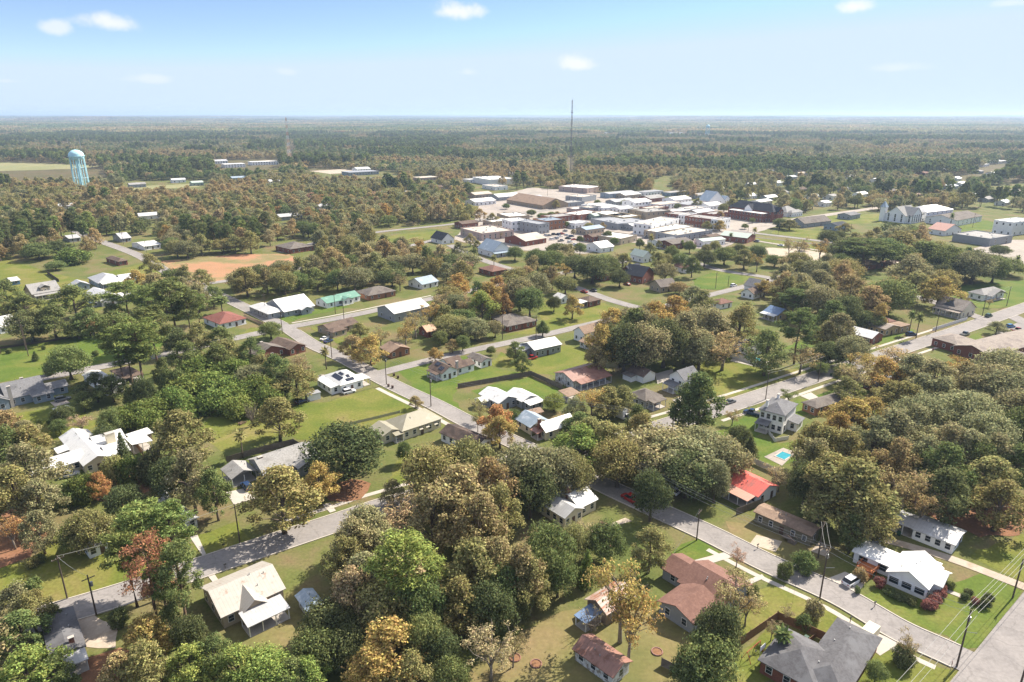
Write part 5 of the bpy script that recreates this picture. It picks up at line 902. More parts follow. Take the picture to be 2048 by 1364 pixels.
V(1703, 1166, 'suv', 'white', "white silver SUV parked on the drive of the bright white house", 32); V(140, 953, 'suv', 'silver', "silver SUV in front of the rambling white-roofed house", 30); V(698, 786, 'suv', 'white', "white SUV on the lawn by the solar-panelled house", 38); V(493, 976, 'suv', 'darkblue', "dark blue car under the grey carport", 132); V(1062, 719, 'pickup', 'red', "red pickup parked beside the long hall", 40); V(1262, 1002, 'pickup', 'red', "dark red pickup in deep tree shade on the street", 128); V(1340, 985, 'suv', 'white', "white car half hidden under the live oak", 140)
V(1460, 806, 'sedan', 'grey', "grey sedan parked on the wide street under the tall tree", 34); V(1505, 829, 'pickup', 'darkblue', "dark blue pickup beside the tall white house", 140); V(1244, 836, 'truck', 'white', "white box truck beside the hip-roofed bungalow", 310); V(650, 679, 'sedan', 'white', "white sedan on the grass by the tan cottage", 60); V(657, 684, 'sedan', 'darkblue', "dark blue sedan next to the white sedan on grass", 60); V(126, 801, 'suv', 'grey', "grey car at the end of the blue-grey house", 36); V(258, 765, 'suv', 'black', "black car under the flat dark carport", 36); V(317, 680, 'van', 'grey', "grey van in the drive among pines", 126); V(605, 806, 'sedan', 'black', "dark car behind the low white shed", 40)
V(1822, 671, 'suv', 'darkblue', "dark blue SUV in front of the arched house", 10, False); V(1929, 671, 'pickup', 'grey', "grey pickup driving up the wide street", 33); V(1977, 634, 'suv', 'green', "dark green SUV near the office crossing", 33); V(2020, 655, 'suv', 'blue', "blue SUV in the office car park", 20, False); V(2034, 663, 'pickup', 'red', "red pickup in the office car park", 10); V(1467, 573, 'suv', 'white', "white SUV on the road by the green lot", 38, False); V(1146, 578, 'sedan', 'darkblue', "dark blue car on the shaded church street", 128, False); V(1168, 585, 'sedan', 'red', "red car on the shaded church street", 128, False); V(1186, 583, 'suv', 'black', "black car on the shaded church street", 128, False); V(1254, 570, 'sedan', 'red', "red car by the slate-roofed brick hall", 128, False); V(1513, 484, 'suv', 'silver', "silver car behind the green-roofed brick store", 128, False); V(1561, 492, 'sedan', 'white', "white car on the road by the rail line", 128, False); V(1677, 480, 'sedan', 'silver', "silver car in the grass car park", 40, False); V(1688, 476, 'sedan', 'grey', "grey car in the grass car park", 40, False); V(645, 757, 'sedan', 'tan', "tan car parked behind the solar house", 130)
cols = ['white', 'silver', 'grey', 'black', 'darkblue', 'red', 'white']
for k, (x, y) in enumerate([(1082, 474), (1090, 473), (1098, 472), (1108, 470), (1116, 470), (1124, 469), (1133, 471), (1104, 480), (1112, 478), (1122, 483), (1136, 478), (1143, 474), (1148, 480), (1140, 485), (1120, 474), (1130, 463), (1372, 482), (1383, 480), (1392, 478), (1401, 477), (1409, 476), (1232, 472), (1290, 477), (1060, 487), (1035, 486), (1190, 418), (1215, 408), (1380, 424), (1410, 424), (1440, 420), (1300, 414), (1010, 428), (1128, 448), (1175, 448), (1345, 430), (1150, 491), (1126, 495)]):
    V(x, y, random.choice(['suv', 'sedan', 'suv', 'pickup']), cols[k % 7], unique(f"{cols[k % 7].replace('darkblue', 'dark blue')} parked car", x, y, ""), random.choice([38, 38, 128]), False, "cars parked about the shops")
for k in range(16): x, y = 742 + (k % 8) * 6, 357 + (k // 8) * 4; V(x, y, 'suv', cols[(k * 3) % 7], "parked car in the far dealership rows", 38, False, "cars in the far dealership")
def thing(name, label, cat, px, py, rz=38, group=None): e = empty(name, at(px, py), R_(rz)); USED.add(label); return tag(e, label, cat, group)
BIN = surf("dark green plastic", (.03, .09, .06), .5, .1); BINB = surf("brown plastic", (.12, .07, .05), .5, .1)
for x, y, m_, lb in [(777, 774, BINB, "brown wheeled bin at the kerb by the bend pole"), (785, 777, BINB, "second brown wheeled bin farther from the bend pole"), (463, 979, BIN, "green wheeled bin at the grey carport corner"), (1749, 1140, BIN, "green wheeled bin by the orange deck steps"), (1797, 1071, BIN, "green wheeled bin beside the low white house"), (1612, 1282, BIN, "green wheeled bin in the swing yard corner"), (1662, 752, BIN, "green bin on the verge of the wide street"), (788, 752, BINB, "dark bin on the corner lawn at the bend"), (796, 757, BINB, "second dark bin on the corner lawn at the bend")]:
    e = thing("wheeled_bin", lb, "bin", x, y, 38, "wheeled bins"); MB().hexa([(-.25, -.3, .08), (.25, -.3, .08), (.25, .3, .08), (-.25, .3, .08)], [(-.32, -.36, 1.0), (.32, -.36, 1.0), (.32, .36, 1.0), (-.32, .36, 1.0)]).build("bin_body", m_, e); MB().hexa([(-.34, -.38, 1.0), (.34, -.38, 1.0), (.34, .4, 1.0), (-.34, .4, 1.0)], [(-.3, -.34, 1.09), (.3, -.34, 1.09), (.3, .36, 1.09), (-.3, .36, 1.09)]).build("bin_lid", m_, e)
    for s in (-.25, .25): MB().tube([(s - .04, .32, .1), (s + .04, .32, .1)], [.1, .1], 8).build("wheel", BLACK, e)
for x, y, lb in [(1749, 1214, "mailbox on a dark post at the bright white house lawn"), (1700, 1245, "mailbox on a pale post by the charcoal-roofed house"), (1515, 1098, "mailbox on the verge by the mobile home"), (451, 1138, "dark mailbox at the path of the cream metal-roofed house"), (716, 1046, "mailbox on the lower street under the trees"), (448, 1098, "mailbox on the far kerb of the lower street")]:
    e = thing("mailbox", lb, "mailbox", x, y); MB().box(-.05, .05, -.05, .05, -.1, 1.05).build("post", DKWOOD, e); MB().tube([(-.28, 0, 1.17), (.28, 0, 1.17)], [.13, .13], 8).build("box", BLACK, e)
ORG = surf("orange stained deck", (.5, .16, .05), .7, .15, 2)
e = thing("deck_stairs", "orange stained deck with railings and steps beside the white wing", "deck", 1738, 1146); MB().box(-1.5, 2.4, -1.2, 2.0, 1.15, 1.3).build("platform", ORG, e)
for k in range(6): MB().box(-1.5 - .3 * (k + 1), -1.5 - .3 * k, -1.0, .6, .0, 1.12 - .18 * k).build("step", ORG, e)
for y in (-1.2, 2.0):
    for z in (1.7, 2.1): MB().bar((-1.5, y, z), (2.4, y, z), .07, .1).build("rail", ORG, e)
    for x in (-1.5, .4, 2.4): MB().box(x - .06, x + .06, y - .06, y + .06, 0, 2.2).build("post", ORG, e)
e = thing("entry_steps", "wooden steps with rails at the mobile home door", "steps", 1577, 1082, 42)
for k in range(5): MB().box(-.7, .7, -1.7 + .32 * k, -1.38 + .32 * k, 0, .2 + .2 * k).build("step", FENCE, e)
MB().box(-.9, .9, -.1, 1.3, .9, 1.0).build("landing", FENCE, e)
for x in (-.75, .75): MB().bar((x, -1.7, 1.0), (x, .1, 1.9), .06, .1).build("rail", FENCET, e)
REDP = surf("red painted metal", (.4, .03, .03), .5, .1)
e = thing("swing_set", "red and black swing set on the side lawn", "swing set", 1505, 1312, 40)
for x in (-2, 2):
    for y in (-.9, .9): MB().tube([(x, y, 0), (x, 0, 2.1)], [.05, .05], 6).build("leg", REDP, e)
MB().tube([(-2.2, 0, 2.1), (2.2, 0, 2.1)], [.05, .05], 6).build("top_bar", REDP, e)
for x in (-1, 1):
    for d in (-.22, .22): MB().tube([(x + d, 0, 2.1), (x + d, 0, .55)], [.015, .015], 4).build("chain", BLACK, e)
    MB().box(x - .26, x + .26, -.12, .12, .5, .56).build("seat", BLACK, e)
e = thing("basketball_hoop", "white backboard basketball hoop near the swing set", "basketball hoop", 1518, 1322, 40); MB().tube([(0, 0, 0), (0, 0, 3)], [.06, .06], 6).build("post", STEEL, e); MB().box(-.8, .8, -.35, -.3, 2.7, 3.7).build("backboard", TRIM, e); MB().tube([(.23 * math.cos(a * math.pi / 6), -.6 + .23 * math.sin(a * math.pi / 6), 2.9) for a in range(13)], [.02] * 13, 5).build("hoop_rim", ORG, e)
for x, y, lb in [(1072, 1328, "rusty ring bed on the dry lawn above the shed"), (1314, 1304, "reddish ring bed on the lawn beside the pecan trunk"), (1030, 1316, "reddish ring bed under the thin tan trees")]:
    e = thing("ring_planter", lb, "planter", x, y, 0, "ring planters"); MB().tube([(.95 * math.cos(a * math.pi / 8), .95 * math.sin(a * math.pi / 8), .12) for a in range(17)], [.13] * 17, 6).build("ring", RF['rust'], e); MB().tube([(0, 0, 0), (0, 0, .12)], [.85, .8], 14).build("soil", G_LITTER, e)
e = thing("log_pile", "heap of cut brush and logs on the open lawn", "log pile", 482, 848, 20)
for k in range(14): a = rnd() * 3; x, y = rnd() * 2.6 - 1.3, rnd() * 1.6 - .8; MB().tube([(x - math.cos(a), y - math.sin(a) * .6, .12 + rnd() * .4), (x + math.cos(a), y + math.sin(a) * .6, .15 + rnd() * .5)], [.1, .07], 6).build("log", BARKP, e)
e = thing("utility_trailer", "small cream box trailer beside the charcoal-roofed house", "trailer", 1737, 1276, 40); MB().box(-1.9, 1.9, -1, 1, .5, 2.2).build("box", W['cream'], e); MB().bar((1.9, 0, .55), (3.1, 0, .5), .12, .1).build("tow_bar", STEEL, e)
for s in (-1.05, 1.05): MB().tube([(0, s - .1, .33), (0, s + .1, .33)], [.33, .33], 12).build("wheel", BLACK, e)
e = thing("stop_sign", "stop sign on a post at the bottom crossroads", "sign", 1899, 1346, 60); MB().tube([(0, 0, 0), (0, 0, 2.3)], [.035, .035], 6).build("post", STEEL, e); MB().tube([(0, -.02, 2.15), (0, -.045, 2.15)], [.36, .36], 8).build("sign_plate", REDP, e)
e = thing("street_sign", "small dark sign board on the office lawn", "sign", 1865, 704, 40)
for s in (-.8, .8): MB().box(s - .05, s + .05, -.05, .05, 0, 1.5).build("post", DKWOOD, e)
MB().box(-.95, .95, -.08, -.05, .6, 1.55).build("sign_board", W['brick'], e)
# ---- towers
TW = surf("pale blue tank paint", (.42, .68, .75), .45, .06, .3, (.5, .7, .76), .1, .1)
e = thing("water_tower", "pale blue water tower on tall legs above the woods", "water tower", 165, 376, 0)
prof = [(0, 35.0), (4, 35.2), (7.2, 36.0), (8.5, 37.6), (8.8, 39.9), (8.6, 42.6), (7.0, 45), (4.3, 46.9), (1.2, 47.7), (0, 47.8)]; m = MB(); n = 28
for r, z in prof: m.v += [(r * math.cos(k * math.tau / n), r * math.sin(k * math.tau / n), z) for k in range(n)]
for i in range(len(prof) - 1):
    for k in range(n): j = (k + 1) % n; m.f.append((i * n + k, i * n + j, i * n + n + j, i * n + n + k))
m.build("tank", TW, e, True); MB().tube([(0, 0, -1), (0, 0, 35)], [1.5, 1.5], 14).build("riser", TW, e)
MB().tube([(9.2 * math.cos(k * math.tau / 28), 9.2 * math.sin(k * math.tau / 28), 39.9) for k in range(29)], [.35] * 29, 6).build("catwalk", TW, e)
for k in range(8):
    a = k * math.tau / 8; c, s = math.cos(a), math.sin(a); MB().tube([(8.7 * c, 8.7 * s, -1), (8.1 * c, 8.1 * s, 40)], [.6, .55], 10).build("leg", TW, e)
    b = a + math.tau / 8
    for z, r in ((13, 8.5), (26, 8.3)): MB().tube([(r * c, r * s, z), (r * math.cos(b), r * math.sin(b), z)], [.25, .25], 6).build("strut", TW, e)
    for (z0, r0, z1, r1) in ((0, 8.7, 13, 8.5), (13, 8.5, 26, 8.3), (26, 8.3, 38, 8.1)): MB().tube([(r0 * c, r0 * s, z0), (r1 * math.cos(b), r1 * math.sin(b), z1)], [.09, .09], 4).build("brace", TW, e)
MB().tube([(2, 0, 47), (2, 0, 52)], [.12, .08], 5).build("antenna", STEEL, e)
def lattice(name, label, px, py, h, w0, w1, mats, step, guy=False):
    e = thing(name, label, "radio mast", px, py, 20); z = 0; i = 0
    while z < h - .1:
        z1 = min(h, z + step); m = MB(); a, b = w0 + (w1 - w0) * z / h, w0 + (w1 - w0) * z1 / h; C = [(-1, -1), (1, -1), (1, 1), (-1, 1)]; rr = .32 if not guy else .11
        for k in range(4):
            p, q = C[k], C[(k + 1) % 4]; m.tube([(p[0] * a, p[1] * a, z), (p[0] * b, p[1] * b, z1)], [rr, rr], 4)
            m.tube([(p[0] * a, p[1] * a, z), (q[0] * b, q[1] * b, z1)], [rr * .6] * 2, 4); m.tube([(q[0] * a, q[1] * a, z), (p[0] * b, p[1] * b, z1)], [rr * .6] * 2, 4); m.tube([(p[0] * b, p[1] * b, z1), (q[0] * b, q[1] * b, z1)], [rr * .6] * 2, 4)
        m.build("mast_section", mats[i % len(mats)], e); z = z1; i += 1
    MB().tube([(0, 0, h), (0, 0, h + 4)], [.12, .08], 5).build("antenna", mats[0], e); return e
lattice("radio_tower", "tapering red and white lattice radio tower rising over the woods", 580, 321, 84, 3.4, .8, [surf("mast white", (.7, .68, .66), .5, .05), surf("mast orange", (.6, .33, .2), .5, .05)], 7)
e = lattice("radio_mast", "very tall slim dark radio mast behind the town", 1141, 344, 112, .7, .7, [surf("mast dark", (.2, .2, .22), .5, .1), surf("mast dark two", (.2, .16, .16), .5, .1)], 7, True)
for z in (55, 75, 92): MB().box(-1.3, 1.3, -1.3, 1.3, z, z + 1.6).build("dish_cluster", surf("mast grey", (.4, .4, .42), .5, .05), e)
lattice("thin_mast", "thin faint mast standing behind the water tower", 168, 330, 58, .4, .4, [STEEL], 6, True)
e = thing("water_tower", "hazy second water tower far off by the mills", "water tower", 1414, 276, 0)
m = MB()
for r, z in [(0, 38), (6, 40), (8, 44), (7, 49), (0, 52)]: m.v += [(r * math.cos(k * math.tau / 16), r * math.sin(k * math.tau / 16), z) for k in range(16)]
for i in range(4):
    for k in range(16): j = (k + 1) % 16; m.f.append((i * 16 + k, i * 16 + j, i * 16 + 16 + j, i * 16 + 16 + k))
m.build("tank", TW, e, True)
for k in range(5): c, s = math.cos(k * 1.2566), math.sin(k * 1.2566); MB().tube([(8 * c, 8 * s, -1), (7.4 * c, 7.4 * s, 43)], [.6, .6], 8).build("leg", TW, e)
# ================================================================ trees one can tell apart: crown centre in the photo, crown half width there, height, kind, colour
T = """55 940 62 16 broad gg|28 985 55 16 broad ol|78 1000 50 13 broad gg|10 900 55 15 broad g|60 890 50 14 broad ol|20 1056 34 9 sparse o|78 1058 38 11 broad gg|135 985 28 7 mound g|197 968 24 8 broad o|165 978 28 8 mound k|226 938 28 8 mound ol|245 898 15 10 cedar dg|262 940 30 8 mound k|300 935 30 9 mound dg|361 878 66 18 broad ol|381 955 50 17 broad gg|428 981 38 14 broad g|340 960 40 14 oak dg|246 1003 40 10 oak dg|186 1060 46 11 oak ol|150 1070 30 9 oak g
284 1048 58 20 pine pg|338 1043 46 20 pine pg|248 1085 42 18 pine pg|292 1118 46 22 dead r|352 1128 40 21 pine g|320 1150 30 16 pine pg|290 1277 54 11 broad y|286 1332 58 11 broad ol|240 1345 45 9 broad br|381 1325 50 8 broad lg|426 1305 46 8 broad g|476 1327 56 8 broad lg|535 1345 62 8 oak lg|585 1350 46 7 broad g|376 1268 34 10 oak dg|345 1240 34 9 broad g|330 1180 35 10 broad ol|30 1205 46 9 broad gg|62 1222 40 9 broad ol|40 1262 55 9 broad g|52 1340 72 9 broad lg|110 1345 40 7 broad g|105 1232 22 5 mound g|66 1172 16 3.5 bush g|70 1190 14 3 bush ol|62 1125 13 2.5 bush ol|80 1117 10 2.3 bush g|235 1235 18 4 mound dg
560 992 78 17 broad ol|637 961 42 11 broad y|692 898 80 15 oak dg|555 833 52 14 broad ol|785 981 26 7 broad gg|870 946 72 17 oak ol|941 931 56 17 oak ol|921 1001 86 19 broad br|981 976 56 18 broad br|1046 941 66 17 oak gg|1106 941 56 15 oak gg|1061 981 52 14 oak dg|865 1031 62 18 broad br|961 1051 62 18 broad br|1001 1021 46 15 broad ol|1146 946 42 13 oak ol|1161 891 62 13 broad lg|1212 881 52 13 broad ol|1181 868 46 12 broad ol|1237 921 52 14 oak ol|1322 906 86 14 oak gg|1367 921 76 14 oak gg|1402 900 68 14 oak gg|1452 912 48 13 oak gg|1432 958 30 12 oak gg|1375 945 60 13 oak dg|1304 985 38 14 oak dg|1280 860 40 12 broad ol|813 1108 64 20 pine lg|735 1061 60 14 broad gg|710 1085 56 14 broad gg|690 1121 46 13 broad ol|730 1161 60 14 broad gg|705 1190 56 13 broad t|780 1211 70 13 oak ol|845 1211 56 14 oak g|951 1141 70 16 broad ol|921 1206 56 13 broad ol|991 1131 60 15 broad br|1041 1146 56 15 broad br|1061 1166 42 13 broad ol|980 1215 52 12 oak dg|785 1297 78 12 broad y|745 1342 60 10 broad y|845 1277 46 12 oak g|880 1307 42 10 oak dg|660 1250 60 10 oak dg|640 1300 56 9 oak g|690 1290 50 9 oak dg|620 1345 46 7 broad lg|820 1350 50 9 broad ol|900 1350 40 8 oak g|1010 1180 44 12 oak g|1040 1200 30 9 oak dg
1096 1101 56 14 oak g|1081 1131 46 12 oak g|1116 1148 36 10 oak g|1174 1138 20 9 cedar k|1151 1081 34 10 oak ol|1212 1081 42 10 oak g|1205 1072 22 9 broad pk|1300 1094 44 11 broad ol|1171 1052 26 7 sparse t|1247 1168 76 21 sparse y|1262 1230 62 17 sparse y|981 1297 62 11 sparse t|1026 1289 32 8 sparse br|1184 1238 28 5 bare br|1435 1270 50 15 oak dg|1415 1324 62 12 oak g|1380 1345 40 9 oak dg|1475 1182 56 12 sparse br|1495 1210 36 8 sparse br|1475 1110 20 5 sparse pk|1398 797 52 20 broad g|1380 812 38 17 broad g|1478 872 24 8 oak dg|1466 830 20 6 sparse br|1579 788 22 6 sparse g|1348 826 16 8 palm g|1360 850 16 5 palm g
1709 985 92 18 broad ol|1659 961 62 17 broad ol|1642 985 44 14 broad ol|1742 1035 52 14 broad ol|1706 1062 28 10 broad g|1649 896 56 15 broad ol|1626 886 38 14 broad ol|1630 918 44 14 broad gg|1694 908 52 15 broad ol|1612 966 34 13 oak dg|1749 880 60 15 broad gg|1704 835 60 14 broad y|1745 828 44 13 broad y|1680 860 40 13 broad y|1790 870 60 16 broad gg|1830 850 44 14 broad gg|1850 830 56 15 oak gg|1810 800 50 14 broad ol|1880 790 46 14 broad gg|1840 780 40 14 broad gg|1940 825 62 16 oak gg|1975 870 56 15 oak gg|1905 895 52 15 broad gg|1890 940 62 16 broad g|1850 920 50 15 broad gg|1815 960 60 17 sparse br|1800 985 44 14 sparse br|1795 920 46 15 broad br|1850 1000 46 13 sparse br|1890 985 56 15 broad dg|1985 960 66 14 broad ol|2000 1005 60 13 broad ol|2035 930 46 13 broad g|1995 912 46 14 broad gg|2025 785 70 17 oak gg|1985 770 60 16 oak gg|2045 825 60 16 oak gg|2018 738 62 16 oak gg|2050 860 50 15 oak g|1925 732 40 12 sparse y|1714 745 46 12 sparse br|1740 722 50 12 sparse y|1800 712 46 11 sparse br|1830 740 46 14 broad gg|1770 745 42 12 broad y|1694 778 36 9 broad ol|1870 757 50 15 broad gg|1604 710 42 12 sparse br|1659 706 34 10 oak dg|1534 698 42 18 broad g|1448 695 58 15 sparse br|1640 735 18 5 oak g|1690 745 24 8 oak g|1780 790 36 12 broad ol|1560 950 30 8 sparse t|1632 930 36 13 broad ol|1940 905 50 15 broad gg|1960 920 40 14 oak g|1500 895 20 7 cedar dg|1570 1140 16 4 mound g|1610 1122 24 5 mound g
1629 1219 19 4 bush gg|1609 1246 16 3 bush g|1575 1224 15 4 sparse t|1814 1290 25 6 sparse br|1808 1310 24 4 mound dg|1754 1342 21 4.5 oak g|1567 1270 22 6 palm g|1545 1255 18 5 sparse t|1560 1285 16 3 bush g|1641 1340 12 2.5 bush g
1864 1208 13 2 bush rb|1872 1196 12 2 bush rb|1880 1186 12 2 bush rb|1885 1176 10 2 bush rb|1854 1210 12 2 bush rb|1760 1165 11 2.4 bush rb|1720 1150 14 3 bush br|1716 1180 6 1.8 bush g|1936 1184 9 1.7 bush dg|1929 1192 8 1.6 bush dg|1978 1196 11 1.9 bush dg|1970 1206 11 1.9 bush dg|1952 1202 8 1.6 bush rb|1900 1170 9 1.8 bush g|1800 1192 13 1.4 bush dg|1820 1200 13 1.4 bush dg|1780 1184 12 1.4 bush dg|1368 1201 9 2.5 bush lg|1380 1212 9 2 bush pk|1388 1217 9 2.5 bush lg|1398 1226 9 2 bush rb|1508 1185 12 3 bush g
135 722 40 13 oak g|98 738 12 5 bush g|70 712 8 4 cedar g|18 702 6 2 bush g|87 695 4 2 bush g|190 706 7 2.5 bush g|325 742 22 11 broad g|285 778 22 10 oak dg|258 792 16 8 cedar g|222 775 32 9 broad g|190 772 34 10 broad dg|165 800 22 7 broad g|162 843 26 8 sparse pk|125 828 24 7 oak dg|118 852 18 5 oak g|80 844 6 2 bush g|99 843 6 2 bush g|48 860 30 7 broad gg|227 655 42 26 pine g|270 668 46 27 pine pg|300 640 40 25 pine g|250 690 36 22 pine g|340 585 42 28 pine g|372 600 30 24 pine g|248 578 34 19 pine pg|292 592 34 20 pine pg|392 600 22 14 pine pg|60 648 46 14 oak dg|105 640 42 15 broad g|148 600 46 17 broad g|175 640 36 12 broad g|184 652 14 9 sparse o|155 660 26 7 oak g|50 610 34 12 broad g|10 585 30 14 broad g|15 620 20 9 broad ol|225 625 30 10 broad g|310 565 32 13 broad br|300 528 24 14 broad ol|272 560 24 12 broad y|403 556 24 12 broad ol|425 590 24 11 broad g|442 600 20 8 palm g|540 658 24 8 oak g|492 560 38 16 broad ol|75 500 30 12 oak g|145 510 32 11 mound k|110 530 20 6 oak g
380 770 44 8 mound k|420 765 44 8 mound k|460 775 40 8 mound k|500 782 40 8 mound k|535 795 36 8 mound k|350 800 38 8 mound k|310 815 34 7 mound k|275 825 32 8 mound k|245 835 30 8 mound k|220 840 24 9 oak g|430 800 40 8 mound k|475 812 36 7 mound k|520 775 36 9 mound k|395 735 38 10 mound k|435 715 36 12 broad g|470 740 36 9 mound k|520 735 32 11 broad ol|550 738 34 13 broad g|370 710 34 13 broad g|500 700 30 11 broad g|395 675 34 14 broad ol|440 680 32 13 broad g|350 680 28 12 oak dg|340 760 26 9 mound g|590 762 42 12 broad ol|560 770 26 10 broad dg|298 840 26 7 mound k|210 868 24 6 oak dg|380 815 34 6 mound k|600 735 30 5 sparse t|598 722 26 10 sparse t|502 826 14 8 bare t|480 872 15 8 palm ol|808 902 16 7 oak g|831 803 15 4.5 broad br|1025 832 18 5 oak g|1108 803 24 6 oak lg|992 838 36 11 broad o|1000 860 34 10 broad y|960 815 24 9 sparse ol|1040 905 20 7 bare t|955 835 16 8 sparse ol|650 704 12 8 palm ol|740 697 38 12 broad y|705 690 30 10 broad br|720 660 22 8 broad ol|760 670 22 10 sparse br|870 708 17 6 broad y|1030 700 22 8 broad g|1045 725 20 8 broad g|982 700 10 4 oak g|1204 690 40 19 broad y|1190 715 26 13 broad br|1250 690 50 20 oak dg|1290 690 50 20 oak gg|1270 655 46 20 broad g|1330 680 50 20 oak dg|1370 670 50 20 broad gg|1310 640 46 18 broad y|1350 620 40 16 broad y|1400 650 46 19 oak gg|1290 660 40 19 broad gg|1430 660 44 18 broad gg|1480 650 44 18 broad ol|1400 700 40 14 oak gg|1225 640 34 12 broad y|1215 800 42 10 broad ol|1150 815 24 8 broad gg|1245 795 34 10 broad ol|1185 795 36 12 sparse y|1140 850 20 6 oak g|1160 845 30 8 broad g|1275 838 28 11 broad g|1085 658 14 6 oak g|1086 655 12 7 broad g|1108 606 15 8 oak dg|1145 612 24 11 broad y|978 595 36 17 broad y|995 580 26 17 broad o|965 610 30 15 broad lg|1012 610 18 13 broad o|1040 585 34 17 oak gg|1060 600 30 15 oak g|1075 570 28 15 oak gg|1030 560 30 15 oak ol|925 640 32 11 oak g|900 650 34 11 oak ol|950 655 28 10 oak gg|885 630 30 12 broad ol|990 655 18 8 oak gg|860 625 26 14 sparse y|830 640 30 14 sparse br|810 660 26 13 sparse y|880 600 24 13 sparse br|955 660 24 8 broad gg|880 675 16 7 oak g|905 690 14 6 broad br|925 685 16 7 oak g|1360 575 22 7 oak br|1185 535 40 17 oak dg|1150 530 28 14 oak dg|1215 530 26 14 oak g|1100 520 30 14 oak g|1075 515 26 13 oak g|1030 505 18 10 oak g|1240 555 22 10 oak dg|1530 575 24 9 broad y|1590 590 30 14 pine g|1600 640 36 22 pine g|1640 600 40 18 oak gg|1700 580 44 18 broad br|1780 590 50 19 oak g|1745 600 40 17 broad br|1665 630 36 16 broad g|1690 620 34 16 oak dg|1880 580 44 16 broad y|1830 570 40 16 broad ol|1740 640 30 9 oak dg|1705 700 36 13 oak gg|1680 660 40 17 broad gg|1650 670 30 12 broad ol|1825 630 10 10 palm g|1840 635 12 11 palm g|1800 490 46 19 broad ol|1770 500 40 18 oak g|1850 510 50 20 broad g|1900 520 50 20 oak g|1950 530 44 20 oak gg|1730 490 46 19 pine g|1700 500 42 18 oak dg|1990 535 30 16 oak g|1820 540 40 18 broad gg|1690 540 40 15 oak ol|1600 570 32 14 oak gg|1640 560 34 14 broad gg|1385 530 20 13 broad g|1365 520 22 10 oak g|1410 515 24 11 oak dg|1450 510 26 12 oak g|1490 515 26 13 broad ol|1515 505 20 12 oak dg|1550 520 20 8 oak g|1580 487 16 15 sparse br|1600 490 18 16 sparse br|1330 520 18 10 oak ol|1300 500 16 11 broad ol|1345 505 16 11 oak g|1440 450 14 9 broad y|1415 450 12 8 broad ol|1085 432 12 7 oak g|1102 430 12 7 oak g|1115 428 10 6 broad br|1560 445 16 9 oak g|1580 448 18 9 broad ol|988 516 9 9 palm ol|1303 475 7 12 palm ol|1510 460 7 9 palm ol|1905 432 6 12 palm g|2036 518 8 10 palm g|1650 485 10 7 broad t|1560 452 8 5 oak g|1610 492 10 6 broad t|1760 630 22 12 broad y|1995 655 22 6 broad gg|1905 600 10 5 sparse br|1935 598 9 5 sparse br|1980 603 9 5 sparse br|2000 500 20 8 oak dg|1675 470 16 8 oak dg|1690 455 16 8 broad ol|1062 425 10 7 oak g|1130 448 8 6 oak g|1147 463 7 5 broad t|1160 478 8 6 oak dg|1178 452 10 7 oak ol|1205 452 9 7 broad br|1215 470 10 8 oak dg|1228 482 9 7 oak g|1160 496 14 9 oak g|1140 498 13 9 broad ol|1105 500 12 9 oak g|1280 486 9 8 oak g|1318 488 8 6 broad ol|1365 487 7 6 broad lg|1380 492 12 9 oak g|1412 498 10 8 oak ol|1462 470 6 7 palm g|1490 452 7 5 oak g|1335 428 8 6 broad ol|1440 430 10 9 broad br|1448 415 12 10 oak ol|1395 405 12 10 broad ol|1250 405 9 7 oak g|1195 405 8 7 oak g|1112 408 10 8 broad ol|1012 412 8 6 oak g|960 428 14 11 broad br|985 436 12 10 broad ol|930 436 12 11 oak ol|940 478 12 9 broad br|1000 468 8 6 sparse t|955 490 12 8 broad ol|1030 478 7 6 oak g|1355 413 8 7 oak g|1290 425 6 5 oak g|1465 405 14 11 broad ol|1540 425 10 8 oak g|1505 440 6 5 oak g|1480 500 16 10 oak dg|1430 492 12 9 oak ol"""
MAN = []
for row in T.replace("\n", "|").split("|"):
    a = row.split(); cx, cy, rp, h = map(float, a[:4]); kd, col = a[4:]
    p = at(cx, cy, h * PRO[(kd, 0)]['cf']); k = px_of(p)[2]; MAN.append((p.x, p.y, rp / k, h, kd, col))
for (x, y, r, h, kd, col) in MAN: tree_obj(x, y, r * 1.06, h, kd, col)
# ---- other ground where the photo shows wood: planted evenly, kept off roads, lawns, houses and the views of them
WOODFILL = [[(600, 1090), (720, 1010), (1000, 900), (1240, 900), (1250, 950), (1140, 990), (1060, 1040), (1080, 1080), (1130, 1110), (1160, 1160), (1040, 1200), (960, 1290), (700, 1400), (580, 1400), (640, 1250), (650, 1160)], [(1640, 900), (1680, 850), (1780, 830), (1900, 760), (2100, 740), (2100, 1000), (1900, 1020), (1780, 1000), (1700, 1040), (1650, 1000)], [(-60, 870), (60, 880), (110, 960), (80, 1010), (-60, 1020)], [(330, 770), (430, 700), (560, 740), (620, 790), (540, 820), (420, 825), (230, 860), (220, 820)], [(1230, 720), (1240, 640), (1480, 600), (1520, 690), (1420, 715), (1330, 712)], [(-60, 1190), (40, 1200), (110, 1240), (80, 1400), (-60, 1400)], [(340, 1240), (420, 1260), (470, 1300), (600, 1330), (600, 1400), (330, 1400)]]
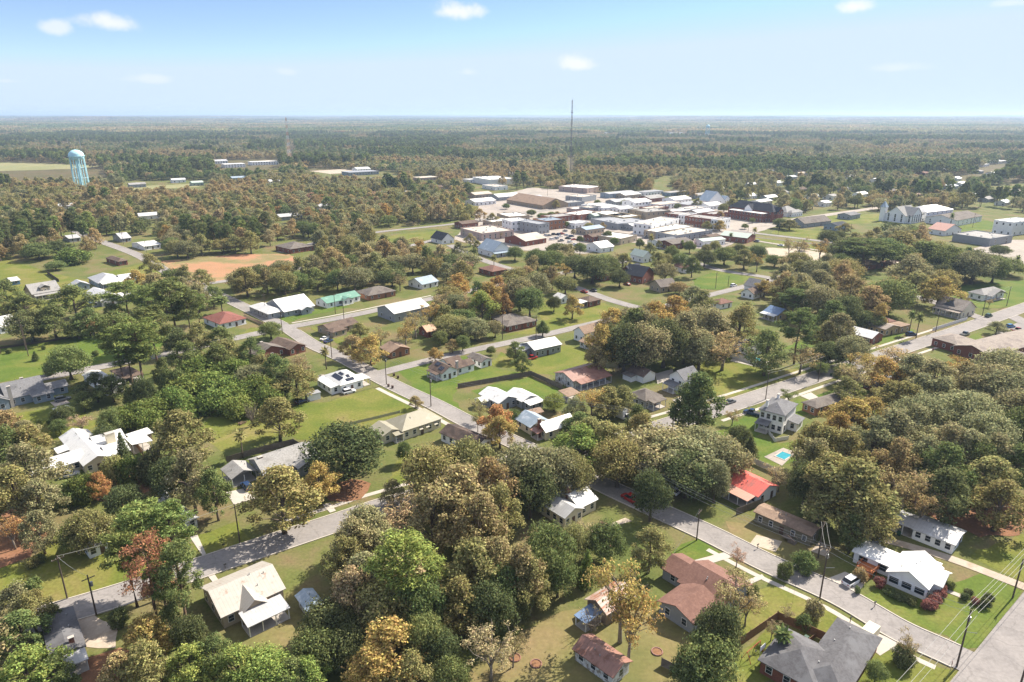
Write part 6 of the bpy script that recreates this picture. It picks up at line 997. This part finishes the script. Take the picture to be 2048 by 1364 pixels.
KEEP = OPEN + [[(-200, 343), (215, 338), (222, 362), (-200, 366)], [(1130, 315), (1152, 315), (1152, 350), (1130, 350)], [(570, 290), (590, 290), (590, 324), (570, 324)], [(138, 330), (178, 330), (184, 386), (150, 386)], [(20, 520), (340, 500), (350, 560), (200, 630), (60, 610), (-60, 640), (-60, 540)], [(-60, 690), (340, 655), (340, 705), (-60, 780)], [(410, 600), (470, 600), (640, 590), (790, 575), (800, 600), (640, 640), (720, 665), (660, 690), (570, 655), (440, 680)], [(1000, 630), (1060, 595), (1240, 600), (1240, 640), (1100, 680), (1000, 690)], [(1340, 560), (1420, 530), (1560, 560), (1520, 590), (1400, 595)], [(1920, 570), (2100, 550), (2100, 640), (1960, 640), (1830, 680), (1700, 700), (1690, 655)], [(540, 480), (640, 478), (640, 512), (550, 512)], [(200, 470), (330, 475), (330, 505), (290, 515), (215, 535), (190, 490)], [(1590, 428), (2010, 415), (2100, 440), (2100, 500), (1990, 500), (1900, 475), (1790, 460), (1690, 470), (1590, 470)], [(2000, 322), (1955, 345), (1890, 360), (1960, 362), (2030, 335)], [(1960, 375), (2100, 362), (2100, 372), (1990, 388)], [(420, 322), (560, 318), (560, 345), (440, 345)], [(600, 335), (800, 345), (800, 364), (640, 360)], [(250, 362), (420, 360), (420, 386), (250, 386)], [(880, 446), (960, 440), (960, 470), (740, 490), (740, 460)], [(1300, 360), (1345, 350), (1350, 378), (1300, 385)]]
KB = [(min(p[0] for p in q), min(p[1] for p in q), max(p[0] for p in q), max(p[1] for p in q), q) for q in KEEP]
RB = []
for P, w in ROADS:
    for a, b in zip(P, P[1:]): RB.append((a.x, a.y, b.x, b.y, w / 2 + 3.0))
grid = {}
def put(x, y, r): grid.setdefault((int(x // 16), int(y // 16)), []).append((x, y, r))
for q in MAN: put(q[0], q[1], q[2])
def clash(x, y, r, f=.62):
    for i in (-1, 0, 1):
        for j in (-1, 0, 1):
            for a, b, s in grid.get((int(x // 16) + i, int(y // 16) + j), ()):
                if (a - x) ** 2 + (b - y) ** 2 < (f * (r + s)) ** 2: return True
    return False
FX = [(n.x, n.y, u, v, a0 - 2.5, a1 + 2.5, b0 - 2.5, b1 + 2.5, bx, nb) for n, u, v, a0, a1, b0, b1, bx, nb in FOOT]
def blocked(x, y, r, h, far):
    bx_, by_, _ = px_of((x, y, 0)); cx, cy, k = px_of((x, y, h * .6)); rp = r * k
    for x0, y0, x1, y1, q in KB:
        if x0 <= cx <= x1 and y0 <= cy + rp * .3 <= y1 and inpoly(cx, cy + rp * .3, q): return True
        if x0 <= bx_ <= x1 and y0 <= by_ <= y1 and inpoly(bx_, by_, q): return True
    for nx, ny, u, v, a0, a1, b0, b1, bb, nb in FX:
        dx, dy = x - nx, y - ny
        if abs(dx) + abs(dy) < 160:
            a = dx * u.x + dy * u.y; b = dx * v.x + dy * v.y
            if a0 - r * .5 < a < a1 + r * .5 and b0 - r * .5 < b < b1 + r * .5: return True
        # leave the view of the house open
        if by_ > nb[1] and by_ - nb[1] < min(60, .11 * (nb[1] - 229) if nb[1] < 470 else 60) and bb[0] - rp * .35 < cx < bb[2] + rp * .35 and cy - rp * .9 < bb[3] - 1 and cy > bb[1]: return True
    if not far:
        for ax, ay, bx2, by2, w in RB:
            if min(ax, bx2) - 12 < x < max(ax, bx2) + 12 and min(ay, by2) - 12 < y < max(ay, by2) + 12:
                ex, ey = bx2 - ax, by2 - ay; t = max(0, min(1, ((x - ax) * ex + (y - ay) * ey) / max(1e-6, ex * ex + ey * ey)))
                if (x - ax - ex * t) ** 2 + (y - ay - ey * t) ** 2 < w * w: return True
    return False
def pick(x, y):
    n = vnoise(x / 70 + 3, y / 70 + 8); n2 = vnoise(x / 28, y / 28); q = rnd(); d = math.hypot(x, y)
    if n > .88 or (d > 1150 and vnoise(x / 240 + 5, y / 160) > .6): kd = 'pine' if q < .7 else 'broad'
    else: kd = 'broad' if q < .55 else 'oak' if q < .9 else 'sparse'
    if kd == 'pine': col, r, h = random.choice(['g', 'dg', 'g', 'dg', 'pg']), 3.6 + rnd() * 1.6, 18 + rnd() * 6
    elif kd == 'oak': col, r, h = random.choice(['dg', 'gg', 'g', 'ol', 'gg']), 6 + rnd() * 3.4, 10 + rnd() * 4
    elif kd == 'broad': col, r, h = random.choice(['ol', 'br', 'gg', 'ol', 'br', 'g', 'y' if n2 > .66 else 'ol', 'br', 't', 'ol', 'gg']), 5.6 + rnd() * 2.9, 11 + rnd() * 6
    else: col, r, h = random.choice(['y', 'br', 't', 'br', 'o' if n2 > .6 else 'pk']), 5.2 + rnd() * 2.3, 10 + rnd() * 4
    if d > 800 and kd != 'pine':      # stands: neighbours share a tone
        s1 = vnoise(x / 190 + 40, y / 120 + 11); col = 'br' if s1 > .62 else 'ol' if s1 > .45 else 'gg' if s1 > .3 else 'g'
        if q > .8: col = random.choice(['ol', 'br', 'gg', 't'])
    return kd, col, r, h
STUFF = []; cand = []
d = 95.0
while d < 3300:
    sp = 9.0 if d < 1200 else 10.5 if d < 2000 else 12.0
    x = -.80 * d - 25
    while x < .80 * d + 25:
        X, Y = x + (rnd() - .5) * sp * .9, d + (rnd() - .5) * sp * .9; x += sp
        bx_, by_, _ = px_of((X, Y, 0)); far_ = Y > 1250
        if by_ > 640 and (not any(inpoly(bx_, by_, q) for q in WOODFILL) or (bx_ > 1600 and rnd() < .35)): continue
        if rnd() < (.04 if Y < 1250 else .03): continue
        kd, col, r, h = pick(X, Y)
        if by_ > 640: h *= .85; kd = 'oak' if kd == 'pine' else kd
        if clash(X, Y, r, .54) or blocked(X, Y, r, h, far_): continue
        put(X, Y, r); cand.append((X, Y, r, h, kd, col))
    d += sp
nbl = sum(1 for q in MAN if q[4] in ('oak', 'broad', 'sparse')); budget = max(0, 262 - nbl)
cand.sort(key=lambda q: -(q[2] / math.hypot(q[0], q[1]))); npine = 40
for q in cand:
    if q[4] in ('pine',):
        if npine > 0 and q[1] < 700: npine -= 1; tree_obj(*q); continue
    elif budget > 0: budget -= 1; tree_obj(*q); continue
    STUFF.append(q)
print("trees manual", len(MAN), "broadleaf", nbl, "stuff", len(STUFF))
# ================================================================ the rest of the wood: one object of many trees out to the horizon
protos = bpy.data.collections.new("woodland tree shapes"); PIDX = {}
LODN = {0: (5, 1.0), 1: (1500, 1.9), 2: (300, 3.9)}
def add_proto(nm, mesh_parts):
    vs, fs, ms = [], [], []; 
    o = bpy.data.objects.new(f"{len(PIDX):03d} {nm}", mesh_parts); protos.objects.link(o); PIDX[nm] = len(PIDX)
def joined(kd, v, n, k, seed, nm, trunk=True):
    p = PRO[(kd, v)]; V = leafcloud(p['cl'], n, p['ls'] * k, max(p['asp'], .45 if k > 1 else 0), rng=np.random.default_rng(seed)); nl = len(V) // 4
    tv = [tuple(q.co) for q in p['trunk'].vertices] if trunk else []; tf = [tuple(q.vertices) for q in p['trunk'].polygons] if trunk else []
    m = bpy.data.meshes.new(nm); m.from_pydata([tuple(q) for q in V] + tv, [], [(4 * i, 4 * i + 1, 4 * i + 2, 4 * i + 3) for i in range(nl)] + [tuple(a + 4 * nl for a in f) for f in tf])
    m.materials.append(LEAFI); m.materials.append(BARK)
    if trunk: m.polygons.foreach_set("material_index", [0] * nl + [1] * len(tf))
    m.update(); add_proto(nm, m)
for kd in ('oak', 'broad', 'sparse', 'pine'):
    for v in range(3):
        for lod, (n, k) in ((0, (PRO[(kd, v)]['n'] * 6 // 10, 1.25)), (1, (1300, 1.95 if kd != 'pine' else 2.4)), (2, (260, 4.0))): joined(kd, v, n, k, 500 + v * 7 + lod, f"{kd}{v}{lod}", lod < 2)
# patches of distant canopy, some 20 crowns each
def patch(nm, size, nt_, n, leaf, seed):
    r = np.random.default_rng(seed); cl = [(a[0] * size - size / 2, a[1] * size - size / 2, 8 + a[2] * 5, 4.4 + a[3] * 2.6, 4.5 + a[4] * 3.5) for a in r.random((nt_, 5))]
    add_proto(nm, leafmesh(nm, leafcloud(cl, n, leaf, .8, .3, .1, r), LEAFI))
for v in range(4): patch(f"patch{v}", 70, 42, 1500, 4.2, 900 + v)
for v in range(4): patch(f"wide{v}", 260, 330, 2600, 13, 950 + v)
pts, idx, scl, rot, tin = [], [], [], [], []
order = {n: i for i, n in enumerate(sorted(PIDX, key=lambda q: PIDX[q]))}
for (x, y, r, h, kd, col) in STUFF:
    dd = math.hypot(x, y); lod = 0 if dd < 560 else 1 if dd < 1150 else 2; v = int(rnd() * 3); p = PRO[(kd, v)]
    pts.append((x, y, 0)); idx.append(PIDX[f"{kd}{v}{lod}"]); scl.append((r / p['R'], r / p['R'], h / p['h'])); rot.append(rnd() * math.tau); tin.append(tint(col, .2 if dd < 800 else .13))
FIELDS = [q for n, m_, q in lawns if min(p[1] for p in q) < 330]
def far_ok(x, y, m_=0):
    a, b, _ = px_of((x, y, hills(x, y))); a2, b2, _ = px_of((x, y, hills(x, y) + 9))
    return not any(inpoly(a, b, q) or inpoly(a2, b2 + .3, q) for q in FIELDS) and not any(bb[0] - 3 < a < bb[2] + 3 and nb[1] - 1 < b < nb[1] + 3.5 for *_, bb, nb in FX)
d = 3300.0
while d < 7000:
    x = -.8 * d - 60
    while x < .8 * d + 60:
        X, Y = x + (rnd() - .5) * 20, d + (rnd() - .5) * 20; x += 58
        if not far_ok(X, Y) or rnd() < .03: continue
        pn = vnoise(X / 520 + 5, Y / 300); qn = vnoise(X / 900 + 31, Y / 420 + 7)
        if vnoise(X / 330 + 17, Y / 140 + 3) > .86: continue
        c = tint('g' if pn > .55 else 'br' if qn > .6 else random.choice(['ol', 'br', 'gg', 'ol']), .22); c = rgb(c, 1.0); s = .9 + rnd() * .25
        pts.append((X, Y, hills(X, Y))); idx.append(PIDX[f"patch{int(rnd() * 4)}"]); scl.append((s, s, .85 + rnd() * .5)); rot.append(rnd() * math.tau); tin.append(c)
    d += 58
while d < 27500:
    x = -.8 * d - 200
    while x < .8 * d + 200:
        X, Y = x + (rnd() - .5) * 90, d + (rnd() - .5) * 90; x += 215
        if not far_ok(X, Y) or rnd() < .04: continue
        pn = vnoise(X / 1100 + 5, Y / 700); qn = vnoise(X / 1900 + 31, Y / 1300 + 7)
        if vnoise(X / 1000 + 17, Y / 500 + 3) > .88: continue
        c = tint('g' if pn > .55 else 'br' if qn > .58 else random.choice(['ol', 'br', 'gg']), .25); c = rgb(c, .85)
        pts.append((X, Y, hills(X, Y))); idx.append(PIDX[f"wide{int(rnd() * 4)}"]); scl.append((1, 1, .8 + rnd() * .7)); rot.append(rnd() * math.tau); tin.append(c)
    d += 215 if d < 16000 else 330
print("woodland points", len(pts))
wm = bpy.data.meshes.new("woodland"); wm.from_pydata(pts, [], [])
for nm, ty, key, data in (("idx", 'INT', "value", idx), ("scl", 'FLOAT_VECTOR', "vector", [c for s in scl for c in s]), ("rot", 'FLOAT', "value", rot), ("tint", 'FLOAT_COLOR', "color", [c for t in tin for c in (*t, 1)])):
    wm.attributes.new(nm, ty, 'POINT').data.foreach_set(key, data)
wood = obj("woodland", wm); tag(wood, "mixed woods of green and brown trees spreading from the town to the horizon", "woodland", None, "stuff")
ng = bpy.data.node_groups.new("woodland planting", 'GeometryNodeTree'); ng.interface.new_socket("Geometry", in_out='INPUT', socket_type='NodeSocketGeometry'); ng.interface.new_socket("Geometry", in_out='OUTPUT', socket_type='NodeSocketGeometry')
gi = ng.nodes.new("NodeGroupInput"); go = ng.nodes.new("NodeGroupOutput"); ci = ng.nodes.new("GeometryNodeCollectionInfo"); ci.inputs["Collection"].default_value = protos; ci.inputs["Separate Children"].default_value = True; ci.inputs["Reset Children"].default_value = True
ip = ng.nodes.new("GeometryNodeInstanceOnPoints"); ip.inputs["Pick Instance"].default_value = True
def attr(n, t):
    a = ng.nodes.new("GeometryNodeInputNamedAttribute"); a.data_type = t; a.inputs["Name"].default_value = n; return a.outputs["Attribute"]
ng.links.new(gi.outputs[0], ip.inputs["Points"]); ng.links.new(ci.outputs[0], ip.inputs["Instance"]); ng.links.new(attr("idx", 'INT'), ip.inputs["Instance Index"]); ng.links.new(attr("scl", 'FLOAT_VECTOR'), ip.inputs["Scale"])
cx_ = ng.nodes.new("ShaderNodeCombineXYZ"); ng.links.new(attr("rot", 'FLOAT'), cx_.inputs[2]); ng.links.new(cx_.outputs[0], ip.inputs["Rotation"]); ng.links.new(ip.outputs[0], go.inputs[0])
wood.modifiers.new("planting", 'NODES').node_group = ng
# ================================================================ light, sky, air
SUN_AZ, SUN_EL = 52.0, 43.0      # clockwise from the view direction, above the horizon
w = bpy.data.worlds.new("World"); S.world = w; w.use_nodes = True; nt = w.node_tree; bg = nt.nodes["Background"]
sky = nn(nt, "ShaderNodeTexSky", sky_type='NISHITA'); sky.sun_disc = False; sky.sun_elevation = R_(SUN_EL); sky.sun_rotation = R_(SUN_AZ); sky.air_density = .7; sky.dust_density = 0.0; sky.ozone_density = 4.0; sky.altitude = 300
dirn = nn(nt, "ShaderNodeTexCoord").outputs["Generated"]
ns = nn(nt, "ShaderNodeTexNoise", Scale=26.0, Detail=8.0, Roughness=.6); L_(nt, dirn, ns.inputs["Vector"])
total = None
def M(op, a, b=None):
    n = nn(nt, "ShaderNodeMath", operation=op)
    for i, q in enumerate((a, b)):
        if q is None: continue
        if isinstance(q, (int, float)): n.inputs[i].default_value = q
        else: L_(nt, q, n.inputs[i])
    return n.outputs[0]
for px, py, a, b, k in [(222, 46, 56, 21, .8), (108, 55, 29, 17, .6), (905, 24, 60, 24, .85), (1148, 128, 44, 20, .75), (1706, 14, 32, 17, .85), (300, 158, 60, 12, .35), (935, 145, 24, 10, .3), (1790, 136, 50, 12, .3), (570, 144, 26, 10, .25), (2020, 6, 30, 9, .4), (12, 162, 30, 6, .3)]:
    d = Vector(((px - 1024) / F, CP + (682 - py) / F * SP, -SP + (682 - py) / F * CP)).normalized(); r = Vector((d.y, -d.x, 0)).normalized(); u = r.cross(d)
    def dot(v, s):
        n = nn(nt, "ShaderNodeVectorMath", operation='DOT_PRODUCT'); L_(nt, dirn, n.inputs[0]); n.inputs[1].default_value = v * s; return n.outputs["Value"]
    x, y = dot(r, F / a), dot(u, F / b); y2 = M('MULTIPLY', M('MINIMUM', y, 0), 1.5); yy = M('ADD', M('MAXIMUM', y, 0), M('ABSOLUTE', y2))
    q = M('SQRT', M('ADD', M('MULTIPLY', x, x), M('MULTIPLY', yy, yy))); q = M('ADD', q, M('MULTIPLY', M('SUBTRACT', ns.outputs[0], .5), 2.0))
    f = nn(nt, "ShaderNodeMapRange", interpolation_type='SMOOTHSTEP'); L_(nt, q, f.inputs[0]); f.inputs[1].default_value = 1.0; f.inputs[2].default_value = .15; f.inputs[3].default_value = 0; f.inputs[4].default_value = k
    fr = M('MULTIPLY', f.outputs[0], M('GREATER_THAN', dot(d, 1), 0)); total = fr if total is None else M('MAXIMUM', total, fr)
mx = nn(nt, "ShaderNodeMix", data_type='RGBA'); L_(nt, total, mx.inputs["Factor"]); sm = nn(nt, "ShaderNodeVectorMath", operation='MULTIPLY'); L_(nt, sky.outputs[0], sm.inputs[0]); sm.inputs[1].default_value = (1.09, .985, 1.04)
sc_ = nn(nt, "ShaderNodeVectorMath", operation='MINIMUM'); L_(nt, sm.outputs[0], sc_.inputs[0]); sc_.inputs[1].default_value = (4.0, 4.85, 5.7); sp = nn(nt, "ShaderNodeSeparateXYZ"); L_(nt, dirn, sp.inputs[0])
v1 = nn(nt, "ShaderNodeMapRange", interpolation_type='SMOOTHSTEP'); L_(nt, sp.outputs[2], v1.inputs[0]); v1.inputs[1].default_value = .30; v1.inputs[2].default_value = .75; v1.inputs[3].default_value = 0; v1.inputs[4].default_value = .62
fill_sky = nn(nt, "ShaderNodeMix", data_type='RGBA'); L_(nt, v1.outputs[0], fill_sky.inputs["Factor"]); L_(nt, sc_.outputs[0], fill_sky.inputs["A"]); fill_sky.inputs["B"].default_value = (6.6, 6.7, 7.0, 1)     # added bright layer overhead, out of frame, to lift the fill light
L_(nt, fill_sky.outputs["Result"], mx.inputs["A"]); mx.inputs["B"].default_value = (6.0, 6.0, 6.2, 1)
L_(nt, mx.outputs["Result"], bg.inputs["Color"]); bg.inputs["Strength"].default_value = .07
sl = bpy.data.lights.new("sun", 'SUN'); sl.energy = 4.4; sl.angle = R_(.53); sl.color = (1, .91, .77); so = bpy.data.objects.new("sun", sl); COL.objects.link(so)
sd = Vector((math.sin(R_(SUN_AZ)) * math.cos(R_(SUN_EL)), math.cos(R_(SUN_AZ)) * math.cos(R_(SUN_EL)), math.sin(R_(SUN_EL)))); so.rotation_euler = sd.to_track_quat('Z', 'Y').to_euler()
hm = bpy.data.materials.new("haze air"); hm.use_nodes = True; nt = hm.node_tree; nt.nodes.remove(nt.nodes["Principled BSDF"]); pv = nn(nt, "ShaderNodeVolumePrincipled"); pv.inputs["Color"].default_value = (.57, .75, 1, 1); pv.inputs["Density"].default_value = .000092; pv.inputs["Anisotropy"].default_value = .2
L_(nt, pv.outputs[0], nt.nodes["Material Output"].inputs["Volume"])
hz = MB().box(-31500, 31500, -31500, 31500, -3, 136).build("haze", hm); hz['kind'] = 'stuff'
S.view_settings.view_transform = 'Standard'; S.view_settings.look = 'None'; S.view_settings.gamma = 1; S.view_settings.exposure = 1.34
S.cycles.max_bounces = 6; S.cycles.diffuse_bounces = 3; S.cycles.glossy_bounces = 2; S.cycles.transmission_bounces = 3; S.cycles.transparent_max_bounces = 6; S.cycles.volume_bounces = 0
S.cycles.use_adaptive_sampling = True; S.cycles.adaptive_threshold = .015; S.cycles.use_denoising = True; S.cycles.caustics_reflective = False; S.cycles.caustics_refractive = False
